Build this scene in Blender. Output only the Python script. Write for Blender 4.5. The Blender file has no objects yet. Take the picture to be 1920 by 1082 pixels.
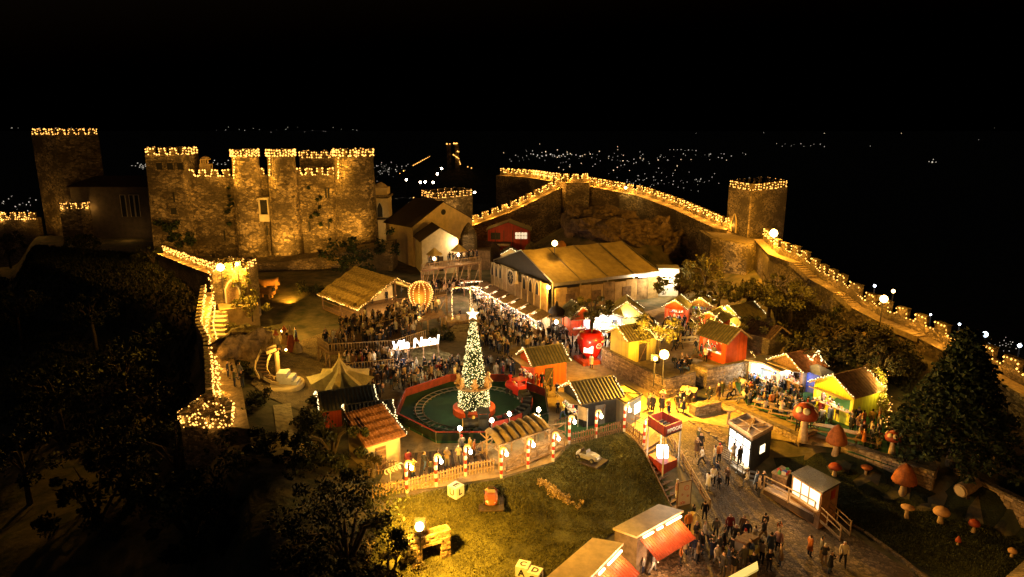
import bpy, math, random
import numpy as np
from mathutils import Vector, Matrix
from mathutils.geometry import delaunay_2d_cdt
R = math.radians
rnd = random.Random(7)
nr = np.random.RandomState(5)
C = bpy.context.scene.collection
S = bpy.context.scene
# ---------------------------------------------------------------- camera, sky, exposure
CAMZ = 26.0
PITCH = R(13.4)
FPX = 1280.0
cam = bpy.data.cameras.new('camera'); camo = bpy.data.objects.new('camera', cam); C.objects.link(camo)
cam.sensor_width = 36; cam.lens = 24; cam.clip_end = 20000; cam.clip_start = 0.5
camo.location = (0, 0, CAMZ); camo.rotation_euler = (math.pi/2-PITCH, 0, 0)
S.camera = camo
w = bpy.data.worlds.new('World'); S.world = w; w.use_nodes = True
nt = w.node_tree; bg = nt.nodes['Background']
sky = nt.nodes.new('ShaderNodeTexSky'); sky.sky_type = 'NISHITA'; sky.sun_disc = False
sky.sun_elevation = R(-4); sky.sun_rotation = R(200)
nt.links.new(sky.outputs[0], bg.inputs[0]); bg.inputs[1].default_value = 0.15
S.view_settings.view_transform = 'Standard'; S.view_settings.look = 'None'
S.view_settings.exposure = 0.35; S.view_settings.gamma = 1
cy = S.cycles
S.render.engine = 'CYCLES'
cy.use_denoising = True
try: cy.denoiser = 'OPENIMAGEDENOISE'; cy.denoising_input_passes = 'RGB_ALBEDO_NORMAL'
except Exception: pass
cy.volume_bounces = 0; cy.max_bounces = 5; cy.diffuse_bounces = 2; cy.glossy_bounces = 2; cy.transmission_bounces = 3
cy.transparent_max_bounces = 4; cy.sample_clamp_indirect = 2.0; cy.sample_clamp_direct = 0
cy.caustics_reflective = False; cy.caustics_refractive = False; cy.use_light_tree = True
# ---------------------------------------------------------------- pixel <-> place helpers (surveying the photograph)
cp, sp = math.cos(PITCH), math.sin(PITCH)
def ray(px, py):
    u = (px-960)/FPX; v = (541-py)/FPX
    return Vector((u, cp+v*sp, -sp+v*cp))
def P(px, py, z=0.0):
    d = ray(px, py); t = (z-CAMZ)/d.z
    return Vector((d.x*t, d.y*t, z))
def PD(px, py, Y):
    d = ray(px, py); t = Y/d.y
    return Vector((d.x*t, Y, CAMZ+d.z*t))
def sm(a, b, x):
    t = min(1, max(0, (x-a)/(b-a))); return t*t*(3-2*t)
def interp(tab, q):
    if q <= tab[0][0]: return tab[0][1]
    for (a, va), (b, vb) in zip(tab, tab[1:]):
        if q <= b: return va+(vb-va)*(q-a)/(b-a)
    return tab[-1][1]
LEFT = [(20,-12),(40,-16),(50,-21.5),(60,-27),(72,-31),(87,-40),(100,-60),(120,-85),(150,-105),(170,-100),(260,-60)]
RIGHT = [(20,50),(40,47),(54,44),(68,40),(88,40),(108,42),(120,40),(146,34),(170,20),(200,8),(260,5)]
EDGE = [(-30,32),(-8.5,44.6),(-5,46),(0,49.5),(3.5,52.5),(7.5,54.3),(13,54.3),(18,57),(60,57)]
STEPL = [(17,72),(19,62),(23.6,53.4),(26.5,51.6),(32,46.4),(45,36),(60,30)]
def noise2(x, y):
    return (math.sin(x*.31+y*.17)+math.sin(x*.13-y*.29+2)+.5*math.sin(x*.77+1.3*y))*.4
def H(x, y):
    e = interp(EDGE, x)
    dr = sm(-.2, .9, y-interp(STEPL, x)) if x > 17 else 0
    z = -2.1*sm(0, 11, e-y)*(1-dr)
    # right slope under the town wall, outcrop below the wall, castle mound
    z += 3.6*sm(26, 39, x)*sm(48, 62, y)*(1-sm(118,130,y))
    d = math.hypot((x-20)/1.5, (y-138)/1.1); z += 8.0*(1-sm(2, 15, d))
    z += 2.2*sm(88, 104, y)*sm(-16, -32, x)
    # left bank: ground under the stepped wall
    l = interp(LEFT, y); z += 1.2*sm(l+9, l+1, x)*(1-sm(80,95,y))
    r = interp(RIGHT, y)
    out = max(l-x, x-r-1, y-235)
    z -= 7*sm(0, 7, out) + 55*sm(5, 120, out)
    n = sm(-6, 10, out)
    z += n*noise2(x, y)*(1+2*sm(10,60,out))
    return z
def G(px, py):
    d = ray(px, py); t = 20.0; prev = t
    while t < 400:
        p = Vector((0,0,CAMZ))+d*t
        if p.z < H(p.x, p.y):
            a, b = prev, t
            for _ in range(18):
                m = (a+b)/2; q = Vector((0,0,CAMZ))+d*m
                if q.z < H(q.x, q.y): b = m
                else: a = m
            q = Vector((0,0,CAMZ))+d*b
            return Vector((q.x, q.y, H(q.x, q.y)))
        prev = t; t += .7
    return P(px, py, -60)
# ---------------------------------------------------------------- materials
MATS = {}
def mat(name, col, rough=.8, var=.0, scale=3.0, bump=0.0, bscale=None, metal=0.0, kind='noise', col2=None, island=0.0, emis=None, es=1.0):
    if name in MATS: return MATS[name]
    m = bpy.data.materials.new(name); m.use_nodes = True; MATS[name] = m
    n = m.node_tree.nodes; l = m.node_tree.links; b = n['Principled BSDF']
    b.inputs['Base Color'].default_value = (*col, 1); b.inputs['Roughness'].default_value = rough
    b.inputs['Metallic'].default_value = metal
    b.inputs['Specular IOR Level'].default_value = .3
    tc = n.new('ShaderNodeTexCoord')
    cur = None
    if var or col2:
        c2 = col2 or tuple(c*(1-var) for c in col)
        mx = n.new('ShaderNodeMix'); mx.data_type = 'RGBA'
        mx.inputs[6].default_value = (*c2, 1); mx.inputs[7].default_value = (*tuple(min(1, c*(1+var*.5)) for c in col), 1)
        if kind == 'stone':
            mp = n.new('ShaderNodeMapping'); mp.inputs['Scale'].default_value = (1, 1, 1.7)
            l.new(tc.outputs['Object'], mp.inputs[0])
            vo = n.new('ShaderNodeTexVoronoi'); vo.inputs['Scale'].default_value = scale
            l.new(mp.outputs[0], vo.inputs['Vector'])
            v2 = n.new('ShaderNodeTexVoronoi'); v2.feature = 'DISTANCE_TO_EDGE'; v2.inputs['Scale'].default_value = scale
            l.new(mp.outputs[0], v2.inputs['Vector'])
            rp = n.new('ShaderNodeMapRange'); rp.inputs[1].default_value = 0; rp.inputs[2].default_value = .09
            l.new(v2.outputs['Distance'], rp.inputs[0])
            sx = n.new('ShaderNodeSeparateColor'); l.new(vo.outputs['Color'], sx.inputs[0])
            mu = n.new('ShaderNodeMath'); mu.operation = 'MULTIPLY'
            l.new(sx.outputs[0], mu.inputs[0]); l.new(rp.outputs[0], mu.inputs[1])
            ns = n.new('ShaderNodeTexNoise'); ns.inputs['Scale'].default_value = .22; ns.inputs['Detail'].default_value = 6
            l.new(mp.outputs[0], ns.inputs['Vector'])
            r2 = n.new('ShaderNodeMapRange'); r2.inputs[1].default_value = .38; r2.inputs[2].default_value = .6; r2.inputs[3].default_value = .12
            l.new(ns.outputs[0], r2.inputs[0])
            m3 = n.new('ShaderNodeMath'); m3.operation = 'MULTIPLY'
            l.new(mu.outputs[0], m3.inputs[0]); l.new(r2.outputs[0], m3.inputs[1])
            l.new(m3.outputs[0], mx.inputs[0]); cur = rp.outputs[0]
        elif kind == 'plank':
            sx = n.new('ShaderNodeSeparateXYZ'); l.new(tc.outputs['Object'], sx.inputs[0])
            ad = n.new('ShaderNodeMath'); ad.operation = 'ADD'; l.new(sx.outputs[0], ad.inputs[0]); l.new(sx.outputs[1], ad.inputs[1])
            mu = n.new('ShaderNodeMath'); mu.operation = 'MULTIPLY'; mu.inputs[1].default_value = 4.2; l.new(ad.outputs[0], mu.inputs[0])
            fr = n.new('ShaderNodeMath'); fr.operation = 'FRACT'; l.new(mu.outputs[0], fr.inputs[0])
            fl = n.new('ShaderNodeMath'); fl.operation = 'FLOOR'; l.new(mu.outputs[0], fl.inputs[0])
            wn = n.new('ShaderNodeTexWhiteNoise'); wn.noise_dimensions = '1D'; l.new(fl.outputs[0], wn.inputs['W'])
            st = n.new('ShaderNodeMath'); st.operation = 'GREATER_THAN'; st.inputs[1].default_value = .1; l.new(fr.outputs[0], st.inputs[0])
            ns = n.new('ShaderNodeTexNoise'); ns.inputs['Scale'].default_value = scale; ns.inputs['Detail'].default_value = 6; l.new(tc.outputs['Object'], ns.inputs['Vector'])
            a1 = n.new('ShaderNodeMath'); a1.operation = 'MULTIPLY_ADD'; a1.inputs[1].default_value = .5; l.new(wn.outputs[0], a1.inputs[0]); l.new(ns.outputs[0], a1.inputs[2])
            m4 = n.new('ShaderNodeMath'); m4.operation = 'MULTIPLY'; l.new(a1.outputs[0], m4.inputs[0]); l.new(st.outputs[0], m4.inputs[1])
            l.new(m4.outputs[0], mx.inputs[0]); cur = st.outputs[0]
        else:
            ns = n.new('ShaderNodeTexNoise'); ns.inputs['Scale'].default_value = scale; ns.inputs['Detail'].default_value = 8
            ns.inputs['Roughness'].default_value = .65
            l.new(tc.outputs['Object'], ns.inputs['Vector'])
            r2 = n.new('ShaderNodeMapRange'); r2.inputs[1].default_value = .35; r2.inputs[2].default_value = .65
            l.new(ns.outputs[0], r2.inputs[0]); l.new(r2.outputs[0], mx.inputs[0])
        src = mx.outputs[2]
        if island:
            ge = n.new('ShaderNodeNewGeometry')
            hs = n.new('ShaderNodeHueSaturation'); l.new(src, hs.inputs['Color'])
            r3 = n.new('ShaderNodeMapRange'); r3.inputs[3].default_value = 1-island; r3.inputs[4].default_value = 1+island
            l.new(ge.outputs['Random Per Island'], r3.inputs[0]); l.new(r3.outputs[0], hs.inputs['Value'])
            src = hs.outputs[0]
        l.new(src, b.inputs['Base Color'])
    if bump:
        bp = n.new('ShaderNodeBump'); bp.inputs['Strength'].default_value = 1; bp.inputs['Distance'].default_value = bump
        if cur is None:
            ns = n.new('ShaderNodeTexNoise'); ns.inputs['Scale'].default_value = bscale or scale*4; ns.inputs['Detail'].default_value = 5
            l.new(tc.outputs['Object'], ns.inputs['Vector']); cur = ns.outputs[0]
        l.new(cur, bp.inputs['Height']); l.new(bp.outputs[0], b.inputs['Normal'])
    if emis:
        b.inputs['Emission Color'].default_value = (*emis, 1); b.inputs['Emission Strength'].default_value = es
        m.cycles.emission_sampling = 'NONE'
    return m
def glow(name, col, s, sample=False):
    if name in MATS: return MATS[name]
    m = bpy.data.materials.new(name); m.use_nodes = True; MATS[name] = m
    n = m.node_tree.nodes; b = n['Principled BSDF']
    b.inputs['Base Color'].default_value = (.8,.8,.8,1)
    b.inputs['Emission Color'].default_value = (*col, 1); b.inputs['Emission Strength'].default_value = s
    m.cycles.emission_sampling = 'AUTO' if sample else 'NONE'
    return m
STONE = mat('castle_stone', (.42,.33,.22), .95, .8, 1.6, .09, kind='stone')
STONE2 = mat('wall_stone', (.36,.28,.18), .95, .75, 2.6, .06, kind='stone')
STONE3 = mat('terrace_stone', (.45,.34,.2), .95, .7, 3.2, .05, kind='stone')
ROCK = mat('rock', (.2,.14,.08), .95, .7, 1.1, .25, 2.5)
PLASTER = mat('plaster', (.66,.6,.48), .9, .25, .8, .01)
CREAM = mat('cream_plaster', (.72,.55,.28), .9, .2, .9, .01)
WOOD = mat('wood', (.22,.13,.07), .8, .5, 5, .01)
WOODP = mat('pale_wood', (.4,.27,.14), .8, .45, 4, .01)
DWOOD = mat('dark_wood', (.07,.05,.035), .8, .4, 5, .01)
REDP = mat('red_paint', (.3,.035,.018), .6, .45, 2, .015, kind='plank')
ORNG = mat('orange_red_paint', (.6,.09,.02), .6, .4, 2, .015, kind='plank')
YELP = mat('yellow_paint', (.62,.5,.1), .7, .35, 2, .015, kind='plank')
LEMON = mat('lemon_paint', (.75,.72,.06), .7, .3, 2, .015, kind='plank')
GREYP = mat('grey_paint', (.18,.17,.15), .7, .4, 3, .015, kind='plank')
BLACKP = mat('black_paint', (.03,.03,.028), .6, .4, 3, .005)
WHITEP = mat('white_paint', (.75,.73,.68), .6, .12, 3)
ROOFD = mat('dark_corrugated_roof', (.12,.1,.06), .5, .5, 2, .01)
ROOFY = mat('pale_corrugated_roof', (.42,.36,.14), .6, .4, 2, .01)
TILE = mat('clay_tile', (.36,.16,.08), .85, .5, 3, .02)
TILED = mat('old_clay_tile', (.09,.05,.035), .9, .5, 3, .02)
THATCH = mat('thatch', (.5,.36,.14), .95, .55, 3.5, .12, 9)
FABRIC = mat('marquee_fabric', (.4,.31,.15), .55, .3, .9, .02, 1.2)
FABD = mat('dark_marquee_fabric', (.035,.03,.022), .7, .3, 1)
FABY = mat('yellow_canvas', (.55,.42,.14), .7, .3, 2, .02)
AWN = mat('beige_awning', (.6,.45,.24), .7, .25, 2)
METAL = mat('metal', (.4,.38,.34), .35, .2, 4, metal=.8)
RAIL = mat('dark_iron', (.06,.055,.05), .5, .2, 4, metal=.6)
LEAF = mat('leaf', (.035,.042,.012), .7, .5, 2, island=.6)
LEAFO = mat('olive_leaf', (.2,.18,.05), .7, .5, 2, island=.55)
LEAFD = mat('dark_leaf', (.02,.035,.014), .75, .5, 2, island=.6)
BARK = mat('bark', (.12,.09,.06), .95, .5, 5, .04)
GROUND = mat('earth', (.13,.1,.055), .95, .65, .45, .12, 1.4, col2=(.045,.05,.02))
PAVE = mat('gravel_paving', (.36,.26,.12), .85, .35, 1.3, .05, 7)
COBBLE = mat('cobble', (.22,.15,.085), .65, .7, 4.5, .05, kind='stone')
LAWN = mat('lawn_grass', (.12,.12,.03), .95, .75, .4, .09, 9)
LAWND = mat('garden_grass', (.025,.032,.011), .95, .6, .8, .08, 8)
TURF = mat('green_carpet', (.05,.13,.04), .9, .2, 1.5)
CARPET = mat('dark_green_carpet', (.015,.055,.025), .9, .25, 1.5)
SKIN = mat('skin', (.5,.3,.2), .6)
BULB = glow('warm_bulb', (1, .43, .08), 2.6)
BULBW = glow('white_bulb', (1, .78, .38), 2.0)
LAMPW = glow('lamp_glass', (1, .83, .55), 30)
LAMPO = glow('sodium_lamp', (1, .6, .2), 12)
TUBE = glow('tube_light', (1, .93, .85), 14)
# ---------------------------------------------------------------- mesh builder
class MB:
    def __init__(s): s.v = []; s.f = []; s.m = []
    def add(s, vs, fs, mi=0):
        o = len(s.v); s.v.extend([tuple(v) for v in vs]); s.f.extend([tuple(i+o for i in f) for f in fs]); s.m.extend([mi]*len(fs)); return s
    def hexa(s, b, t, mi=0):   # 4 bottom, 4 top (ccw)
        return s.add(list(b)+list(t), [(3,2,1,0),(4,5,6,7),(0,1,5,4),(1,2,6,5),(2,3,7,6),(3,0,4,7)], mi)
    def box(s, x0, x1, y0, y1, z0, z1, mi=0):
        return s.hexa([(x0,y0,z0),(x1,y0,z0),(x1,y1,z0),(x0,y1,z0)], [(x0,y0,z1),(x1,y0,z1),(x1,y1,z1),(x0,y1,z1)], mi)
    def prism(s, poly, z0, z1, mi=0):
        n = len(poly); zb = z0 if hasattr(z0,'__len__') else [z0]*n; zt = z1 if hasattr(z1,'__len__') else [z1]*n
        vs = [(p[0],p[1],zb[i]) for i,p in enumerate(poly)]+[(p[0],p[1],zt[i]) for i,p in enumerate(poly)]
        return s.add(vs, [tuple(range(n))[::-1], tuple(range(n,2*n))]+[(i,(i+1)%n,n+(i+1)%n,n+i) for i in range(n)], mi)
    def bar(s, p, q, w=.08, h=None, mi=0):
        p, q = Vector(p), Vector(q); d = (q-p)
        if d.length < 1e-5: return s
        d.normalize(); up = Vector((0,0,1)) if abs(d.z) < .95 else Vector((0,1,0))
        a = d.cross(up).normalized()*(w/2); b = a.cross(d).normalized()*((h or w)/2)
        return s.hexa([p-a-b,p+a-b,p+a+b,p-a+b], [q-a-b,q+a-b,q+a+b,q-a+b], mi)
    def tube(s, pts, rad, n=8, mi=0, cap=True):
        pts = [Vector(p) for p in pts]; k = len(pts); rs = rad if hasattr(rad,'__len__') else [rad]*k
        vs = []; ref = None
        for i, p in enumerate(pts):
            d = (pts[min(i+1,k-1)]-pts[max(i-1,0)]).normalized()
            up = Vector((0,0,1)) if abs(d.z) < .9 else Vector((1,0,0))
            if ref is not None: up = ref
            a = d.cross(up)
            if a.length < 1e-3: a = d.cross(Vector((0,1,0)))
            a.normalize(); b = a.cross(d).normalized(); ref = b
            for j in range(n):
                t = 2*math.pi*j/n; vs.append(p+(a*math.cos(t)+b*math.sin(t))*rs[i])
        fs = [(i*n+j, i*n+(j+1)%n, (i+1)*n+(j+1)%n, (i+1)*n+j) for i in range(k-1) for j in range(n)]
        if cap: fs += [tuple(range(n))[::-1], tuple(range((k-1)*n, k*n))]
        return s.add(vs, fs, mi)
    def lathe(s, prof, n=12, c=(0,0,0), mi=0, wob=None):
        vs = []
        for r, z in prof:
            for j in range(n):
                t = 2*math.pi*j/n; rr = r*(wob(t,z) if wob else 1); vs.append((c[0]+rr*math.cos(t), c[1]+rr*math.sin(t), c[2]+z))
        k = len(prof)
        fs = [(i*n+j, i*n+(j+1)%n, (i+1)*n+(j+1)%n, (i+1)*n+j) for i in range(k-1) for j in range(n)]
        fs += [tuple(range(n))[::-1], tuple(range((k-1)*n, k*n))]
        return s.add(vs, fs, mi)
    def octa(s, c, r, mi=0):
        x,y,z = c
        return s.add([(x+r,y,z),(x,y+r,z),(x-r,y,z),(x,y-r,z),(x,y,z+r),(x,y,z-r)], [(0,1,4),(1,2,4),(2,3,4),(3,0,4),(1,0,5),(2,1,5),(3,2,5),(0,3,5)], mi)
    def quad(s, a, b, c, d, mi=0): return s.add([a,b,c,d], [(0,1,2,3)], mi)
    def slab(s, a, b, c, d, t=.08, mi=0):
        a,b,c,d = map(Vector,(a,b,c,d)); n = (b-a).cross(c-a).normalized()*t
        if n.z > 0: n = -n
        return s.hexa([a+n,b+n,c+n,d+n],[a,b,c,d],mi)
    def build(s, name, mats, parent=None, smooth=False):
        me = bpy.data.meshes.new(name); me.from_pydata(s.v, [], s.f)
        mats = mats if isinstance(mats,(list,tuple)) else [mats]
        for m in mats: me.materials.append(m)
        if len(mats) > 1: me.polygons.foreach_set('material_index', s.m)
        if smooth: me.polygons.foreach_set('use_smooth', [True]*len(s.f))
        me.update(); o = bpy.data.objects.new(name, me); C.objects.link(o)
        if parent is not None: o.parent = parent
        return o
def tag(o, label=None, cat=None, group=None, kind=None):
    if label: o['label'] = label
    if cat: o['category'] = cat
    if group: o['group'] = group
    if kind: o['kind'] = kind
    return o
def thing(name, label, cat, loc=(0,0,0), rz=0, group=None):
    o = bpy.data.objects.new(name, None); C.objects.link(o); o.location = loc; o.rotation_euler = (0,0,rz)
    o.empty_display_size = .2
    return tag(o, label, cat, group)
def inst(name, me, parent, loc=(0,0,0), rot=(0,0,0), scale=None):
    o = bpy.data.objects.new(name, me); C.objects.link(o); o.parent = parent; o.location = loc; o.rotation_euler = rot
    if scale: o.scale = scale
    return o
def copy_tree(o, parent=None):
    c = o.copy(); C.objects.link(c)
    if parent: c.parent = parent
    for ch in o.children: copy_tree(ch, c)
    return c
def lamp(parent, loc, W, col=(1,.55,.16), rad=.15, typ='POINT', target=None, angle=100, name='lamp_light', blend=.6):
    d = bpy.data.lights.new(name, typ); d.energy = W; d.color = col; d.shadow_soft_size = rad
    o = bpy.data.objects.new(name, d); C.objects.link(o); o.parent = parent; o.location = loc
    if typ == 'SPOT':
        d.spot_size = R(angle); d.spot_blend = blend
        o.rotation_euler = (Vector(target)-Vector(loc)).to_track_quat('-Z','Y').to_euler()
    return o
ORANGE = (1,.43,.035); WARM = (1,.5,.1); WHITE = (1,.78,.48); YEL = (1,.53,.08)
def stuffmesh(name, V, F, m, parent=None, label=None, cat=None, mi=None):
    me = bpy.data.meshes.new(name)
    n, k = len(F), F.shape[1]
    me.vertices.add(len(V)); me.vertices.foreach_set('co', V.astype(np.float32).ravel())
    me.loops.add(n*k); me.loops.foreach_set('vertex_index', F.astype(np.int32).ravel())
    me.polygons.add(n); me.polygons.foreach_set('loop_start', np.arange(0,n*k,k,dtype=np.int32)); me.polygons.foreach_set('loop_total', np.full(n,k,dtype=np.int32))
    ms = m if isinstance(m,(list,tuple)) else [m]
    for q in ms: me.materials.append(q)
    if mi is not None: me.polygons.foreach_set('material_index', mi)
    me.update(calc_edges=True); me.validate()
    o = bpy.data.objects.new(name, me); C.objects.link(o)
    if parent is not None: o.parent = parent
    o['kind'] = 'stuff'
    if label: tag(o, label, cat)
    return o
def bulbs(pts, r, parent, m=None, name='bulbs'):
    n = len(pts)
    if not n: return
    P0 = np.array([tuple(p) for p in pts]); off = np.array([(1,0,0),(0,1,0),(-1,0,0),(0,-1,0),(0,0,1),(0,0,-1)])*r
    V = (P0[:,None,:]+off[None]*(.65+.6*nr.rand(n,1,1))).reshape(-1,3)
    f = np.array([(0,1,4),(1,2,4),(2,3,4),(3,0,4),(1,0,5),(2,1,5),(3,2,5),(0,3,5)])
    F = (np.arange(n)[:,None,None]*6+f[None]).reshape(-1,3)
    return stuffmesh(name, V, F, m or BULB, parent)
def resample(pl, sp_, jit=0):
    out = []; carry = 0
    for a, b in zip(pl, pl[1:]):
        a, b = Vector(a), Vector(b); L = (b-a).length
        if L < 1e-6: continue
        t = carry
        while t < L: out.append(a+(b-a)*(t/L)+Vector((rnd.uniform(-jit,jit),rnd.uniform(-jit,jit),rnd.uniform(-jit,jit)))); t += sp_
        carry = t-L
    return out
def string_lights(lines, label, sp_=.5, r=.07, m=None, W=0, every=5, col=WARM, off=(0,0,0), group=None, cable=True, jit=.06):
    p0 = Vector(lines[0][0]); t = thing('string_lights', label, 'string lights', p0, 0, group)
    pts = []; mb = MB()
    for ln in lines:
        pts += [p-p0 for p in resample(ln, sp_, jit) if rnd.random() > .07]
        if cable:
            for a, b in zip(ln, ln[1:]): mb.bar(Vector(a)-p0, Vector(b)-p0, .02)
    if cable and mb.v: mb.build('cable', RAIL, t)
    bulbs(pts, r, t, m)
    if W:
        k = 0
        for ln in lines:
            for p in resample(ln, every)[0 if len(lines)>1 else 0:]:
                lamp(t, p-p0+Vector(off), W, col, .12); k += 1
    return t
def text(txt, size, m, parent, loc, rot, name='lettering', ext=.01, align='CENTER', shear=0, bold=0):
    cu = bpy.data.curves.new(name, 'FONT'); cu.body = txt; cu.size = size; cu.extrude = ext; cu.align_x = align; cu.align_y = 'CENTER'; cu.shear = shear; cu.offset = bold
    cu.resolution_u = 3
    o = bpy.data.objects.new(name, cu); C.objects.link(o)
    me = bpy.data.meshes.new_from_object(o.evaluated_get(bpy.context.evaluated_depsgraph_get())); bpy.data.objects.remove(o)
    me.materials.clear(); me.materials.append(m)
    o = bpy.data.objects.new(name, me); C.objects.link(o); o.parent = parent; o.location = loc; o.rotation_euler = rot
    return o
def leafcloud(centers, nper, leaf, rng=nr):
    """centers: list (x,y,z,r); returns V,F of leaf quads"""
    cs = np.array(centers); n = nper*len(cs)
    idx = np.repeat(np.arange(len(cs)), nper)
    d = rng.normal(size=(n,3)); d /= np.linalg.norm(d,axis=1)[:,None]+1e-9
    rr = cs[idx,3:4]*(rng.rand(n,1)**.45); c = cs[idx,:3]+d*rr*np.array([1,1,.8])
    a = rng.normal(size=(n,3)); a /= np.linalg.norm(a,axis=1)[:,None]; b = np.cross(a, rng.normal(size=(n,3))); b /= np.linalg.norm(b,axis=1)[:,None]+1e-9
    s = leaf*(.5+rng.rand(n,1))
    V = np.stack([c-a*s, c+b*s*.5, c+a*s, c-b*s*.5],1).reshape(-1,3)
    return V, np.arange(n*4).reshape(-1,4)
def sheet(name, poly, m, dz=.05, step=1.6, hf=H, label=None):
    poly = [Vector((p[0],p[1])) for p in poly]
    dens = []
    for a, b in zip(poly, poly[1:]+poly[:1]):
        k = max(1, int((b-a).length/step)); dens += [a+(b-a)*(i/k) for i in range(k)]
    xs = [p.x for p in dens]; ys = [p.y for p in dens]
    def inside(x, y):
        c = False
        for a, b in zip(poly, poly[1:]+poly[:1]):
            if (a.y > y) != (b.y > y) and x < (b.x-a.x)*(y-a.y)/(b.y-a.y)+a.x: c = not c
        return c
    pts = list(dens); nb = len(dens)
    x = min(xs)+step/2
    while x < max(xs):
        y = min(ys)+step/2
        while y < max(ys):
            if inside(x, y): pts.append(Vector((x+rnd.uniform(-.1,.1), y+rnd.uniform(-.1,.1))))
            y += step
        x += step
    v, e, f, *_ = delaunay_2d_cdt(pts, [(i,(i+1)%nb) for i in range(nb)], [list(range(nb))], 1, 1e-4)
    mb = MB(); mb.add([(p.x,p.y,hf(p.x,p.y)+dz) for p in v], [tuple(q) for q in f])
    o = mb.build(name, m, smooth=True); o['kind'] = 'structure'
    return o
def sheetpx(name, px, m, dz=.05, step=1.6):
    return sheet(name, [G(*p) for p in px], m, dz, step)
# ---------------------------------------------------------------- terrain
def axis(lo, hi, step, far):
    a = [lo+i*step for i in range(int((hi-lo)/step)+1)]
    ext = [20,60,140,300,700,1500,3500,12000]
    return [lo-e for e in ext[::-1]]+a+[a[-1]+e for e in ext]
gx = axis(-120, 90, 1.5, 1); gy = axis(14, 262, 1.5, 1)
V = np.array([(x, y, H(x,y)) for y in gy for x in gx]); nx, ny = len(gx), len(gy)
ii = np.arange((nx-1)*(ny-1)); cx_, cy_ = ii%(nx-1), ii//(nx-1); b0 = cy_*nx+cx_
go = stuffmesh('ground', V, np.stack([b0,b0+1,b0+nx+1,b0+nx],1), GROUND)
go['kind'] = 'structure'
go.data.polygons.foreach_set('use_smooth', [True]*len(go.data.polygons))
# paved plaza, lawn, path, terraces of carpet
plaza_px = [(600,735),(640,660),(880,620),(868,600),(905,548),(1045,600),(1190,590),(1300,560),(1420,600),(1300,700),(1300,760),(1440,700),(1700,760),(1560,840),(1300,790),(1232,806),(1205,838),(1165,806),(1068,830),(1035,868),(940,895),(820,915),(700,925),(735,860),(660,800)]
sheetpx('plaza_paving', plaza_px, PAVE, .05)
sheetpx('lawn', [(742,938),(822,920),(942,900),(1037,872),(1070,836),(1165,812),(1207,846),(1225,880),(1255,920),(1262,965),(1150,1000),(1040,1082),(900,1200),(700,1190),(690,1060),(720,980)], LAWN, .09)
sheetpx('cobbled_path', [(1222,822),(1240,805),(1290,790),(1345,800),(1400,860),(1440,900),(1520,960),(1640,1030),(1760,1110),(1700,1200),(1000,1200),(1160,1030),(1290,975),(1330,940),(1262,860)], COBBLE, .07)
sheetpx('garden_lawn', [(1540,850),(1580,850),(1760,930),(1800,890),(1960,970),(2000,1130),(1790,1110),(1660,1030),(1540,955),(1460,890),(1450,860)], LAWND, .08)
sheetpx('green_carpet_terrace', [(1375,720),(1430,700),(1600,755),(1690,800),(1680,880),(1590,850),(1545,820),(1400,760)], TURF, .1)
sheetpx('green_carpet_corner', [(1040,800),(1060,765),(1150,790),(1160,805),(1066,826)], TURF, .1)
sheetpx('dirt_slope', [(470,720),(530,650),(620,620),(640,700),(600,760),(560,770),(500,745)], mat('dirt', (.2,.15,.08), .95, .5, 1.2, .05, 6), .1)
sheetpx('sandy_path', [(512,762),(545,758),(552,800),(575,830),(590,860),(540,875),(505,850),(518,810)], mat('pale_sand', (.38,.3,.15), .95, .5, 2, .06, 6), .12)
# ---------------------------------------------------------------- battlements
def crenel(parent, base, line, mw, gap, h, th, side, m, lights=True):
    """merlons along a parapet top; side=+1/-1: which face carries the light string"""
    me = None; outl = []
    for a, b in zip(line, line[1:]):
        d = b-a; L = d.length; n = max(1, round(L/(mw+gap))); st = L/n; u = d/L
        ang = math.atan2(d.y, d.x); nrm = Vector((-math.sin(ang), math.cos(ang), 0))*side
        w_ = st*mw/(mw+gap)
        if me is None:
            mb = MB(); mb.box(-w_/2, w_/2, -th/2, th/2, -.25, h); mb.box(-w_/2-.05, w_/2+.05, -th/2-.05, th/2+.05, h+.003, h+.09)
            me = mb.build('merlon', m); mesh = me.data; bpy.data.objects.remove(me)
            me = mesh; w0 = w_
        o_ = nrm*(th/2+.1)
        for i in range(n):
            c = a+u*(st*(i+.5)); inst('merlon', me, parent, c-base, (0,0,ang), (w_/w0,1,1))
            s0 = a+u*(st*(i+.5)-w_/2); s1 = a+u*(st*(i+.5)+w_/2); up = Vector((0,0,1))
            outl += [s0+o_+up*.05, s0+o_+up*h*.98, s1+o_+up*h*.98, s1+o_+up*.05]
    return outl
def poly_line(parent, base, pts, mw, gap, h, th, m, closed=True, side=1):
    pts = [Vector(p) for p in pts]
    return crenel(parent, base, pts+[pts[0]] if closed else pts, mw, gap, h, th, side, m)
def ztop(py, Y): return PD(960, py, Y).z
def ring(cx, cy, r, z, n): return [Vector((cx+r*math.cos(2*math.pi*i/n), cy+r*math.sin(2*math.pi*i/n), z)) for i in range(n)]
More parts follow.
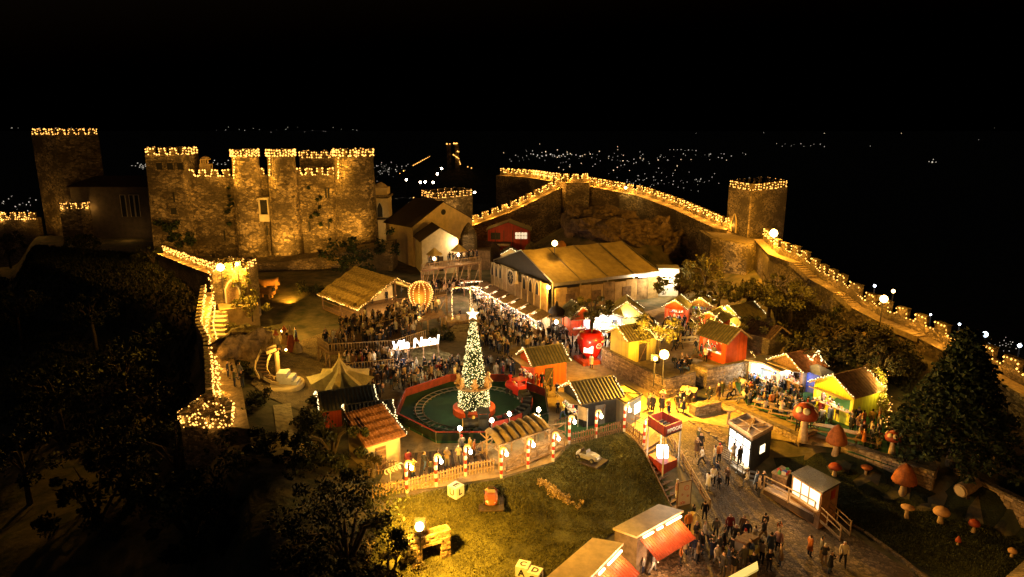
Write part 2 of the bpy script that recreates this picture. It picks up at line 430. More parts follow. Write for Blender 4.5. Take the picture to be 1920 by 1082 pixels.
# ---------------------------------------------------------------- castle
cb = Vector((-45, 125, 0))
castle = thing('castle', 'long stone castle with square and round towers outlined in warm lights above the market', 'castle', cb)
def L_(p): return Vector(p)-cb
def X(px, Y): return PD(px, 400, Y).x
castle_lights = []
def sq_tower(x0, x1, y0, y1, zt, name='square_tower', mw=1.1, gap=.9, batter=.4, slot=True):
    mb = MB(); zb = -1.5
    mb.hexa([L_((x0-batter,y0-batter,zb)),L_((x1+batter,y0-batter,zb)),L_((x1+batter,y1+batter,zb)),L_((x0-batter,y1+batter,zb))],
            [L_((x0,y0,zt-.8)),L_((x1,y0,zt-.8)),L_((x1,y1,zt-.8)),L_((x0,y1,zt-.8))])
    t_ = .45
    for q in ((x0,x1,y0,y0+t_),(x0,x1,y1-t_,y1),(x0,x0+t_,y0+t_,y1-t_),(x1-t_,x1,y0+t_,y1-t_)):
        mb.box(q[0]-cb.x,q[1]-cb.x,q[2]-cb.y,q[3]-cb.y,zt-.797,zt)
    o = mb.build(name, STONE, castle)
    i = .22
    ln = poly_line(o, cb, [(x0+i,y0+i,zt),(x1-i,y0+i,zt),(x1-i,y1-i,zt),(x0+i,y1-i,zt)], mw, gap, 1.1, .45, STONE, side=-1)
    return o, ln
def rd_tower(cx, cy, r, zt, n=8):
    mb = MB(); mb.lathe([(r+.5,-1.5),(r,zt-.8)], 28, L_((cx,cy,0)))
    k = 28
    for j in range(k):
        a0, a1 = 2*math.pi*j/k, 2*math.pi*(j+1)/k
        q = [L_((cx+rr*math.cos(a), cy+rr*math.sin(a), 0)) for rr, a in ((r-.45,a0),(r,a0),(r,a1),(r-.45,a1))]
        mb.prism(q, zt-.797, zt)
    o = mb.build('round_tower', STONE, castle)
    ln = poly_line(o, cb, ring(cx, cy, r-.22, zt, 16), 1.15, .9, 1.1, .45, STONE, side=-1)
    return o, ln
def curtain(x0, x1, y0, y1, zt, px_name='curtain_wall'):
    mb = MB(); mb.hexa([L_((x0,y0-.5,-1.5)),L_((x1,y0-.5,-1.5)),L_((x1,y1,-1.5)),L_((x0,y1,-1.5))],[L_((x0,y0,zt)),L_((x1,y0,zt)),L_((x1,y1,zt)),L_((x0,y1,zt))])
    o = mb.build(px_name, STONE, castle)
    ln = poly_line(o, cb, [(x0,y0+.3,zt),(x1,y0+.3,zt)], 1.05, .95, 1.15, .45, STONE, closed=False, side=-1)
    return o, ln
t1, l1 = sq_tower(X(285,124), X(351,124), 124, 131, ztop(290,124))
t2, l2 = rd_tower(X(461,124), 126, 2.35, ztop(293,124))
t3, l3 = rd_tower(X(528,124), 126, 2.45, ztop(293,124))
t4, l4 = rd_tower(X(662,125), 127.5, 3.6, ztop(293,125))
c1, k1 = curtain(X(352,126), X(440,126), 126.5, 129.5, ztop(331,126))
c2, k2 = curtain(X(482,126), X(504,126), 126.5, 129.5, ztop(329,126))
c3, k3 = curtain(X(552,126), X(634,126), 126.5, 129.5, ztop(328,126))
k_, l5 = sq_tower(X(568,138), X(660,138), 138, 146, ztop(296,138), 'keep')
names = [('leftmost square tower', l1), ('left round tower of the middle pair', l2), ('right round tower of the middle pair', l3), ('wide round tower at its right end', l4),
         ('low wall right of the square tower', k1), ('short wall between the two slim round towers', k2), ('low wall left of the wide round tower', k3), ('keep standing behind the front wall', l5)]
for nm, ln in names:
    lc_ = sum(ln, Vector((0,0,0)))/len(ln); yn_ = min(q_.y for q_ in ln)
    for dx_ in (-1.6,1.6): lamp(castle, Vector((lc_.x+dx_, yn_-1.0, lc_.z-.2))-cb, 40, (1,.46,.06), .3)
    string_lights([ln], f'warm light string along battlements of castle {nm}', .5, .17, W=0, group='light strings on the castle battlements')
for cx, nm in ((438.5,'left slim'), (505,'right slim'), (634,'wide')):
    string_lights([[PD(cx,334,123.4), PD(cx,296,123.4)]], f'vertical light string down the left edge of the {nm} round castle tower', .5, .15, group='light strings on the castle battlements', W=420, every=2.5, off=(-.3,-.8,0), col=(1,.44,.04))
# castle openings, chimney, oriel, streaks of ivy
mbw = MB(); mbw.box(-.55,.55,-.06,.3,-.6,.6)
wd = mbw.build('window', BLACKP); wme = wd.data; bpy.data.objects.remove(wd)
mbs = MB(); mbs.box(-.12,.12,-.06,.3,-.9,.9)
wd = mbs.build('arrow_slit', BLACKP); sme = wd.data; bpy.data.objects.remove(wd)
mbf = MB()
for q in ((-.75,.75,-.14,.1,-.8,-.6),(-.75,.75,-.14,.1,.6,.8),(-.75,-.55,-.14,.1,-.6,.6),(.55,.75,-.14,.1,-.6,.6)): mbf.box(*q)
wd = mbf.build('frame', STONE2); fme = wd.data; bpy.data.objects.remove(wd)
for px, py, k, tw, yy in ((299,312,0,t1,123.86),(319,312,0,t1,123.86),(338,312,0,t1,123.86),(326,396,0,t1,123.7),(326,370,1,t1,123.8),(580,425,1,c3,126.1),(616,420,1,c3,126.1),(611,362,1,c3,126.3),(616,362,1,c3,126.3),(501,432,1,c2,126.2),(421,442,1,c1,126.1)):
    p = PD(px, py, yy); o = inst('window' if k == 0 else 'arrow_slit', (wme, sme)[k], castle, p-cb)
    if k == 0: inst('frame', fme, o)
mb = MB(); p = PD(385, 331, 128)
mb.box(p.x-cb.x-.9,p.x-cb.x+.9,3,4.6,p.z-2,p.z+2.3); mb.box(p.x-cb.x-.7,p.x-cb.x+.7,3.1,4.5,p.z+3.0,p.z+3.2)
for q in (-.65,-.2,.2,.65): mb.box(p.x-cb.x+q-.1,p.x-cb.x+q+.1,3.05,3.25,p.z+2.3,p.z+3.0)
mb.lathe([(.9,0),(.6,.35),(.1,.55)],10,(p.x-cb.x,3.8,p.z+3.2)); mb.build('chimney', CREAM, castle)
p = PD(498, 392, 125.6); x = p.x-cb.x
mb = MB(); mb.box(x-.9,x+.9,-.4,1.6,p.z-2.2,p.z-1.6); mb.box(x-.9,x+.9,-.5,1.6,p.z-1.597,p.z-.9); mb.box(x-.9,x-.7,-.4,1.6,p.z-.897,p.z+1.8); mb.box(x+.7,x+.9,-.4,1.6,p.z-.897,p.z+1.8); mb.box(x-1,x+1,-.5,1.6,p.z+1.803,p.z+2.1)
o = mb.build('oriel_window', PLASTER, castle)
mb = MB(); mb.box(x-.68,x+.68,-.1,.1,p.z-.89,p.z+1.79); mb.build('pane', BLACKP, o)
def ivy(px, py, Y, n, rad, label, dens=70, leaf=.28, m=LEAFD, flat=.25, sz=1):
    c = PD(px, py, Y); cs = []
    for _ in range(n): cs.append((rnd.gauss(0,rad), rnd.uniform(-flat,flat), rnd.gauss(0,rad*sz), rnd.uniform(.4,.9)*rad*.7))
    V, F = leafcloud(cs, dens, leaf)
    t = thing('wall_shrub', label, 'shrub', c); o = stuffmesh('foliage', V, F, m, t)
    mb = MB(); mb.tube([(0,.2,-rad*1.6),(.1,.1,0),(.3,0,rad)], [.12,.08,.03], 5); mb.build('stem', BARK, t)
ivy(333, 440, 123.2, 14, 1.5, 'dark shrub growing out of the foot of the castle square tower')
ivy(595, 385, 126.0, 9, .7, 'thin dark ivy streak running down the castle wall beside paired slits', sz=3.2, dens=40)
ivy(428, 380, 126.0, 8, .7, 'dark damp creeper streak on castle wall left of the slim round tower', sz=3.5, dens=30)
# tiny hut with a white front at the castle foot
p = PD(575, 483, 119)
t = thing('castle_hut', 'tiny tin roofed hut with white front at the castle foot', 'hut', (p.x, p.y, p.z-1.4))
mb = MB(); mb.box(-1.5,1.5,-1,1,-.5,1.5); mb.build('wall', PLASTER, t)
mb = MB(); mb.slab((-1.7,-1.2,1.5),(1.7,-1.2,1.7),(1.7,1.3,2.1),(-1.7,1.3,1.9)); mb.build('roof', DWOOD, t)
# ---------------------------------------------------------------- far left tower and palace
cb2 = Vector((X(120,150),150,0))
ft = thing('square_castle_tower', 'tall square stone tower at the far left with crowned lights', 'tower', cb2)
def quadtower(parent, base, corners, zb, zt, name, m, th=.5, mw=1.2, gap=1.0, h=1.1, side=None):
    """corners ccw list of xy"""
    cs = [Vector((c[0]-base.x, c[1]-base.y)) for c in corners]
    mb = MB(); mb.prism(cs, zb, zt-.8)
    cen = sum(cs, Vector((0,0)))/4; inn = [c+(cen-c).normalized()*th*1.4 for c in cs]
    for i in range(4):
        j = (i+1)%4; mb.prism([cs[i],cs[j],inn[j],inn[i]], zt-.797, zt)
    o = mb.build(name, m, parent)
    mid = [c+(cen-c).normalized()*th*.7 for c in cs]
    ln = poly_line(o, base, [(c.x+base.x, c.y+base.y, zt) for c in mid], mw, gap, h, th, m, side=-1)
    return o, ln
zt = ztop(252,150)
a = PD(103,252,148); bL = PD(58,250,153); bR = PD(184,250,154)
fo, fl = quadtower(ft, cb2, [(bL.x,bL.y),(a.x,a.y),(bR.x,bR.y),(bR.x+bL.x-a.x,bR.y+bL.y-a.y)], -14, zt, 'shaft', STONE)
string_lights([fl], 'warm lights crowning the tall square tower at the far left', .5, .15, group='light strings on the left towers')
p = PD(138,383,146); cb3 = Vector((p.x,146,0))
t = thing('low_battlement', 'short lit battlement right of the tall far left tower', 'battlement', cb3)
o, ln = quadtower(t, cb3, [(p.x-2.2,144.5),(p.x+2.2,144.5),(p.x+2.2,149),(p.x-2.2,149)], -14, ztop(390,146), 'shaft', STONE)
string_lights([ln], 'warm lights on the short battlement beside the tall left tower', .5, .14, W=120, every=6, group='light strings on the left towers')
# wall at the far left edge
p0, p1 = PD(-40,408,150), PD(70,406,150); t = thing('town_wall', 'lit town wall running out of the left edge of the picture', 'wall', p0)
mb = MB(); mb.box(0,(p1-p0).x,0,1.2,-18,0); mb.build('wall_body', STONE2, t)
ln = crenel(t, p0, [p0+Vector((0,.25,0)), Vector((p1.x,p0.y+.25,p0.z))], 1.2, .9, 1.1, .5, -1, STONE2)
string_lights([ln,[p0+Vector((0,-.1,-.5)),p1+Vector((0,-.1,-.5))]], 'warm lights along the town wall at the far left edge', .5, .14, W=150, every=5, group='light strings on the left towers')
# dark palace between tower and castle
pp = PD(215,400,148); t = thing('palace', 'dark unlit palace building with tall windows between the tower and the castle', 'building', (pp.x,148,0))
mb = MB(); mb.box(-9,8.5,0,10,-14,ztop(350,148)); mb.build('wall', mat('dark_plaster',(.16,.13,.1),.9,.3,1), t)
mb = MB(); z = ztop(350,148); mb.add([(-9.5,-.6,z),(9,-.6,z),(9,10.6,z),(-9.5,10.6,z),(-6,5,z+2),(6,5,z+2)],[(0,1,5,4),(1,2,5),(2,3,4,5),(3,0,4),(3,2,1,0)]); mb.build('roof', TILED, t)
for px in (232,249,257):
    q = PD(px,386,147.9); mb = MB(); mb.box(-.5,.5,-.1,.1,-2.3,2.3); o = mb.build('window', BLACKP, t); o.location = (q.x-pp.x,-.03,q.z)
    mb = MB(); mb.box(-.6,-.5,-.2,.05,-2.4,2.4); mb.box(.5,.6,-.2,.05,-2.4,2.4); mb.box(-.5,.5,-.2,.05,2.3,2.4); mb.build('frame', PLASTER, o)
lamp(t, (4.5,-4,4), 60, WARM)
# ---------------------------------------------------------------- town walls
def town_wall(name, label, pts, width, side, m, mw, gap, mh=.9, ph=1.0, jit=.06, foot=None, steps=None, lights=True, sp_=.5, br=.1, W=100, every=5, llabel='', grp='light strings on the town wall', double=True):
    pts = [Vector(p) for p in pts]; base = Vector((pts[0].x, pts[0].y, 0)); t = thing(name, label, 'wall', base)
    n = len(pts); nr_ = []
    for i in range(n):
        d = (pts[min(i+1,n-1)]-pts[max(i-1,0)]); d.z = 0; d.normalize(); nr_.append(Vector((d.y,-d.x,0))*side)
    mb = MB(); top = MB(); par = MB()
    for i in range(n-1):
        a, b = pts[i]-base, pts[i+1]-base; ao, bo = a+nr_[i]*width, b+nr_[i+1]*width
        fa = (foot if foot is not None else min(H(pts[i].x,pts[i].y), H(pts[i].x+nr_[i].x*3, pts[i].y+nr_[i].y*3))-2)
        fb = (foot if foot is not None else min(H(pts[i+1].x,pts[i+1].y), H(pts[i+1].x+nr_[i+1].x*3, pts[i+1].y+nr_[i+1].y*3))-2)
        def dn(v, z): return Vector((v.x, v.y, z))
        mb.hexa([dn(a,fa),dn(b,fb),dn(bo,fb-4),dn(ao,fa-4)], [a,b,bo,ao])
        e = Vector((0,0,.06)); ia, ib = a-nr_[i]*.12, b-nr_[i+1]*.12; oa, ob = ao-nr_[i]*.5, bo-nr_[i+1]*.5
        top.hexa([ia+Vector((0,0,.004)),ib+Vector((0,0,.004)),ob+Vector((0,0,.004)),oa+Vector((0,0,.004))],[ia+e,ib+e,ob+e,oa+e])
        oa2, ob2 = ao-nr_[i]*.497, bo-nr_[i+1]*.497; z1 = Vector((0,0,ph))
        par.hexa([oa2,ob2,bo,ao],[oa2+z1,ob2+z1,bo+z1,ao+z1])
    mb.build('wall_body', m, t); top.build('walkway', mat('walkway_stone',(.34,.26,.15),.9,.4,3,.03), t); par.build('parapet', m, t)
    line = [pts[i]+nr_[i]*(width-.25)+Vector((0,0,ph)) for i in range(n)]
    ln = crenel(t, base, line, mw, gap, mh, .48, side*-1*-1 if False else (1 if side*1 > 0 else -1), m)
    if lights:
        lines = [ln]
        if double: lines.append([p-Vector((0,0,.35))-nr_[0]*.35 for p in line])
        string_lights(lines[:1], llabel, sp_, br, W=W, every=every, off=(-nr_[0].x*.9,-nr_[0].y*.9,-.2), group=grp, col=(1,.43,.05), jit=jit)
    return t, line
zw = lambda lst: [P(px,py,z) for px,py,z in lst]
wallA = zw([(1415,449,8.2),(1442,477,8.0),(1482,492,7.9),(1515,521,6.9),(1565,550,6.6),(1597,577,5.7),(1652,605,5.4),(1722,634,5.0),(1800,675,4.6),(1890,724,4.2),(2060,820,3.6)])
town_wall('town_wall', 'stone town wall descending to the right edge with walkway and lit merlons', wallA, 1.75, -1, STONE2, 1.25, 1.1, .9, 1.0, W=60, every=5, sp_=.45, br=.1, llabel='warm lights on the merlons of the wall descending to the right edge')
wallB = zw([(1362,432,8.3),(1337,427,8.6),(1262,392,10),(1195,367,11.5),(1162,361,12),(1100,349,12.6),(1068,344,13)])
town_wall('town_wall', 'stone town wall curving left from the square wall tower up the rocks', wallB, 2.4, 1, STONE2, 1.0, .85, .9, .9, W=260, every=7, sp_=.5, br=.13, llabel='warm lights on the wall curving left of the square wall tower', )
wallC = zw([(1068,344,13),(1020,368,10.7),(960,397,7.9),(885,424,5.2)])
town_wall('town_wall', 'stepped town wall dropping from the rocks towards the church', wallC, 1.6, 1, STONE2, 1.25, 1.0, 1.0, .8, foot=-2, W=260, every=7, sp_=.5, br=.14, llabel='warm lights on the stepped wall dropping towards the church')
wallD = zw([(1105,342,13.6),(1062,343,13.4),(1030,340,13.4),(990,333,13.2),(930,329,13.2)])
town_wall('town_wall', 'farthest lit town wall running left behind the hilltop corner', wallD, 2.0, 1, STONE2, 1.1, .9, 1.0, .8, foot=-2, W=260, every=8, sp_=.5, br=.16, llabel='warm lights on the farthest wall behind the hilltop corner')
for i0 in (2, 4, 6):
    a_, b_ = wallA[i0], wallA[i0+1]; d_ = (b_-a_); d2 = Vector((d_.x,d_.y,0)).normalized(); nn_ = Vector((d2.y,-d2.x,0))*-1; k_n = 7
    st_ = thing('wall_steps', 'stone steps on the descending wall walkway, '+{2:'upper flight near the wall tower',4:'middle flight',6:'lowest flight near the conifer'}[i0], 'steps', a_)
    for k in range(k_n):
        p_ = d_*(k/k_n); q_ = d_*((k+1)/k_n); mb = MB(); c4 = [p_-nn_*.15, q_-nn_*.15, q_+nn_*1.2, p_+nn_*1.2]; zt_ = p_.z+.12
        mb.prism([(v.x,v.y) for v in c4][::-1], zt_-.6, zt_); mb.build('step', MATS['walkway_stone'], st_)
# wall tower
A = P(1402,446,8.0); B_ = P(1361,431,8.0); D_ = P(1469,433,8.0)
tb = Vector((A.x,A.y,0)); wt = thing('wall_tower', 'square stone wall tower with pointed door and lights on its crown', 'tower', tb)
o, ln = quadtower(wt, tb, [(B_.x,B_.y),(A.x,A.y),(D_.x,D_.y),(D_.x+B_.x-A.x,D_.y+B_.y-A.y)], 0, P(1402,360,0).z if False else PD(1402,358,A.y).z, 'shaft', STONE2, mw=1.1, gap=.9, h=1.0)
string_lights([ln], 'warm lights on the crown of the square wall tower', .45, .11, group='light strings on the town wall')
def arch_poly(w, h, n=6, pointed=True):
    pts = [(-w/2,0)]
    for i in range(n+1):
        t = i/n; pts.append((-w/2*(1-t) if True else 0, h*.6+h*.4*math.sin(t*math.pi/2)))
    for i in range(1,n+1):
        t = i/n; pts.append((w/2*t, h*.6+h*.4*math.cos(t*math.pi/2)))
    pts.append((w/2,0)); return pts
def arch_obj(name, w, h, th, m, parent, loc, rz, rim=None, rimw=.2):
    """arched leaf standing in local xz plane, front -y"""
    pts = arch_poly(w, h); n = len(pts)
    mb = MB(); mb.add([(x,-th/2,z) for x,z in pts]+[(x,th/2,z) for x,z in pts], [tuple(range(n)), tuple(range(n,2*n))[::-1]]+[(i,i+n,(i+1)%n+n,(i+1)%n) for i in range(n)])
    o = mb.build(name, m, parent); o.location = loc; o.rotation_euler = (0,0,rz)
    if rim:
        mb = MB(); q = arch_poly(w+2*rimw, h+rimw)
        for i in range(n-1):
            a, b, c, d = pts[i], pts[i+1], q[i+1], q[i]
            mb.hexa([(a[0],-th/2-.06,a[1]),(b[0],-th/2-.06,b[1]),(c[0],-th/2-.06,c[1]),(d[0],-th/2-.06,d[1])],[(a[0],th/2,a[1]),(b[0],th/2,b[1]),(c[0],th/2,c[1]),(d[0],th/2,d[1])])
        mb.build('frame', rim, o)
    return o
mid = A.lerp(B_, .62); ang = math.atan2((A-B_).y, (A-B_).x)
nrm = Vector((math.sin(ang), -math.cos(ang), 0))
arch_obj('door', 1.5, 3.0, .1, BLACKP, wt, mid-tb+nrm*.06+Vector((0,0,.1)), ang, CREAM, .25)
qz = MB(); qz.tube([(0,0,7.0),(0,0,PD(1402,358,A.y).z-.9)], .16, 4); qz.build('lit_corner_strip', STONE3, wt)  # paler strip added for the lit sliver along the tower corner
# bastion under the tower
q = [P(1310,432,7.8), P(1333,447,7.8), P(1402,462,7.8), P(1425,455,7.8), P(1440,440,7.8), P(1362,425,7.8)]
bb = Vector((q[0].x,q[0].y,0)); t = thing('bastion', 'stained stone bastion below the square wall tower', 'bastion', bb)
mb = MB(); mb.prism([(v.x-bb.x,v.y-bb.y) for v in q], -1, 7.86); mb.build('shaft', mat('streaked_stone',(.4,.31,.19),.95,.8,2.2,.05,kind='stone'), t)
q2 = [v+Vector((0,0,.0)) for v in q]
mb = MB(); mb.prism([(v.x-bb.x,v.y-bb.y) for v in [P(1318,431,7.8),P(1335,444,7.8),P(1402,459,7.8),P(1422,453,7.8),P(1404,447,7.8)]], 7.864, 7.93); mb.build('walkway', MATS['walkway_stone'], t)
# ---------------------------------------------------------------- floodlights
def flood(p, label, W, col=ORANGE, pole=3.0, r=.32, glass=LAMPO, rad=.3, off=(0,0,0), group=None, aim=None, angle=140, lift=0):
    t = thing('floodlight', label, 'floodlight', p-Vector((0,0,pole)), 0, group)
    mb = MB(); mb.tube([(0,0,-.2),(0,0,pole-.1)], .06, 6); mb.build('pole', RAIL, t)
    mb = MB(); mb.box(-.35,.35,.1,.4,pole-.3,pole+.3); mb.build('housing', RAIL, t)
    mb = MB(); mb.lathe([(r*.1,-r),(r*.75,-r*.66),(r,0),(r*.75,r*.66),(r*.1,r)], 12, (0,-.15,pole)); mb.build('lens', glass, t, smooth=True)  # oversized glowing globe, the lamp's glare put into its shape
    if W:
        l = Vector((0,-.15-r-.25,pole+lift))+Vector(off)
        lamp(t, l, W, col, rad, 'SPOT' if aim else 'POINT', target=None if not aim else aim-t.location, angle=angle, name='flood_light')
    return t
# uplights at the foot of the castle
for px, py, Y, W, tx, lab in ((520,484,118,2600,(535,420),'between the two slim round towers'),(600,470,119,1500,(590,400),'below the paired slits'),(665,458,119,1500,(665,370),'at the wide round tower'),(465,488,118,800,(463,400),'under the left slim tower'),(330,470,116,500,(325,390),'under the square tower'),(400,478,117,500,(400,400),'under the wall right of the square tower')):
    p = PD(px,py,Y); t = thing('uplight', f'small ground floodlight aimed up the castle {lab}', 'floodlight', p, 0, 'castle uplights')
    mb = MB(); mb.box(-.25,.25,-.15,.15,-.5,.1); mb.box(-.4,.4,-.25,.25,.103,.2); mb.build('housing', RAIL, t)
    lamp(t, (0,.3,.6), W*1.5, (1,.45,.05), .25, 'SPOT', target=PD(tx[0],tx[1],126)-p, angle=135, blend=1)
for px, lab in ((80,'left tower'),(95,'tall left tower corner')):
    p = PD(px,455,143); t = thing('uplight', f'small ground floodlight aimed up the {lab}', 'floodlight', p, 0, 'tower uplights')
    mb = MB(); mb.box(-.25,.25,-.15,.15,-.5,.1); mb.box(-.4,.4,-.25,.25,.103,.2); mb.build('housing', RAIL, t)
    lamp(t, (-2,-.5,.6), 700, (1,.45,.05), .25, 'SPOT', target=PD(80,350,152)-p, angle=110, blend=1)
for px, py, tx, lab in ((545,575,(530,520),'toward the terrace wall behind dragon toys'),(625,560,(650,500),'toward the bushes on the terrace wall')):  # floodlights added to brighten the terrace wall and its bushes
    p = G(px,py); t = thing('uplight', f'added fill floodlight in the dark yard aimed {lab}', 'floodlight', p, 0, 'castle uplights')
    mb = MB(); mb.box(-.25,.25,-.15,.15,-.5,.1); mb.box(-.4,.4,-.25,.25,.103,.2); mb.build('housing', RAIL, t)
    lamp(t, (0,.3,1.0), 3800, (1,.42,.03), .25, 'SPOT', target=PD(tx[0],tx[1],112)-p, angle=95, blend=1)
# ---------------------------------------------------------------- gate tower at the left
Yg = 88.0; zg = 3.0
gx0, gx1 = PD(396,500,Yg).x, PD(461,500,Yg).x; gtop = PD(430,498,Yg).z
gb = Vector((gx0, Yg, 0)); W_ = gx1-gx0
gt = thing('gate_tower', 'floodlit stone gate tower with pointed wooden door and ivy', 'tower', gb)
mb = MB(); mb.box(0,W_,0,4,-2,gtop-.5); mb.build('shaft', STONE3, gt)
ln = poly_line(gt, gb, [gb+Vector(q) for q in ((.25,.25,gtop-.5),(W_-.25,.25,gtop-.5),(W_-.25,3.75,gtop-.5),(.25,3.75,gtop-.5))], .8, .6, .8, .45, STONE3, side=-1)
string_lights([ln], 'warm lights on the crown of the gate tower', .4, .1, group='light strings on the gate tower and its wall', W=60, every=6, off=(0,-.5,.2))
dx = PD(438,560,Yg).x-gx0
arch_obj('door', 1.7, 3.0, .12, WOODP, gt, (dx,-.08,zg+.05), 0, WHITEP, .18)
ivy(457, 540, Yg-.3, 16, .8, 'bright green ivy climbing right corner of the gate tower', sz=2, dens=60, leaf=.16, m=LEAFO)
ivy(470, 575, Yg-2, 14, 1.3, 'ivy bush spilling over the edge of the gate tower landing', sz=.5, dens=60, leaf=.16, m=LEAFO)
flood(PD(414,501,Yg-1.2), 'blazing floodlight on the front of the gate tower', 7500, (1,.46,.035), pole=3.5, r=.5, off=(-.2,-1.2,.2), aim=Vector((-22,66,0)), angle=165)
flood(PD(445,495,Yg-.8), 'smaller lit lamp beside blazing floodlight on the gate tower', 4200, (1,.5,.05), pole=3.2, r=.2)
# landing and broad steps
q = [P(405,560,zg), P(478,556,zg), P(485,572,zg), P(412,582,zg)]
mb = MB(); mb.prism([(v.x-gb.x,v.y-gb.y) for v in q], -1, zg); mb.build('landing', PAVE, gt)
st = thing('garden_steps', 'broad floodlit stone steps down from the gate tower landing', 'steps', P(412,590,zg))
for i in range(7):
    z = zg-.22*(i+1); a = P(400+i*-.5,583+i*8.5,z); b = P(426,583+i*8.5,z); mb = MB()
    o = st.location; mb.box(a.x-o.x, b.x-o.x, a.y-o.y-.75, a.y-o.y+.15, -3-i*.01, z-o.z); mb.build('step', mat('pale_step',(.6,.5,.33),.9,.25,3,.02), st)
wallL = zw([(303,478,5.4),(345,498,5.2),(390,520,5.0)])
town_wall('town_wall', 'low crenellated wall linking castle foot to the gate tower', [PD(296,476,116),PD(345,496,103),PD(393,514,91)], 1.4, -1, STONE3, .9, .7, .7, .6, foot=-8, W=150, every=5, sp_=.36, br=.11, jit=.16, llabel='dense warm lights on the wall between castle and gate tower', grp='light strings on the gate tower and its wall')
wallE = zw([(398,548,3.9),(394,585,3.4),(391,618,3.0),(408,650,2.8),(414,700,2.7),(420,760,2.6)])
town_wall('town_wall', 'left walkway wall descending from the gate tower to the small turret', wallE, 1.3, 1, STONE3, .8, .6, .6, .5, foot=-9, W=38, every=4, sp_=.3, br=.09, jit=.13, llabel='warm lights on the merlons of the left walkway wall', grp='light strings on the gate tower and its wall')
string_lights([[P(404,560,3.2),P(400,610,3),P(411,655,2.6),P(414,700,2.5),P(409,752,2.5)]], 'warm lights along inner edge of the left walkway', .3, .075, W=26, every=4, col=(1,.6,.15), group='light strings on the gate tower and its wall')
qt = [P(338,792,2.6),P(392,752,2.6),P(432,768,2.6),P(428,800,2.6)]
tb2 = Vector((qt[0].x,qt[0].y,0)); tu = thing('turret', 'low turret outlined in warm lights at the end of the left walkway', 'turret', tb2)
mb = MB(); mb.prism([(v.x-tb2.x,v.y-tb2.y) for v in (qt[0],qt[3],qt[2],qt[1])], -9, 2.6); mb.build('shaft', STONE3, tu)
ln = poly_line(tu, tb2, [qt[0],qt[3],qt[2],qt[1]], .8, .6, .7, .4, STONE3, side=-1)
string_lights([ln], 'warm lights around the low turret at the left', .3, .085, W=30, every=5, off=(0,0,.3), group='light strings on the gate tower and its wall')
sh = sheet('walkway_paving', [P(412,640,2.4),P(428,640,2.4),P(452,720,2.4),P(468,805,2.4),P(420,800,2.4),P(409,700,2.4)], MATS['walkway_stone'], 0, 1.5, hf=lambda x,y: 2.45)
mb = MB(); q = [P(412,640,2.4),P(428,640,2.4),P(452,720,2.4),P(468,805,2.4),P(420,800,2.4),P(409,700,2.4)][::-1]
t = thing('walkway_wall', 'stone retaining wall carrying the left walkway', 'wall', (q[0].x,q[0].y,0)); mb.prism([(v.x-q[0].x,v.y-q[0].y) for v in q], -6, 2.38); mb.build('wall_body', STONE3, t)
# ---------------------------------------------------------------- rocks
def rock(c, s, label=None, m=ROCK, seed=0, name='rock', n=4):
    import bmesh
    bm = bmesh.new(); bmesh.ops.create_icosphere(bm, subdivisions=n, radius=1)
    from mathutils import noise
    for v in bm.verts:
        q = v.co+Vector((seed*7.3,seed*3.1,seed)); k = 1+.4*noise.noise(q*1.2)+.3*noise.noise(q*2.9)+.16*abs(noise.noise(q*6))+.1*noise.noise(q*13)
        v.co = Vector((v.co.x*k*s[0], v.co.y*k*s[1], v.co.z*k*s[2]))
    me = bpy.data.meshes.new(name); bm.to_mesh(me); bm.free(); me.materials.append(m)
    o = bpy.data.objects.new(name, me); C.objects.link(o); o.location = c; o.rotation_euler = (0,0,seed)
    return tag(o, label, 'rock', 'rocks on the slopes')
rk = [((1135,428),6.2,9,4.5,'largest pale floodlit rock mound behind the marquee'),((1085,425),4.5,4,5,'dark upright rock under the hilltop wall corner'),((1180,445),5,5,3,'flat floodlit rock right of the mound behind the marquee'),
      ((1225,440),5,5,4,'dark rock below the curving wall'),((1270,470),5,4,4,'dark rock nearest the bastion'),((1120,395),4,3,4,'upper dark rock against the curving wall'),((1170,405),4,3,4,'dark rounded rock under middle of the curving wall'),((1085,390),3,3,5,'dark crag beneath the hilltop corner')]
for i, ((px,py),a,b,c,lab) in enumerate(rk):
    p = G(px,py); rock((p.x,p.y,p.z+c*.1),(a*.75,b*.75,c*.75),lab,seed=i+1)
rock(P(452,672,1.6),(1.9,3.8,2.6),'tall craggy rock right of the left walkway',seed=12,m=ROCK)
rock(P(470,645,1.2),(1.8,2.5,1.8),'floodlit mossy rock beside the broad steps',seed=14,m=mat('mossy_rock',(.3,.25,.1),.95,.6,1.3,.2,4))
for i,(px,py,s) in enumerate(((1560,640,1.6),(1610,650,1.8),(1500,665,1.3),(1655,690,1.6),(1540,690,1.2))):
    p = G(px,py); rock((p.x,p.y,p.z),(s*1.4,s,s*.7),('brown boulder on the slope under the right wall, leftmost but one','brown boulder on the slope under the right wall, topmost','flat brown boulder above the white kiosk','dark boulder on the slope nearest the big conifer','small boulder on the slope above the yellow hut')[i],seed=20+i)
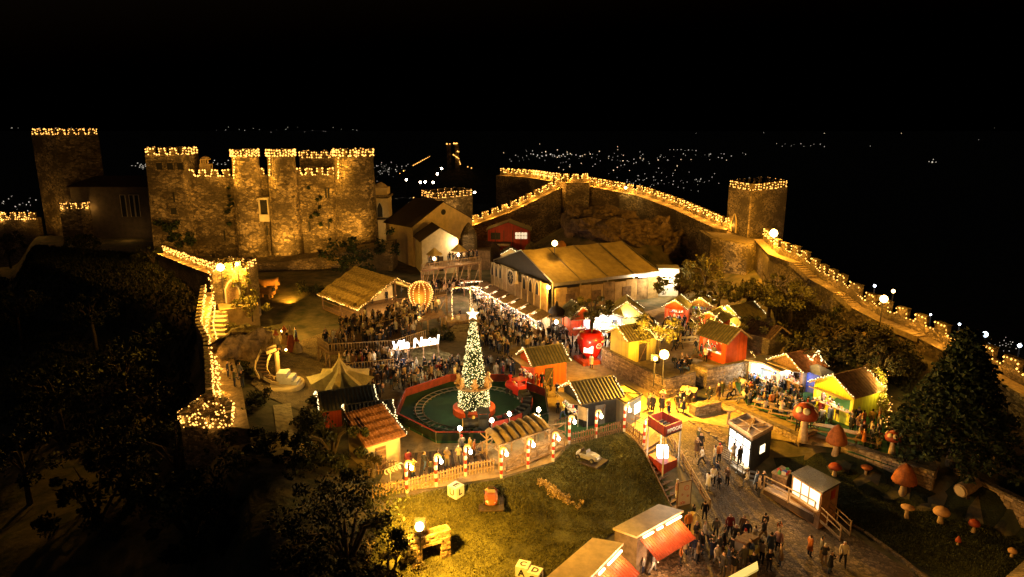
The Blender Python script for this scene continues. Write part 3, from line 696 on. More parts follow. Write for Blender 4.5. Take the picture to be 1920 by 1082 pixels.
# castle terrace wall
tw = [PD(462,560,112),PD(530,556,113),PD(606,548,114),PD(640,520,116),PD(736,505,120)]
tt = [496,491,482,474,458]
base = Vector((tw[0].x,tw[0].y,0)); t = thing('terrace_wall', 'rough retaining wall along the terrace below the castle', 'wall', base)
mb = MB()
for i in range(4):
    a,b = tw[i],tw[i+1]; za, zb_ = PD(500,tt[i],a.y).z, PD(500,tt[i+1],b.y).z
    mb.hexa([(a.x-base.x,a.y-base.y,-1),(b.x-base.x,b.y-base.y,-1),(b.x-base.x,b.y-base.y+6,-1),(a.x-base.x,a.y-base.y+6,-1)],[(a.x-base.x,a.y-base.y,za),(b.x-base.x,b.y-base.y,zb_),(b.x-base.x,b.y-base.y+6,zb_),(a.x-base.x,a.y-base.y+6,za)])
mb.build('wall_body', STONE2, t)
ivy(655,500,113,20,2.6,'dark green bush growing on the castle terrace wall',dens=60)
ivy(700,470,116,12,2.0,'dark bush at the right end of the castle terrace wall',dens=60)
# ---------------------------------------------------------------- gabled buildings
def roof_mesh(mb, w, d, ze, zr, over=.3, fo=.3, pitch=.0, amp=.04, y0=None, th=.06):
    """ridge along y, centred on x; from y=-fo to d+fo"""
    ya, yb = -fo, d+fo; sl = (zr-ze)/(w/2); xe = w/2+over; zE = ze-sl*over
    n = max(1, int((yb-ya)/(pitch/2))) if pitch else 1
    for sgn in (-1,1):
        vs = []; 
        for i in range(n+1):
            y = ya+(yb-ya)*i/n; k = amp*(i%2) if pitch else 0
            vs += [(0,y,zr+k),(sgn*xe,y,zE+k)]
        fs = [(2*i,2*i+2,2*i+3,2*i+1) if sgn<0 else (2*i,2*i+1,2*i+3,2*i+2) for i in range(n)]
        mb.add(vs, fs); mb.m[-len(fs):] = [i%2 for i in range(len(fs))] if pitch else [0]*len(fs)  # alternate strips take the second slot: rib highlight and shade put into colour
        b = [(0,ya,zr-th),(sgn*xe,ya,zE-th),(sgn*xe,yb,zE-th),(0,yb,zr-th)]; tp = [(0,ya,zr-.004),(sgn*xe,ya,zE-.004),(sgn*xe,yb,zE-.004),(0,yb,zr-.004)]
        if sgn > 0: b, tp = b, tp
        else: b, tp = b[::-1], tp[::-1]
        mb.hexa(b, tp)
    mb.tube([(0,ya,zr+.02),(0,yb,zr+.02)], .07, 6)
    return xe, zE
def gable_house(name, label, cat, c, rz, w, d, ze, zr, wallm, roofm, group=None, pitch=0, over=.25, fo=.25, base=-1.0, amp=.04):
    """c = middle of the front gable foot"""
    t = thing(name, label, cat, c, rz, group)
    mb = MB(); h = w/2
    mb.add([(-h,0,base),(h,0,base),(h,d,base),(-h,d,base),(-h,0,ze),(h,0,ze),(h,d,ze),(-h,d,ze),(0,0,zr-.1),(0,d,zr-.1)],
           [(3,2,1,0),(0,1,5,8,4),(2,3,7,9,6),(1,2,6,5),(3,0,4,7),(5,6,9,8),(4,8,9,7)])
    mb.build('wall', wallm, t)
    mb = MB(); t['xe'], t['zE'] = roof_mesh(mb, w, d, ze, zr, over, fo, pitch, amp); mb.build('roof', [roofm, BLACKP], t)  # black slot paints the shade between roof ribs
    return t
def loc2w(t, v):
    m = Matrix.Translation(t.location) @ Matrix.Rotation(t.rotation_euler[2], 4, 'Z'); return m @ Vector(v)
# church group
c0 = PD(774,421,126); c1 = PD(885,412,136); dv = c1-c0; ang = math.atan2(dv.y,dv.x); w_ = math.hypot(dv.x,dv.y)
mid = (c0+c1)/2
ch = gable_house('church', 'cream church with big gable and round window under the lit square tower', 'church', (mid.x,mid.y,0), ang, w_, 9, 8.0, 11.9, CREAM, DWOOD, over=.5)
mb = MB(); mb.lathe([(.55,-.05),(.55,.05)], 14); o = mb.build('round_window', BLACKP, ch); o.rotation_euler = (math.pi/2,0,0); o.location = (0,-.06,9.9)
a0 = PD(787,470,120); an = gable_house('church_annex', 'lower white annex with dark roof before the cream church', 'building', (a0.x+3.6,120.6,0), R(18), 6.6, 7, 6.3, 8.4, PLASTER, DWOOD, over=.4)
mb = MB(); mb.box(-.12,.12,-.1,.0,3.4,3.7); o = mb.build('lamp', LAMPO, an); o.location = (2.6,-.2,2.2)
lamp(an, (2.6,-1.2,5.6), 520, (1,.62,.25), .2)
lamp(ch, (-w_/2+2,-5,7), 450, (1,.55,.15), .2)
mb = MB(); mb.box(-.5,.5,-.12,.02,.5,3.2); o = mb.build('door', DWOOD, an)
p = PD(714,400,140); t = thing('bell_tower', 'cream bell tower with arched opening right of the castle', 'tower', (p.x,140,0))
zz = lambda py: PD(714,py,140).z
mb = MB(); mb.box(-1.9,1.6,0,4,-2,zz(372)); mb.build('shaft', CREAM, t)
for a,b,k in ((370,366,.3),(412,408,.2)): mb = MB(); mb.box(-1.9-k,1.6+k,-k,4+k,zz(a),zz(b)); mb.build('cornice', STONE3 if a<400 else DWOOD, t)
mb = MB(); mb.prism([(-1.7,0.2),(1.4,0.2),(1.4,3.8),(-1.7,3.8)], zz(366)+.003, zz(352)); mb.lathe([(1.5,0),(1.0,.5),(.2,1)],12,(-.15,2,zz(352))); mb.build('cupola', CREAM, t)
arch_obj('window', 1.1, 2.9, .1, BLACKP, t, (-.15,-.03,zz(407)), 0, PLASTER, .2)
lamp(t, (1,-4,6), 160, (1,.6,.2))
A = PD(816,368,150); B_ = PD(790,362,157); D_ = PD(886,364,158); tb3 = Vector((A.x,A.y,0))
t = thing('square_castle_tower', 'squat square stone tower with lit crown behind the church', 'tower', tb3)
o, ln = quadtower(t, tb3, [(B_.x,B_.y),(A.x,A.y),(D_.x,D_.y),(D_.x+B_.x-A.x,D_.y+B_.y-A.y)], -2, PD(816,372,150).z, 'shaft', STONE, mw=1.1, gap=.9)
string_lights([ln], 'warm lights on the crown of the squat tower behind the church', .52, .13)
q = PD(876,402,149.5); lamp(t, q-tb3, 900, (1,.55,.14), .3)
# little stone apse turret and brown house
p = PD(884,470,124); t = thing('stone_chapel', 'small stone chapel turret beside the church annex', 'chapel', (p.x,124,0))
mb = MB(); mb.box(-2.8,3.4,0,4,-1,3.6); mb.build('wall', mat('brown_wall',(.2,.13,.08),.9,.4,2), t)
mb = MB(); mb.lathe([(1.6,3.6),(1.5,6.3),(.9,7.6),(.15,8.6)], 8, (-.6,1.8,0)); mb.build('turret', STONE2, t)
p = PD(953,437,138); t = gable_house('red_house', 'red half timbered house with dark roof at foot of the stepped wall', 'house', (p.x,138,0), R(-4), 8.5, 5, 5.4, 7.0, REDP, DWOOD, over=.4)
for q in (-4.25,-2.6,-.9,.9,2.6,4.2): mb = MB(); mb.box(q-.07,q+.07,-.1,0,0,5.3); mb.build('timber', DWOOD, t)
mb = MB(); mb.box(1.4,3.9,-.08,-.02,3.6,4.9); o = mb.build('window', glow('lit_window',(1,.8,.5),.7), t)
mb = MB()
for q in (1.4,2.0,2.6,3.2,3.85): mb.box(q-.04,q+.04,-.14,-.09,3.55,4.95)
mb.box(1.35,3.95,-.14,-.09,4.2,4.28); mb.build('frame', DWOOD, o)
mb = MB(); mb.box(-3.6,-1.6,-.08,-.02,3.4,4.8); o = mb.build('window', BLACKP, t)
mb = MB(); mb.box(-4.2,.6,-3,-.2,2.6,3.0); mb.build('balcony', DWOOD, t)
lamp(t, (-1,-5,3.5), 260, WARM)
p = PD(925,452,130); gable_house('dark_shed', 'low dark roofed shed in front of the red house', 'shed', (p.x,129,0), R(60), 5, 7.5, 3.0, 4.4, DWOOD, TILED, over=.4)
p = PD(958,470,124); t = gable_house('wreath_house', 'small pale gabled booth with wreath and lit roof edge', 'booth', (p.x,124,0), R(5), 3.6, 3, 3.1, 4.0, CREAM, DWOOD, over=.2)
mb = MB(); mb.tube([(.62*math.cos(a*.4488),-.12,2.3+.62*math.sin(a*.4488)) for a in range(15)], .13, 6); mb.build('wreath', LEAFD, t)
string_lights([[loc2w(t,(-2,-.35,3.0)),loc2w(t,(0,-.35,4.1)),loc2w(t,(2,-.35,3.0))]], 'warm white lights on the roof edge of the small wreath booth', .2, .08, BULBW, group='light strings on booth roofs')
lamp(t, (-1,-3,3), 220, (1,.7,.3))
p = PD(1041,460,122); t = thing('blue_kiosk', 'blue lit kiosk with orange roof behind the marquee', 'kiosk', (p.x,122,0), R(3))
mb = MB(); mb.box(-2.3,2.6,0,2,0,3.6); mb.build('wall', mat('glowing_blue_wall',(.03,.08,.5),.6,emis=(.02,.08,.8),es=.5), t)  # wall colour given its own glow to look lit
mb = MB(); mb.box(-2.8,3.2,-.4,2.4,3.603,3.95); mb.build('roof', ORNG, t)
mb = MB(); mb.box(1.6,3.0,-.5,-.05,1.6,3.5); mb.build('side_panel', PLASTER, t)
mb = MB(); mb.lathe([(.2,0),(.8,.4),(.85,1.1),(.4,1.7),(.1,1.8)],10,(1.2,.4,3.95)); mb.lathe([(.1,0),(.5,.3),(.1,.6)],8,(2.6,0,4.2)); mb.build('roof_ornament', mat('toy_orange',(.5,.22,.06),.6,.3,2), t, smooth=True)
string_lights([[loc2w(t,(-2.8,-.5,3.75)),loc2w(t,(3.2,-.5,3.75))]], 'white lights along the roof edge of the blue kiosk', .25, .06, BULBW, group='light strings on booth roofs')
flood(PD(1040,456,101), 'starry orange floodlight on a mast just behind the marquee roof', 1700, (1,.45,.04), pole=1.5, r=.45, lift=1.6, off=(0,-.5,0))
# ---------------------------------------------------------------- marquee
fc = Vector((5.8,95,0)); ang = R(27); gd = Vector((-math.sin(ang),math.cos(ang),0)); ad = Vector((math.cos(ang),math.sin(ang),0))
Wm, Lm = 19.4, 19.0; cm = fc+gd*(Wm/2)
mq = thing('marquee', 'large beige marquee with four roof bays and arched front wall', 'marquee', cm, ang-math.pi/2)   # local -y = front gable side... x axis along gable reversed
# local frame: x along -gd (towards fc), y along ad
hw = Wm/2; ze, zr = 4.1, 7.35
for i in range(4):
    y0, y1 = Lm/4*i+.03, Lm/4*(i+1)-.03; mb = MB()
    for sgn in (-1,1):
        n = 6; vs = []
        for j in range(n+1):
            f = j/n; x = sgn*(hw+.15)*f; z = zr-(zr-ze)*f-.10*math.sin(f*math.pi); vs += [(x,y0,z+.05),(x,(y0+y1)/2,z-.06),(x,y1,z+.05)]
        fs = []
        for j in range(n):
            for k in (0,1):
                q = (3*j+k,3*j+k+1,3*j+k+4,3*j+k+3); fs.append(q if sgn < 0 else q[::-1])
        mb.add(vs, fs)
    mb.build('roof_panel', FABRIC, mq)
for i in range(5):
    y = Lm/4*i; mb = MB()
    for sgn in (-1,1): mb.bar((0,y,zr+.06),(sgn*(hw+.15),y,ze+.05),.14,.1); mb.bar((sgn*hw,y,0),(sgn*hw,y,ze),.16)
    mb.build('frame_rib', METAL, mq)
mb = MB(); mb.add([(-hw,-.02,ze-.2),(hw,-.02,ze-.2),(0,-.02,zr)],[(0,1,2)]); mb.add([(-hw,.04,ze-.2),(hw,.04,ze-.2),(0,.04,zr)],[(2,1,0)]); mb.build('gable_curtain', FABD, mq)
mb = MB()
mb.box(hw-.05,hw+.2,-.1,Lm+.1,ze-.42,ze+.02); mb.build('gutter', METAL, mq)
SCR = mat('scenery_board',(.48,.33,.14),.85,.35,1.2,.02)
# front scenery wall panels with arches (panel per arch)
panels = [(-9.4,-7.9,'a'),(-7.9,-6.4,'a'),(-6.4,-4.9,'a'),(-4.9,-3.4,'n'),(-3.4,-.4,'r'),(-.4,1.6,'s'),(1.6,3.6,'a'),(3.6,5.6,'a'),(5.6,7.6,'a'),(7.6,9.6,'n')]
for a, b, k in panels:
    mb = MB(); mb.box(a+.02,b-.02,-.75,-.62,0,4.0 if k in 'anr' else 2.6); o = mb.build('scenery_panel', SCR, mq)
    mb = MB(); mb.box(b-.1,b+.1,-.85,-.76,0,4.1 if k != 's' else 2.7); mb.build('pilaster', CREAM, o)
    m_ = (a+b)/2
    if k == 'a': arch_obj('arch_window', (b-a)*.5, 1.9, .06, BLACKP, o, (m_,-.79,1.9), 0, CREAM, .14)
    if k == 'r':
        mb = MB(); mb.lathe([(1.0,-.03),(1.0,.03)],18); q = mb.build('rose_window', BLACKP, o); q.rotation_euler = (math.pi/2,0,0); q.location = (m_,-.83,2.8)
        mb = MB(); mb.tube([(m_+1.2*math.cos(t*.349),-.85,2.8+1.2*math.sin(t*.349)) for t in range(19)], .16, 6)
        for t_ in range(4): mb.bar((m_-math.cos(t_*.785),-.87,2.8-math.sin(t_*.785)),(m_+math.cos(t_*.785),-.87,2.8+math.sin(t_*.785)),.05)
        mb.build('rose_frame', CREAM, o)
# statue
stp = loc2w(mq,(.6,-1.1,2.6)); t = thing('statue', 'small pale saint statue standing on scenery wall of the marquee', 'statue', stp)
mb = MB(); mb.lathe([(.32,0),(.28,.1),(.22,.5),(.26,1.0),(.2,1.25),(.08,1.35),(.13,1.5),(.12,1.62),(.04,1.72)],10); mb.build('figure', CREAM, t, smooth=True)
mb = MB(); mb.box(-.35,.35,-.3,.3,-.3,-.003); mb.build('plinth', CREAM, t)
# long side scenery wall (local x = +hw)
x = hw+.25; k = 0
while k < 9:
    y0, y1 = .2+k*2.08, .2+(k+1)*2.08; mb = MB(); mb.box(x,x+.1,y0+.03,y1-.03,0,ze-.7-.15*(k%2)); mb.build('side_panel', (SCR, mat('patched_board',(.3,.2,.09),.85,.6,.9,.02))[k%3==1], mq); k += 1
for y0 in (2,6.5,12): mb = MB(); mb.box(x+.1,x+.16,y0,y0+1.6,.8,2.4); mb.build('patch', mat('patch_board',(.2,.13,.07),.85,.5,2), mq)
mb = MB(); mb.box(-.25,.15,-.5,-.1,4.1,4.5); o = mb.build('corner_lamp', LAMPO, mq); o.location = (hw,-.4,-.7)
lamp(mq, (hw+.6,-1.3,3.7), 2000, (1,.48,.06), .25)
lamp(mq, (hw+2.2,Lm-3,2.9), 500, WHITE, .25)
mb = MB(); mb.box(hw+.3,hw+.5,Lm-4,Lm-.5,3.55,3.72); mb.build('tube_lamp', TUBE, mq)
# white annex box at its right end
p = PD(1254,512,104); t = thing('white_container', 'white lit container box at right end of the marquee', 'container', (p.x,104,1.5), R(-5))
mb = MB(); mb.box(-1.6,1.6,0,2.5,-1.5,2.9); mb.build('body', WHITEP, t); mb = MB(); mb.box(-1.7,1.7,-.1,2.6,2.903,3.0); mb.build('roof', GREYP, t)
mb = MB(); mb.lathe([(.05,-.2),(.2,0),(.05,.2)],10,(-.2,-.3,1.4)); mb.build('lamp', LAMPW, t); lamp(t,(-.2,-1.3,1.6),800,(1,.75,.4),.2)
string_lights([[P(400,556,4.2),P(388,600,3.6),P(386,635,3.3),P(404,660,3.1),P(408,705,3.0),P(412,755,3.0)]], 'second dense garland beside the left walkway wall', .2, .085, jit=.2, cable=False, group='light strings on the gate tower and its wall')
string_lights([[P(342,794,2.9),P(390,756,2.9),P(428,770,2.9),P(422,796,2.9),P(345,796,2.9)],[P(350,785,3.2),P(400,775,3.2),P(425,790,3.2)],[PD(398,505,87.5),PD(392,520,87),PD(396,550,86.5)]], 'tangled bright garland heaped on the low turret and gate corner', .2, .09, jit=.3, cable=False, group='light strings on the gate tower and its wall')
# ---------------------------------------------------------------- market huts
GOODS = [mat('goods_'+n, c, .6) for n, c in (('red',(.5,.05,.03)),('white',(.7,.68,.6)),('green',(.08,.3,.08)),('gold',(.6,.4,.08)),('blue',(.08,.12,.4)))]
def goods(t, x0, x1, y, z, n=14, s=.16, dy=.5):
    mb = MB()
    for _ in range(n):
        x = rnd.uniform(x0,x1); yy = y+rnd.uniform(-dy/2,dy/2); a = rnd.uniform(.4,1)*s; h = rnd.uniform(.5,1.6)*s
        if rnd.random() < .5: mb.box(x-a/2,x+a/2,yy-a/2,yy+a/2,z,z+h,rnd.randrange(5))
        else: mb.lathe([(a/2,0),(a/2,h*.7),(a/5,h)],6,(x,yy,z),rnd.randrange(5))
    o = mb.build('goods', GOODS, t); o['kind'] = 'stuff'; return o
def hut(px, py, rz, w, d, ze, zr, wallm, roofm, label, z=None, awn=AWN, W=140, lc=WHITE, opening='front', group='wooden market huts', lights=True, pitch=.34, inner=PLASTER, cat='market hut', sW=40, front=False, lab2=None, door=True, tube=True):
    c = G(px,py) if z is None else P(px,py,z); rz = R(rz)
    f = c if front else c-Vector((-math.sin(rz),math.cos(rz),0))*(d/2)
    t = thing('market_hut', label, cat, f, rz, group); h = w/2; k = .08
    def wall(mb, side):
        pass
    mb = MB()
    mb.add([(h,0,-.6),(h,d,-.6),(h,d,ze),(h,0,ze),(h-k,0,-.6),(h-k,d,-.6),(h-k,d,ze),(h-k,0,ze)], [(0,1,2,3),(7,6,5,4),(3,2,6,7),(0,3,7,4)]); mb.build('side_wall', wallm, t); mb = MB()
    if opening != 'left': mb.add([(-h,0,-.6),(-h,d,-.6),(-h,d,ze),(-h,0,ze),(-h+k,0,-.6),(-h+k,d,-.6),(-h+k,d,ze),(-h+k,0,ze)], [(3,2,1,0),(4,5,6,7),(7,6,2,3),(4,7,3,0)])
    if mb.v: mb.build('side_wall', wallm, t)
    mb = MB(); mb.add([(-h,d,-.6),(h,d,-.6),(h,d,ze),(0,d,zr-.05),(-h,d,ze)], [(0,4,3,2,1)]); mb.add([(-h+k,d-k,-.6),(h-k,d-k,-.6),(h-k,d-k,ze),(0,d-k,zr-.05),(-h+k,d-k,ze)], [(0,1,2,3,4)]); mb.build('back_wall', wallm, t)
    mb = MB(); y0, y1 = -.01, k
    if opening == 'front':
        mb.box(-h,h,y0,y1,-.6,.95); mb.box(-h,-h+.3,y0,y1,.953,2.1); mb.box(h-.3,h,y0,y1,.953,2.1); mb.box(-h,h,y0,y1,2.103,ze)
    else: mb.box(-h,h,y0,y1,-.6,ze)
    mb.add([(-h,y0,ze+.003),(h,y0,ze+.003),(0,y0,zr-.06),(-h,y1,ze+.003),(h,y1,ze+.003),(0,y1,zr-.06)],[(0,1,2),(5,4,3)])
    mb.build('front_wall', wallm, t)
    mb = MB(); xe, zE = roof_mesh(mb, w, d, ze, zr, .3, .35, pitch, .08); mb.build('roof', [roofm, BLACKP if roofm is ROOFD else roofm], t)  # on dark roofs black strips paint the shade between ribs
    for s_ in (-1,1):
        mb = MB(); mb.bar((0,-.38,zr-.02),(s_*xe,-.38,zE-.02),.05,.18); mb.build('bargeboard', WOODP, t)
    if opening == 'front':
        mb = MB(); mb.box(-h+.2,h-.2,-.35,.3,.955,1.03); mb.build('counter', WOODP, t)
        mb = MB(); mb.slab((-h+.3,0,2.12),(h-.3,0,2.12),(h-.3,-1.15,2.42),(-h+.3,-1.15,2.42),.04)
        if awn: mb.build('awning_flap', awn, t)
        for zz_ in (1.2,1.75):
            mb = MB(); mb.box(-h+.2,h-.2,d-.5,d-.12,zz_,zz_+.04); mb.build('shelf', WOODP, t); goods(t,-h+.3,h-.3,d-.3,zz_+.045,12,.22,.2)
        goods(t,-h+.3,h-.3,0,1.035,14)
        if tube:
            mb = MB(); mb.box(-h+.4,h-.4,.25,.33,2.2,2.26); mb.build('tube_lamp', TUBE, t)
        if W: lamp(t, (0,.7,2.0), W, lc, .12); lamp(t, (0,-.9,1.9), W*.35, lc, .12)
    if opening == 'left':
        mb = MB(); mb.box(-h-.01,-h+k,.1,.6,-.6,ze); mb.box(-h-.01,-h+k,d-.5,d,-.6,ze); mb.box(-h-.01,-h+k,.603,d-.503,2.2,ze); mb.box(-h-.01,-h+k,.603,d-.503,-.6,.9); mb.build('left_wall', wallm, t)
        mb = MB(); mb.box(-h-.02,-h+.3,.6,d-.5,.903,1.0); mb.build('counter', WHITEP, t); goods(t,-h,h-.3,d-.4,1.0,14)
        if W: lamp(t, (-h+.9,d/2,2.0), W, lc, .12)
    if door:
        mb = MB(); mb.box(h+.005,h+.06,d*.32,d*.32+1.0,-.1,1.95); o = mb.build('door', DWOOD if wallm is not BLACKP else GREYP, t)
        mb = MB(); mb.bar((h+.09,d*.32,0),(h+.09,d*.32+1,1.9),.04,.1); mb.build('brace', WOOD, o)
    if lights:
        string_lights([[loc2w(t,(-xe,-.48,zE+.08)),loc2w(t,(0,-.48,zr+.1)),loc2w(t,(xe,-.48,zE+.08))],[loc2w(t,(xe,d+.35,zE+.1)),loc2w(t,(0,d+.35,zr+.1))]], lab2 or ('gable lights on '+' '.join(label.split()[:12])), .17, .06, BULBW, group='light strings on hut gables', cable=False)
        if sW: lamp(t, (0,-.9,zr-.2), sW, YEL, .15)
    return t
hut(1018,712,-67,3.5,3.6,2.6,3.7,ORNG,ROOFD,'orange red hut with corrugated roof and beige flap behind the train stage')
hut(1108,782,-67,3.7,3.7,2.6,3.7,BLACKP,ROOFD,'black hut with white board at its corner right of the stage')
hut(1190,668,-62,3.2,4.2,2.7,3.7,YELP,ROOFD,'plain yellow hut on the walled terrace behind lit tree',z=1.6,opening='none',sW=60)
hut(1379,679,33,3.3,3.6,2.6,3.7,ORNG,ROOFD,'red hut with tiled dark roof on the right terrace corner',z=1.6,opening='left',lights=False,front=True,door=False,W=320)
hut(1432,655,33,3.0,3.4,2.2,3.1,STONE2,TILED,'dark roofed stone hut right behind the terrace red hut',z=1.6,opening='none',lights=False,door=False,W=0)
hut(1268,606,-25,2.6,2.4,2.5,3.4,ORNG,ROOFY,'small red hut under the trees with brightly lit white opening',z=1.6,W=260,door=False,sW=160)
hut(1312,600,-20,2.6,2.4,2.5,3.3,WOOD,ROOFY,'brown hut right beside the small red hut under the trees',z=1.6,W=90,door=False,sW=160)
hut(1338,628,-40,2.8,2.6,2.4,3.2,ORNG,ROOFY,'red hut half hidden by olive branches left of pale roofed hut',z=1.6,W=260,door=False,sW=160)
hut(1386,618,-60,3.4,3.6,2.3,3.3,YELP,ROOFY,'yellow hut with pale ribbed roof glowing behind the terrace red hut',z=1.6,W=900,lc=(1,.72,.3),door=False,sW=260)
hut(1080,622,18,3.0,3.4,2.7,3.8,ORNG,ROOFY,'red hut with pink lit counter beside the giant apple',W=260,lc=(1,.7,.8),door=False)
hut(1130,625,5,4.6,2.4,2.5,3.2,WHITEP,ROOFY,'wide white booth with bright white inside left of the gabled one',W=1000,lc=(1,.95,.88),door=False,awn=None)
hut(1172,617,-8,4.2,3.2,2.6,4.2,YELP,ROOFY,'white lit booth with tall yellow gable under the marquee side',W=1000,lc=(1,.95,.88),door=False,awn=None)
hut(1492,722,-62,3.8,3.0,2.5,3.6,WOOD,TILE,'brown hut with beige flap and festooned gable above giant mushroom',W=300,door=False)
hut(1583,772,-62,4.0,3.6,2.7,3.9,LEMON,TILE,'bright lemon hut with clay tile roof at the right carpet end',W=320,door=False,sW=90)
def pbox(name, label, cat, roofpx, z1, z0, bodym, roofm, parts=None, group=None, over=0.0):
    q = [P(x,y,z1) for x,y in roofpx]; b = Vector((q[0].x,q[0].y,0)); t = thing(name, label, cat, b, 0, group)
    l = [(v.x-b.x, v.y-b.y) for v in q]
    area = sum(l[i][0]*l[(i+1)%4][1]-l[(i+1)%4][0]*l[i][1] for i in range(4))
    if area < 0: l = l[::-1]; 
    cx_ = sum(p[0] for p in l)/4; cy__ = sum(p[1] for p in l)/4
    ins = [((p[0]-cx_)*.94+cx_,(p[1]-cy__)*.94+cy__) for p in l]
    mb = MB(); mb.prism(ins, z0, z1-.15); mb.build('body', bodym, t)
    mb = MB(); mb.prism(l, z1-.147, z1); mb.build('roof', roofm, t)
    return t, q, b
# glass topped grey kiosk
t, q, b = pbox('grey_kiosk','flat grey kiosk with panelled glass roof behind the candy cane fence','kiosk',[(1136,733),(1171,722),(1204,740),(1174,757)],2.4,-.1,GREYP,mat('glass_roof',(.5,.42,.15),.25,.5,1.5))
mb = MB()
for i in range(4): mb.bar(q[i]-b+Vector((0,0,.06)), q[(i+1)%4]-b+Vector((0,0,.06)), .1)
mb.bar(q[0]-b+Vector((0,0,.07)), q[2]-b+Vector((0,0,.07)), .07); mb.bar(q[1].lerp(q[0],.5)-b+Vector((0,0,.07)), q[3].lerp(q[2],.5)-b+Vector((0,0,.07)), .06); mb.build('roof_frame', RAIL, t)
m_ = q[2].lerp(q[3],.3)-b; mb = MB(); dd = (q[2]-q[3]).normalized(); nn = Vector((dd.y,-dd.x,0))
mb.slab(m_-dd*.5+nn*.03+Vector((0,0,-1.5)), m_+dd*.5+nn*.03+Vector((0,0,-1.5)), m_+dd*.5+nn*.03+Vector((0,0,-.5)), m_-dd*.5+nn*.03+Vector((0,0,-.5)), .03)
mb.build('window', glow('kiosk_window',(1,.85,.5),2.5), t); lamp(t, m_+nn*.9+Vector((0,0,-.9)), 90, (1,.8,.4))
# white display kiosk on the carpet
t = hut(1443,722,-55,3.6,2.4,2.5,2.7,WHITEP,GREYP,'white kiosk with lit picture panel and round emblem on the green carpet',W=350,lights=False,door=False,awn=None,pitch=0,opening='front',cat='kiosk',lc=(.85,.93,1))
mb = MB(); mb.lathe([(.36,-.03),(.36,.03)],16); o = mb.build('emblem', DWOOD, t); o.rotation_euler = (math.pi/2,0,0); o.location = (.6,-.06,.45)
mb = MB(); mb.tube([(.26*math.cos(a*.4488),.26*math.sin(a*.4488),.05) for a in range(15)],.03,5); mb.build('ring', WHITEP, o)
# blue tent
p = G(1516,738); t = thing('blue_tent','small dark blue tent between the brown hut and the lemon hut','tent',p,R(-60))
mb = MB(); mb.box(-1.2,1.2,0,1.8,-.4,2.2); mb.build('body', mat('blue_canvas',(.06,.08,.3),.7,.4,2), t); mb = MB(); mb.add([(-1.3,-.1,2.2),(1.3,-.1,2.2),(1.3,1.9,2.2),(-1.3,1.9,2.2),(0,.9,2.9)],[(0,1,4),(1,2,4),(2,3,4),(3,0,4),(3,2,1,0)]); mb.build('roof', mat('pale_blue_canvas',(.25,.28,.45),.7,.3,2), t)
lamp(t,(0,-.8,1.6),60,(.7,.8,1))
string_lights([[G(1505,715)+Vector((0,0,3.1)),G(1516,730)+Vector((0,0,3.0)),G(1528,715)+Vector((0,0,3.3)),G(1535,735)+Vector((0,0,3.1))]],'warm festoon hanging in curves between brown hut and lemon hut',.15,.07,BULBW,W=50,every=3)
# stalls in a row along the marquee
r0, r1 = P(905,566), P(1012,628)
for i in range(7):
    f = i/6; p = r0.lerp(r1, f); rz = math.atan2((r1-r0).y,(r1-r0).x)
    lab = ['farthest stall in the row along the marquee front','second farthest stall in the row along the marquee front','third farthest stall in the row along the marquee','middle stall in the row of seven along the marquee front','third nearest stall in the row along the marquee front','second nearest stall in the row along the marquee','nearest stall in the row along the marquee beside the dark lantern kiosk'][i]
    t = thing('market_stall', 'brown wooden '+lab, 'market stall', p, rz, 'row of stalls along the marquee'); w_ = 1.15
    mb = MB(); mb.slab((-w_,-1.0,2.25),(w_,-1.0,2.25),(w_,1.0,2.95),(-w_,1.0,2.95),.06); mb.build('roof', (WOODP if i > 2 else WOOD), t)
    mb = MB(); mb.box(-w_,w_,-.6,-.5,0,.95); mb.box(-w_,w_,-.75,.0,.953,1.02); mb.build('counter', WOODP, t)
    mb = MB(); mb.box(-w_,w_,.85,.95,0,2.3); mb.build('back_wall', WOODP, t)
    for s_ in (-1,1): mb = MB(); mb.box(s_*w_-.05,s_*w_+.05,-.95,-.85,0,2.2); mb.build('post', WOOD, t)
    goods(t,-w_+.2,w_-.2,-.4,1.025,14,.2,.4)
    mb = MB(); mb.box(-w_+.2,w_-.2,-.8,-.72,2.12,2.18); mb.build('tube_lamp', TUBE, t)
    lamp(t,(0,-.5,1.95),260,(1,.88,.7),.12); lamp(t,(0,-1.7,2.3),90,WARM,.12)
    string_lights([[loc2w(t,(-w_,-1.08,2.25)),loc2w(t,(w_,-1.08,2.25))]], 'bulbs on the '+lab, .2, .07, BULBW, group='light strings on the stall row', cable=False)
# dark lantern kiosk
p = P(1043,622); t = thing('lantern_kiosk','dark domed lantern shaped kiosk with warm inside at the stall row end','kiosk',p)
mb = MB(); mb.lathe([(1.0,0),(1.0,.9)],8); mb.build('base', DWOOD, t)
for i in range(8): a = i*math.pi/4; mb = MB(); mb.tube([(.9*math.cos(a),.9*math.sin(a),.9),(.9*math.cos(a),.9*math.sin(a),2.2)],.06,5); mb.build('post', DWOOD, t)
mb = MB(); mb.lathe([(1.25,2.15),(1.2,2.4),(1.0,2.9),(.6,3.3),(.25,3.45),(.2,3.8),(.05,4.1)],12); mb.build('dome', DWOOD, t, smooth=True)
mb = MB(); mb.lathe([(.1,1.0),(.25,1.3),(.1,1.6)],8); mb.build('lamp', LAMPW, t); lamp(t,(0,0,2.0),90,(1,.8,.5)); lamp(t,(0,-1.4,1.6),60,(1,.8,.5))
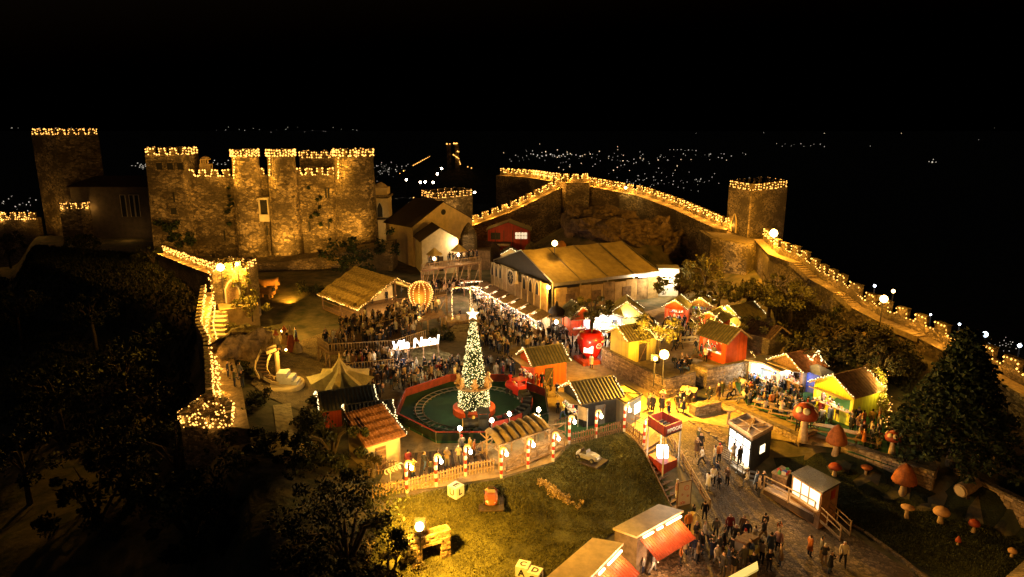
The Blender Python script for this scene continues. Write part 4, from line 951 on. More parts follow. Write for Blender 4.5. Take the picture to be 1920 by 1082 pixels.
# giant apple
p = P(1107,678); t = thing('apple_kiosk','giant glossy red apple kiosk on a red step in the crowd','kiosk',p,R(20))
APP = mat('apple_red',(.55,.02,.015),.25,.4,1.5)
mb = MB(); mb.lathe([(.45,.5),(.8,.62),(1.2,1.3),(1.48,2.2),(1.5,2.9),(1.25,3.45),(.75,3.6),(.3,3.4),(.05,3.25)],22,wob=lambda t_,z: 1+.05*math.cos(t_*5)*(z>1)); mb.build('apple', APP, t, smooth=True)
mb = MB(); mb.tube([(0,0,3.2),(.08,0,3.7),(.25,0,3.95)],[.08,.06,.05],6); mb.build('stalk', BARK, t)
mb = MB(); mb.box(-1.5,1.5,-1.3,1.3,-.1,.5); mb.build('plinth', ORNG, t)
mb = MB(); mb.box(-.5,.5,-.05,.05,-.4,.4); o = mb.build('hatch', glow('hatch_light',(1,.9,.8),1.6), t); o.location = (-.85,-1.12,1.9); o.rotation_euler = (R(-12),0,R(-36))
mb = MB(); mb.tube([(.3*math.cos(a*.4488),0,.3*math.sin(a*.4488)) for a in range(15)],.03,5); mb.bar((-.2,0,-.1),(.2,0,-.1),.04); mb.bar((-.15,0,.1),(.15,0,.1),.04); o = mb.build('emblem', WHITEP, t); o.location = (.25,-1.5,2.25)
mb = MB()
for i in range(5): mb.box(-.45+i*.2,-.3+i*.2,-.02,.02,0,.2)
o = mb.build('lettering', WHITEP, t); o.location = (.95,-1.22,2.6); o.rotation_euler = (0,0,R(35))
lamp(t,(-1.2,-2.2,2.6),120,(1,.8,.6))
# ---------------------------------------------------------------- terrace
def up(px,py,z): return P(px,py,z)
ter = [(1128,657),(1246,717),(1305,704),(1285,688),(1328,700),(1406,684),(1460,660),(1450,610),(1330,575),(1240,585),(1200,612)]
q = [P(x,y,1.6) for x,y in ter]; mb = MB(); mb.prism([(v.x,v.y) for v in q], -1.5, 1.6); o = mb.build('market_terrace', PAVE); o['kind'] = 'structure'
def stone_wall(name, label, a, b, z0, z1, th=.4, m=STONE3, sz=(.42,.22), cap=True, blocks=True, z0b=None, group='stone terrace walls', z1b=None):
    a = Vector(a); b = Vector(b); base = Vector((a.x,a.y,0)); t = thing(name, label, 'wall', base, math.atan2(b.y-a.y,b.x-a.x), group)
    L = math.hypot(b.x-a.x,b.y-a.y); z0b = z0 if z0b is None else z0b; z1b = z1 if z1b is None else z1b
    mb = MB(); mb.hexa([(0,0,z0),(L,0,z0b),(L,th,z0b),(0,th,z0)],[(0,0,z1),(L,0,z1b),(L,th,z1b),(0,th,z1)]); mb.build('wall_core', m, t)
    if cap:
        n = max(1,int(L/.9)); me = None
        for i in range(n):
            x0, x1 = L*i/n, L*(i+1)/n; zc = z1+(z1b-z1)*(x0+x1)/2/L
            if me is None: mb = MB(); mb.box(.012-L/n/2,L/n/2-.012,-.06,th+.06,.004,.1); o_ = mb.build('cap_stone', m, t); me = o_.data; o_.location = ((x0+x1)/2,0,zc)
            else: inst('cap_stone', me, t, ((x0+x1)/2,0,zc+rnd.uniform(0,.02)), (0,math.atan2(z1-z1b,L),0))
    if blocks:
        mb = MB(); z = min(z0,z0b); row = 0
        while z < max(z1,z1b)-.05:
            x = -rnd.uniform(0,sz[0]*.6)
            h = sz[1]*rnd.uniform(.85,1.15)
            while x < L:
                w_ = sz[0]*rnd.uniform(.6,1.4); x0, x1 = max(0,x)+.015, min(L,x+w_)-.015; f = (x0+x1)/2/L
                lo, hi = z0+(z0b-z0)*f, z1+(z1b-z1)*f
                if x1-x0 > .08 and z+.02 >= lo-.2 and z+h-.02 <= hi+.03:
                    d = rnd.uniform(.01,.07); e = .02
                    mb.add([(x0,0,z+.015),(x1,0,z+.015),(x1,0,z+h-.015),(x0,0,z+h-.015),(x0+e,-d,z+.015+e),(x1-e,-d,z+.015+e),(x1-e,-d,z+h-.015-e),(x0+e,-d,z+h-.015-e)],[(4,5,6,7),(0,1,5,4),(1,2,6,5),(2,3,7,6),(3,0,4,7)])
                x += w_
            z += h; row += 1
        o = mb.build('stone_blocks', STB, t); o['kind'] = 'stuff'
    return t
STB = mat('stone_block',(.42,.3,.16),.95,.5,3,.02,island=.4)
stone_wall('terrace_wall','long stone terrace wall with ledge facing the gravel street',P(1128,652,2.1),P(1246,712,2.1),-.3,2.1,.35)
stone_wall('terrace_wall','short stone terrace wall under the big lamp post',P(1246,712,2.1),P(1305,698,2.1),-.3,2.1,.35)
stone_wall('terrace_wall','yellow lit stone wall at left side of the red hut terrace',P(1273,673,2.1),P(1326,693,2.1),.2,2.1,.35)
stone_wall('terrace_wall','long stone wall below the terrace red hut behind the picnic crowd',P(1326,693,2.1),P(1406,678,2.1),-.3,2.1,.35)
stone_wall('bench_wall','low stone ledge rail beside the bins along the terrace',P(1135,667,1.2),P(1243,728,1.2),-.3,1.2,.25,blocks=False)
stone_wall('garden_wall','stone wall dropping along picnic terrace towards the white serving kiosk',P(1350,753,.45),P(1500,819,.45),-.4,.45,.4,z0b=-2.2)
stone_wall('garden_wall','short stone wall corner below giant spotted mushroom',P(1500,819,.45),P(1533,806,.45),-2.4,.45,.4)
stone_wall('garden_wall','stone garden wall behind orange pleated mushroom',P(1578,831,.5),P(1752,886,.5),-2.3,.5,.45,sz=(.5,.26))
stone_wall('garden_wall','stone wall end turning back beside the conifer trunk',P(1752,886,.5),P(1762,868,.5),-2.3,.5,.45,sz=(.5,.26))
stone_wall('garden_wall','stone wall at the right edge behind the tipped barrel',P(1788,880,.3),P(1960,962,.3),-2.3,.3,.45,sz=(.5,.26))
# big flood on post at the terrace corner
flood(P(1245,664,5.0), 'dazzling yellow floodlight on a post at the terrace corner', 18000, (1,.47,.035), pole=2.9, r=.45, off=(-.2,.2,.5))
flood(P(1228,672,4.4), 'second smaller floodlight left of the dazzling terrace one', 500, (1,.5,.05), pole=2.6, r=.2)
# bins by terrace wall
for i, (px,py) in enumerate(((1150,688),(1163,696),(1174,703))):
    p = G(px,py); t = thing('bin', ['left','middle','right'][i]+' of three open grey bins against the terrace wall','bin',p,R(-38),'bins by the terrace wall')
    mb = MB(); mb.box(-.42,.42,-.4,.4,0,1.1); mb.build('body', GREYP, t); mb = MB(); mb.box(-.45,.45,-.43,.43,1.103,1.16); mb.build('lid', WHITEP if i else GREYP, t)
p = P(1202,667,1.6); t = thing('bin','dark tall bin in front of the yellow terrace hut','bin',p,R(-30)); mb = MB(); mb.box(-.4,.4,-.35,.35,0,1.2); mb.build('body', BLACKP, t); mb = MB(); mb.lathe([(.4,1.203),(.35,1.35),(.05,1.4)],10); mb.build('lid', GREYP, t)
p = G(1290,752); t = thing('bin','square bin kiosk with pale top at foot of the short terrace wall','bin',p,R(-25)); mb = MB(); mb.box(-.7,.7,-.6,.6,0,1.2); mb.build('body', DWOOD, t); mb = MB(); mb.box(-.75,.75,-.65,.65,1.203,1.27); mb.build('lid', AWN, t)
# tables
def ptable(p, rz, label, L=1.9, m=WOODP, group='wooden picnic tables'):
    t = thing('picnic_table', label, 'picnic table', p, rz, group)
    mb = MB(); mb.box(-L/2,L/2,-.35,.35,.7,.75); mb.build('tabletop', m, t)
    for s_ in (-1,1):
        mb = MB(); mb.box(-L/2,L/2,s_*.7-.13,s_*.7+.13,.42,.46); mb.build('bench', m, t)
        mb = MB(); mb.bar((s_*L*.38,-.75,0),(s_*L*.38,.25,.7),.07); mb.bar((s_*L*.38,.75,0),(s_*L*.38,-.25,.7),.07); mb.build('leg', m, t)
    return t
tabs = [(1430,770,'nearest the round high table'),(1462,782,'in front middle of the picnic crowd'),(1500,797,'left of the giant spotted mushroom'),(1420,745,'amid seated people at crowd left'),(1468,755,'amid the thickest part of picnic crowd'),(1545,815,'below the lemon hut beside the railing'),(1590,826,'at the carpet edge near pointed orange mushroom'),(1625,833,'under small flower arch')]
for i,(px,py,s_) in enumerate(tabs): ptable(G(px,py)+Vector((0,0,.1)), R(-30+rnd.uniform(-8,8)), 'picnic table '+s_)
ptable(P(1285,644,1.6),R(10),'long pale table on the terrace left of the dark table',2.6,mat('lit_table',(.6,.5,.3),.7,.2,2))
ptable(P(1340,672,1.6),R(-20),'red topped table before the terrace red hut',2.0,REDP)
# round high table
p = G(1365,797); t = thing('high_table','round high wooden bar table with disc foot beside serving kiosk','table',p)
mb = MB(); mb.lathe([(.55,1.5),(.55,1.58)],18); mb.build('tabletop', WOODP, t); mb = MB(); mb.lathe([(.16,.06),(.14,1.497)],10); mb.build('pedestal', WOODP, t); mb = MB(); mb.lathe([(.5,-.05),(.5,.057)],18); mb.build('foot', WOODP, t)
a, b_ = G(1303,782), G(1352,772); t = stone_wall('stone_counter','low stone counter block with leaning people and papers',a,b_,-.3,1.0,.9,cap=False)
# ---------------------------------------------------------------- popcorn cart
q = [P(1215,782,3.2),P(1242,773,3.2),P(1279,791,3.2),P(1247,803,3.2)]; b = Vector((q[3].x,q[3].y,H(q[3].x,q[3].y))); zb = b.z
t = thing('popcorn_stand','red popcorn stand with tray shaped roof and PIPOCAS sign','popcorn stand',b)
l = [v-b for v in q]; Z = 3.2-zb
mb = MB(); mb.prism([(v.x,v.y) for v in l][::-1], Z-.75, Z-.6); mb.build('roof', BLACKP, t)
for i in range(4):
    a_, c_ = l[i], l[(i+1)%4]; mb = MB(); mb.slab(a_+Vector((0,0,-.7)),c_+Vector((0,0,-.7)),c_+Vector((0,0,.12)),a_+Vector((0,0,.12)),.1); mb.build('roof_side', REDP, t)
mb = MB()
for i in range(5): f = .15+.17*i; mb.bar(l[0].lerp(l[3],f)+Vector((.15,0,-.5)), l[1].lerp(l[2],f)+Vector((-.15,0,-.5)), .06)
mb.build('roof_rib', WOOD, t)
fa, fb = l[3], l[2]; an_ = math.atan2((fb-fa).y,(fb-fa).x); nf = Vector((math.sin(an_),-math.cos(an_),0))
wS = (fb-fa).length
text('PIPOCAS', .43, mat('sign_white',(.8,.72,.55),.6), t, (fa+fb)/2+nf*.14+Vector((0,0,-.28)), (math.pi/2,0,an_), bold=.012)
for v in l: mb = MB(); w0 = v*.94+ (l[0]+l[1]+l[2]+l[3])/4*.06; mb.box(w0.x-.05,w0.x+.05,w0.y-.05,w0.y+.05,-.4,Z-.75); mb.build('post', WHITEP, t)
cen = (l[0]+l[1]+l[2]+l[3])/4
mb = MB(); ins = [(cen+(v-cen)*.85) for v in l][::-1]; mb.prism([(v.x,v.y) for v in ins], -.3, .95); mb.build('counter', REDP, t)
mb = MB(); mb.box(cen.x-.4,cen.x+.4,cen.y-.3,cen.y+.3,1.0,1.9); mb.build('popcorn_machine', glow('machine_light',(1,.95,.85),6), t)
lamp(t, cen+Vector((.5,-.5,2.1)), 500, (1,.85,.62), .2); lamp(t, cen+nf*1.7+Vector((.6,0,1.7)), 320, (1,.85,.62), .2)
# ---------------------------------------------------------------- serving container
t, q, b = pbox('serving_kiosk','tall dark serving kiosk with braced roof tray and bright white counter window','kiosk',[(1365,793),(1400,778),(1450,803),(1411,824)],1.7,-1.5,BLACKP,WOOD)
mb = MB(); e = Vector((0,0,.12))
for i in range(4): mb.slab(q[i]-b+Vector((0,0,.0)), q[(i+1)%4]-b, q[(i+1)%4]-b+e*2, q[i]-b+e*2, .08)
mb.build('roof_rim', WOODP, t)
mb = MB(); mb.bar(q[0].lerp(q[3],.3)-b+e,q[1].lerp(q[2],.75)-b+e,.09); mb.bar(q[0].lerp(q[3],.75)-b+e,q[1].lerp(q[2],.3)-b+e,.09); mb.bar(q[0].lerp(q[1],.5)-b+e*.9,q[3].lerp(q[2],.5)-b+e*.9,.07); mb.build('roof_brace', WOODP, t)
def facewin(t, b, a, c, f0, f1, z0, z1, m, out=.04, name='window', cen=None, th=.04):
    d = (c-a); n = Vector((d.y,-d.x,0)).normalized()
    if cen is not None and n.dot((a+c)/2-cen) < 0: n = -n
    u0, u1 = a+d*f0-b+n*out, a+d*f1-b+n*out
    mb = MB(); A_, B2, C2, D2 = (Vector((u0.x,u0.y,z0)),Vector((u1.x,u1.y,z0)),Vector((u1.x,u1.y,z1)),Vector((u0.x,u0.y,z1)))
    mb.hexa([A_-n*th,B2-n*th,B2,A_],[D2-n*th,C2-n*th,C2,D2]); return mb.build(name, m, t), n, (u0+u1)/2
cen = (q[0]+q[2])/2
qi = [cen+(v-cen)*.94 for v in q]
SW = glow('serving_light',(1,.95,.84),1.7)
o, n, mm = facewin(t,b,qi[0],qi[3],.05,.97,-.85,1.3,SW,.02,cen=cen)
for f in (.05,.35,.66,.97): facewin(t,b,qi[0],qi[3],f-.012,f+.012,-.9,1.35,BLACKP,.06,'mullion',cen)
facewin(t,b,qi[0],qi[3],.03,.99,.65,.71,BLACKP,.06,'mullion',cen); facewin(t,b,qi[0],qi[3],.0,1.,-.97,-.86,WHITEP,.45,'counter',cen,.45)
goods(t, mm.x-.6, mm.x+.5, mm.y+.1, -.85, 8, .2, .6)
for k in (-.8,.8): lamp(t, mm+n*.8+Vector((k*.6,-k*.9,1.2)), 150, (1,.85,.62), .2)
facewin(t,b,qi[3],qi[2],.45,.7,-.1,.6,glow('small_window',(1,.8,.45),2),.03,cen=cen)
# ramp and railing in front
def railing(label, pts, h=1.0, m=RAIL, n=4, cat='railing', group=None, post=1.2, name='railing', w=.05):
    base = Vector(pts[0]); t = thing(name, label, cat, base, 0, group); pts = [Vector(p)-base for p in pts]
    for k in range(n):
        z = h*(k+1)/n; mb = MB()
        for a, c in zip(pts, pts[1:]): mb.bar(a+Vector((0,0,z)), c+Vector((0,0,z)), w)
        mb.build('rail', m, t)
    for p in resample(pts, post)+[pts[-1]]: mb = MB(); mb.bar(p+Vector((0,0,-.2)), p+Vector((0,0,h+.02)), w*1.3); mb.build('post', m, t)
    return t
railing('dark iron ramp railing before the bright serving kiosk', [P(1345,856,-1.0),P(1368,868,-1.0),P(1392,888,-1.0)], .95, METAL, 5)
p = P(1400,893,-1.7); t = thing('metal_steps','three lit metal steps below the bright serving kiosk','steps',p,R(-30))
for i in range(3): mb = MB(); mb.box(-.7,.7,-.35*i-.3,-.35*i,.55-.2*i,.6-.2*i); mb.build('step', METAL, t)
for s_ in (-1,1): mb = MB(); mb.bar((s_*.75,.1,.7),(s_*.75,-1.1,0),.06,.2); mb.build('stringer', METAL, t)
mb = MB(); qd = [P(1346,856,-1.05),P(1364,846,-1.05),P(1412,874,-1.05),P(1394,888,-1.05)]; t = thing('kiosk_ramp','pale metal ramp deck in front of the serving kiosk','ramp',qd[0]); mb.slab(*[v-qd[0] for v in qd],.12); mb.build('deck', METAL, t)
# ---------------------------------------------------------------- food trailer with ramp
t, q, b = pbox('food_trailer','orange lit food trailer with glittering dark roof, ramp and stair','food trailer',[(1484,886),(1514,872),(1577,904),(1543,923)],1.0,-2.4,mat('trailer_brown',(.32,.17,.08),.7,.4,2),mat('sparkle_roof',(.05,.045,.035),.5,.9,9,.05,14))
cen = (q[0]+q[2])/2; qi = [cen+(v-cen)*.94 for v in q]
o, n, mm = facewin(t,b,qi[0],qi[3],.04,.97,-.55,.7,glow('trailer_light',(1,.8,.5),1.1),.02,cen=cen)
for f in (.04,.33,.6,.97): facewin(t,b,qi[0],qi[3],f-.014,f+.014,-.6,.75,WOOD,.06,'mullion',cen)
facewin(t,b,qi[0],qi[3],.02,.98,-.68,-.56,WOODP,.3,'counter',cen,.3)
facewin(t,b,qi[3],qi[2],.55,.8,-.1,.6,REDP,.03,'poster',cen)
for k in (-1,1): lamp(t, mm+n*.9+Vector((k*.7,-k*1.0,.5)), 200, (1,.6,.25), .15)
a, c = P(1432,915,-1.15), P(1527,964,-1.05)
mb = MB(); dvv = (c-a).normalized(); nn = Vector((-dvv.y,dvv.x,0)); tt_ = thing('trailer_ramp','pale lit ramp deck running up beside the food trailer','ramp',a); mb.slab(Vector((0,0,0)),c-a,c-a+nn*1.1,nn*1.1,.12); mb.build('deck', mat('ramp_deck',(.55,.42,.33),.7,.2,3), tt_)
mb = MB(); mb.slab(Vector((0,0,-.15)),c-a+Vector((0,0,-.15)),c-a+Vector((0,0,-.8)),Vector((0,0,-.5)),.05); mb.build('skirt', mat('skirt_brown',(.1,.06,.035),.8,.4,2), tt_)
railing('orange lit wooden railing along the trailer ramp', [a,c], 1.0, WOODP, 2, post=2.2, w=.07)
e0 = c+(nn*.55); e1 = e0+dvv*2.0
tt_ = thing('trailer_stairs','wooden stairs with handrails at the end of trailer ramp','stairs',c)
for i in range(6):
    s0 = c+dvv*(.33*i+.05); mb = MB(); z = -.14*i-.05; mb.slab(s0+Vector((0,0,z)),s0+dvv*.3+Vector((0,0,z)),s0+dvv*.3+nn*1.1+Vector((0,0,z)),s0+nn*1.1+Vector((0,0,z)),.05); mb.build('step', WOODP, tt_)
for k in (0,1.12):
    o_ = nn*k; mb = MB(); mb.bar(o_+Vector((0,0,-.1)),o_+dvv*2.1+Vector((0,0,-.85)),.06,.2); mb.build('stringer', WOODP, tt_)
    for zz_ in (.55,.95): mb = MB(); mb.bar(o_+Vector((0,0,zz_)),o_+dvv*2.1+Vector((0,0,zz_-.8)),.06); mb.build('rail', WOODP, tt_)
    for f in (0,1.05,2.1): mb = MB(); mb.bar(o_+dvv*f+Vector((0,0,-.2-.38*f)),o_+dvv*f+Vector((0,0,.98-.38*f)),.07); mb.build('post', WOODP, tt_)
# counter tray left of trailer
t, q, b = pbox('serving_table','open wooden serving counter with goods left of the food trailer','counter',[(1447,884),(1466,872),(1484,882),(1476,897)],-.2,-2.0,WOOD,WOODP)
goods(t,(q[0]-b).x+.3,(q[2]-b).x-.3,(q[2]-b).y-.5,-.19,16,.25,.5)
# ---------------------------------------------------------------- octagonal train stage
sc = Vector((P(888,778).x, 59.6, 0)); sr = 7.35
oc = [(sc.x+sr*math.cos(math.pi/8+i*math.pi/4), sc.y+sr*math.sin(math.pi/8+i*math.pi/4)) for i in range(8)]
stg = thing('train_stage','octagonal dark green stage floor with red boards around the toy railway','stage',sc)
mb = MB(); mb.prism([(x-sc.x,y-sc.y) for x,y in oc], -.6, .3); mb.build('floor', CARPET, stg)
for i in range(8):
    a, c = Vector((*oc[i],0))-Vector((sc.x,sc.y,0)), Vector((*oc[(i+1)%8],0))-Vector((sc.x,sc.y,0)); my = (a.y+c.y)/2; mx_ = (a.x+c.x)/2
    mb = MB()
    if my > -2 and not (my > 0 and mx_ > 5 and False):
        mb.slab(a+Vector((0,0,.31)),c+Vector((0,0,.31)),c+Vector((0,0,1.05)),a+Vector((0,0,1.05)),.08); mb.build('side_board', mat('dull_red',(.16,.022,.012),.6,.4,2) if my>0 or mx_<0 else GREYP, stg)
    else:
        mb.slab(a+Vector((0,0,.31)),c+Vector((0,0,.31)),c+Vector((0,0,.95)),a+Vector((0,0,.95)),.05); mb.build('side_panel', mat('smoked_panel',(.02,.03,.02),.15,.3,2), stg)
    mb = MB(); mb.bar(a+Vector((0,0,1.08)),c+Vector((0,0,1.08)),.09,.07,0); mb.build('top_rail', REDP if mx_<3 else RAIL, stg)
    if my < 0:
        for f in (0,.33,.66): mb = MB(); w_ = a.lerp(c,f); mb.bar(w_+Vector((0,0,-.3)),w_+Vector((0,0,1.1)),.06); mb.build('rail_post', METAL, stg)
tr = thing('toy_railway_track','oval toy railway track laid round the christmas tree','track',(sc.x-.1,sc.y+.1,.3))
for rr in (4.7,5.4):
    mb = MB(); mb.tube([(rr*math.cos(a*math.pi/24),rr*math.sin(a*math.pi/24),.08) for a in range(49)],.045,4,cap=False); mb.build('rail', METAL, tr)
me = None
for k in range(44):
    a = k*2*math.pi/44
    if me is None: mb = MB(); mb.box(-.5,.5,-.07,.07,.005,.05); o = mb.build('sleeper', mat('track_metal',(.22,.2,.15),.6,.3,3), tr); me = o.data; o.location = (5.05,0,0)
    else: inst('sleeper', me, tr, (5.05*math.cos(a),5.05*math.sin(a),0), (0,0,a))
# christmas tree
tc = Vector((sc.x+.05, sc.y-.9, .3)); ct = thing('christmas_tree','tall christmas tree covered in warm white lights with star on top','christmas tree',tc)
mb = MB(); mb.lathe([(1.95,0),(1.95,.55),(1.75,.6)],30); mb.build('base_ring', ORNG, ct)
mb = MB(); mb.tube([(0,0,.5),(0,0,9.2)],[.15,.05],8); mb.build('trunk', BARK, ct)
def drum(r0,r1,z0,z1,n,leaf):
    a = nr.rand(n)*2*math.pi; f = nr.rand(n); r = r0+(r1-r0)*f+nr.normal(0,.05,n); z = z0+(z1-z0)*f
    c = np.stack([r*np.cos(a), r*np.sin(a), z],1)
    V, F = leafcloud(np.concatenate([c, np.full((n,1),.1)],1), 1, leaf); return V, F, c
TG = mat('fir_needles',(.035,.07,.02),.8,.5,3,island=.5)
mb = MB(); mb.lathe([(1.15,.5),(1.35,1.0),(1.15,2.45)],20); mb.lathe([(.98,2.75),(.8,4.2),(.15,8.6)],20); mb.build('inner_foliage', LEAFD, ct)
V1,F1,c1_ = drum(1.35,1.25,.55,2.5,2600,.11); V2,F2,c2_ = drum(1.1,.14,2.7,8.7,4200,.11)
stuffmesh('foliage', np.concatenate([V1,V2]), np.concatenate([F1,F2+len(V1)]), TG, ct)
a = drum(1.42,1.32,.6,2.5,900,.1)[2]; c_ = drum(1.16,.2,2.75,8.7,1500,.1)[2]
bulbs(np.concatenate([a,c_]), .042, ct, glow('tree_bulb',(1,.76,.3),1.8), 'tree_lights')
mb = MB(); mb.lathe([(1.2,2.55),(1.62,2.58),(1.66,2.72),(1.2,2.74)],26); mb.build('ring_shelf', WOODP, ct)
mb = MB()
for i in range(10):
    r = .58 if i%2==0 else .24; mb.v.append((r*math.sin(i*math.pi/5),-.09,9.35+r*math.cos(i*math.pi/5)))
for i in range(10): x_,y_,z_ = mb.v[i]; mb.v.append((x_,.09,z_))
mb.f += [tuple(range(10)),tuple(range(10,20))[::-1]]+[(i,i+10,(i+1)%10+10,(i+1)%10) for i in range(10)]; mb.m += [0]*12
mb.build('star', glow('star_light',(1,.85,.5),2.6), ct)
for h_, rr in ((1.5,2.3),(4.2,1.9),(7,1.4)):
    for k in range(3): a_ = k*2.09+h_-1.9; lamp(ct,(rr*math.cos(a_),rr*math.sin(a_),h_),55,(1,.8,.4),.2)
BEAR = mat('bear_tan',(.5,.3,.12),.8,.3,3)
for k in range(7):
    a_ = k*2*math.pi/7+.35; bp = tc+Vector((1.4*math.cos(a_),1.4*math.sin(a_),2.745))
    t = thing('toy_bear', ['tan toy bear','tan toy bear facing outward'][k%2]+' sitting on ring shelf, '+['right rear','rear','left rear','far left','front left','front right','far right'][k]+' of the tree','toy bear',bp,a_+math.pi/2,'toy bears on the christmas tree ring')
    mb = MB(); mb.lathe([(.08,0),(.24,.1),(.26,.35),(.16,.55),(.19,.68),(.2,.82),(.1,.95),(.02,.97)],10); mb.build('body', BEAR, t, smooth=True)
    for s_ in (-1,1):
        mb = MB(); mb.tube([(s_*.2,-.02,.45),(s_*.34,-.15,.35)],[.08,.06],6); mb.build('arm', BEAR, t)
        mb = MB(); mb.tube([(s_*.14,-.1,.1),(s_*.2,-.38,.1)],[.1,.09],6); mb.build('leg', BEAR, t)
        mb = MB(); mb.lathe([(.02,-.05),(.07,0),(.02,.05)],6,(s_*.14,0,.95)); mb.build('ear', BEAR, t)
# toy trains
def loco(p, rz, label, m1, m2):
    t = thing('toy_locomotive', label, 'toy train', p, R(rz), 'toy trains on the stage')
    mb = MB(); mb.tube([(0,-1.1,.75),(0,.2,.75)],.42,12); mb.build('boiler', m1, t)
    mb = MB(); mb.tube([(0,-1.17,.75),(0,-1.11,.75)],.38,14); mb.build('front_disc', m2, t)
    mb = MB(); mb.box(-.5,.5,.2,1.1,.3,1.2); 
    for x_ in (-.46,.46):
        for y_ in (.24,1.06): mb.bar((x_,y_,1.2),(x_,y_,1.75),.07)
    mb.build('cab', m1, t); mb = MB(); mb.box(-.62,.62,.1,1.2,1.75,1.83); mb.build('cab_roof', m1, t)
    mb = MB(); mb.lathe([(.1,1.1),(.1,1.5),(.2,1.7),(.2,1.78)],10,(0,-.8,0)); mb.build('chimney', m1, t)
    mb = MB(); mb.lathe([(.15,1.1),(.15,1.28),(.03,1.38)],10,(0,-.2,0)); mb.build('dome', GOODS[3], t)
    for x_ in (-.45,.45):
        for y_ in (-.75,0,.75): mb = MB(); mb.tube([(x_-.05,y_,.26),(x_+.05,y_,.26)],.24,10); mb.build('wheel', BLACKP, t)
    return t
def wagon(p, rz, label, m1):
    t = thing('toy_wagon', label, 'toy train wagon', p, R(rz), 'toy train wagons on the stage')
    mb = MB(); mb.box(-.5,.5,-.8,.8,.3,.42); mb.box(-.5,-.44,-.8,.8,.423,.85); mb.box(.44,.5,-.8,.8,.423,.85); mb.build('body', m1, t)
    for y_ in (-.5,.35): mb = MB(); mb.box(-.43,.43,y_,y_+.35,.423,.62); mb.box(-.43,.43,y_+.36,y_+.42,.423,1.0); mb.build('seat', BLACKP, t)
    for x_ in (-.42,.42):
        for y_ in (-.5,.5): mb = MB(); mb.tube([(x_-.05,y_,.2),(x_+.05,y_,.2)],.18,8); mb.build('wheel', BLACKP, t)
def tp(a): return Vector((sc.x-.1+5.05*math.cos(a), sc.y+.1+5.05*math.sin(a), .35))
loco(tp(R(38)),38+180,'red toy locomotive with boxy cab at back right of the stage',mat('train_red',(.55,.03,.02),.35,.15,2),GOODS[3])
for i,a_ in enumerate((14,-6,-26)): wagon(tp(R(a_)),a_,['black toy wagon right behind the red locomotive','second toy wagon beside the fence post','toy wagon near the bright lamp under the shed'][i],[BLACKP,REDP,BLACKP][i])
loco(tp(R(-84)),-84,'black toy locomotive with round cream face at the stage front',BLACKP,CREAM)
for i,a_ in enumerate((-62,-44)): wagon(tp(R(a_)),a_,['red toy wagon coupled to the black toy locomotive','red toy wagon under the beige shed roof edge'][i],REDP)
# white stage lamps
for i,(px,py,hz) in enumerate(((862,803,2.6),(922,788,2.2),(955,776,2.2),(1010,768,2.8))):
    p = P(px,py,hz); t = thing('stage_lamp', 'white snowflake bright lamp on post, '+['leftmost, in front of the stage','left of the shed corner','middle of the shed back edge','rightmost, at the shed right end'][i],'lamp post',(p.x,p.y,0),0,'white lamps around the stage')
    mb = MB(); mb.tube([(0,0,-.3),(0,0,hz-.1)],.04,6); mb.build('post', METAL, t); mb = MB(); mb.lathe([(.04,-.2),(.16,-.1),(.18,.05),(.05,.2)],10,(0,0,hz)); mb.build('globe', LAMPW, t, smooth=True)
    lamp(t,(0,-.35,hz+.05),120,(1,.78,.48),.12)
# ---------------------------------------------------------------- boarding shed
q = [P(909,808,2.5),P(934,833,2.3),P(1033,801,2.3),P(1005,777,2.6)]; b = Vector((q[1].x,q[1].y,H(q[1].x,q[1].y)))
sh_ = thing('boarding_shed','open wooden shed with wavy beige roof over the boarding ramp','shed',b)
n = 14; mb = MB(); l = [v-b for v in q]; vs = []
for i in range(n+1):
    f = i/n; k = .09*(1 if i%2 else -1); vs += [l[0].lerp(l[3],f)+Vector((0,0,k+.12)), l[0].lerp(l[3],f).lerp(l[1].lerp(l[2],f),.5)+Vector((0,0,k+.22)), l[1].lerp(l[2],f)+Vector((0,0,k))]
fs = []
for i in range(n):
    for j in (0,1): fs.append((3*i+j,3*i+j+1,3*i+j+4,3*i+j+3))
mb.add(vs,fs); vs2 = [v-Vector((0,0,.06)) for v in vs]; mb.add(vs2,[f[::-1] for f in fs]); mb.build('roof', mat('shed_canvas',(.42,.32,.18),.7,.5,1.5,.02), sh_)
for a_ in (l[0],l[1],l[2],l[3],l[1].lerp(l[2],.5),l[0].lerp(l[3],.5)):
    w_ = a_*.95+(l[0]+l[2])/2*.05; mb = MB(); mb.bar((w_.x,w_.y,-.4),(w_.x,w_.y,w_.z-.05),.13)
    d_ = (l[2]-l[1]).normalized(); mb.bar(Vector((w_.x,w_.y,w_.z-.7)),w_+d_*.55+Vector((0,0,-.1)),.08); mb.bar(Vector((w_.x,w_.y,w_.z-.7)),w_-d_*.55+Vector((0,0,-.1)),.08); mb.build('post', WOODP, sh_)
mb = MB(); mb.bar(l[1]-Vector((0,0,.12)),l[2]-Vector((0,0,.12)),.12); mb.build('beam', WOODP, sh_)
dq = [P(925,862,.35),P(1040,815,.35),P(1062,835,.35),P(950,885,.1)]; mb = MB(); mb.slab(*[v-b for v in dq],.1); mb.build('deck', WOODP, sh_)
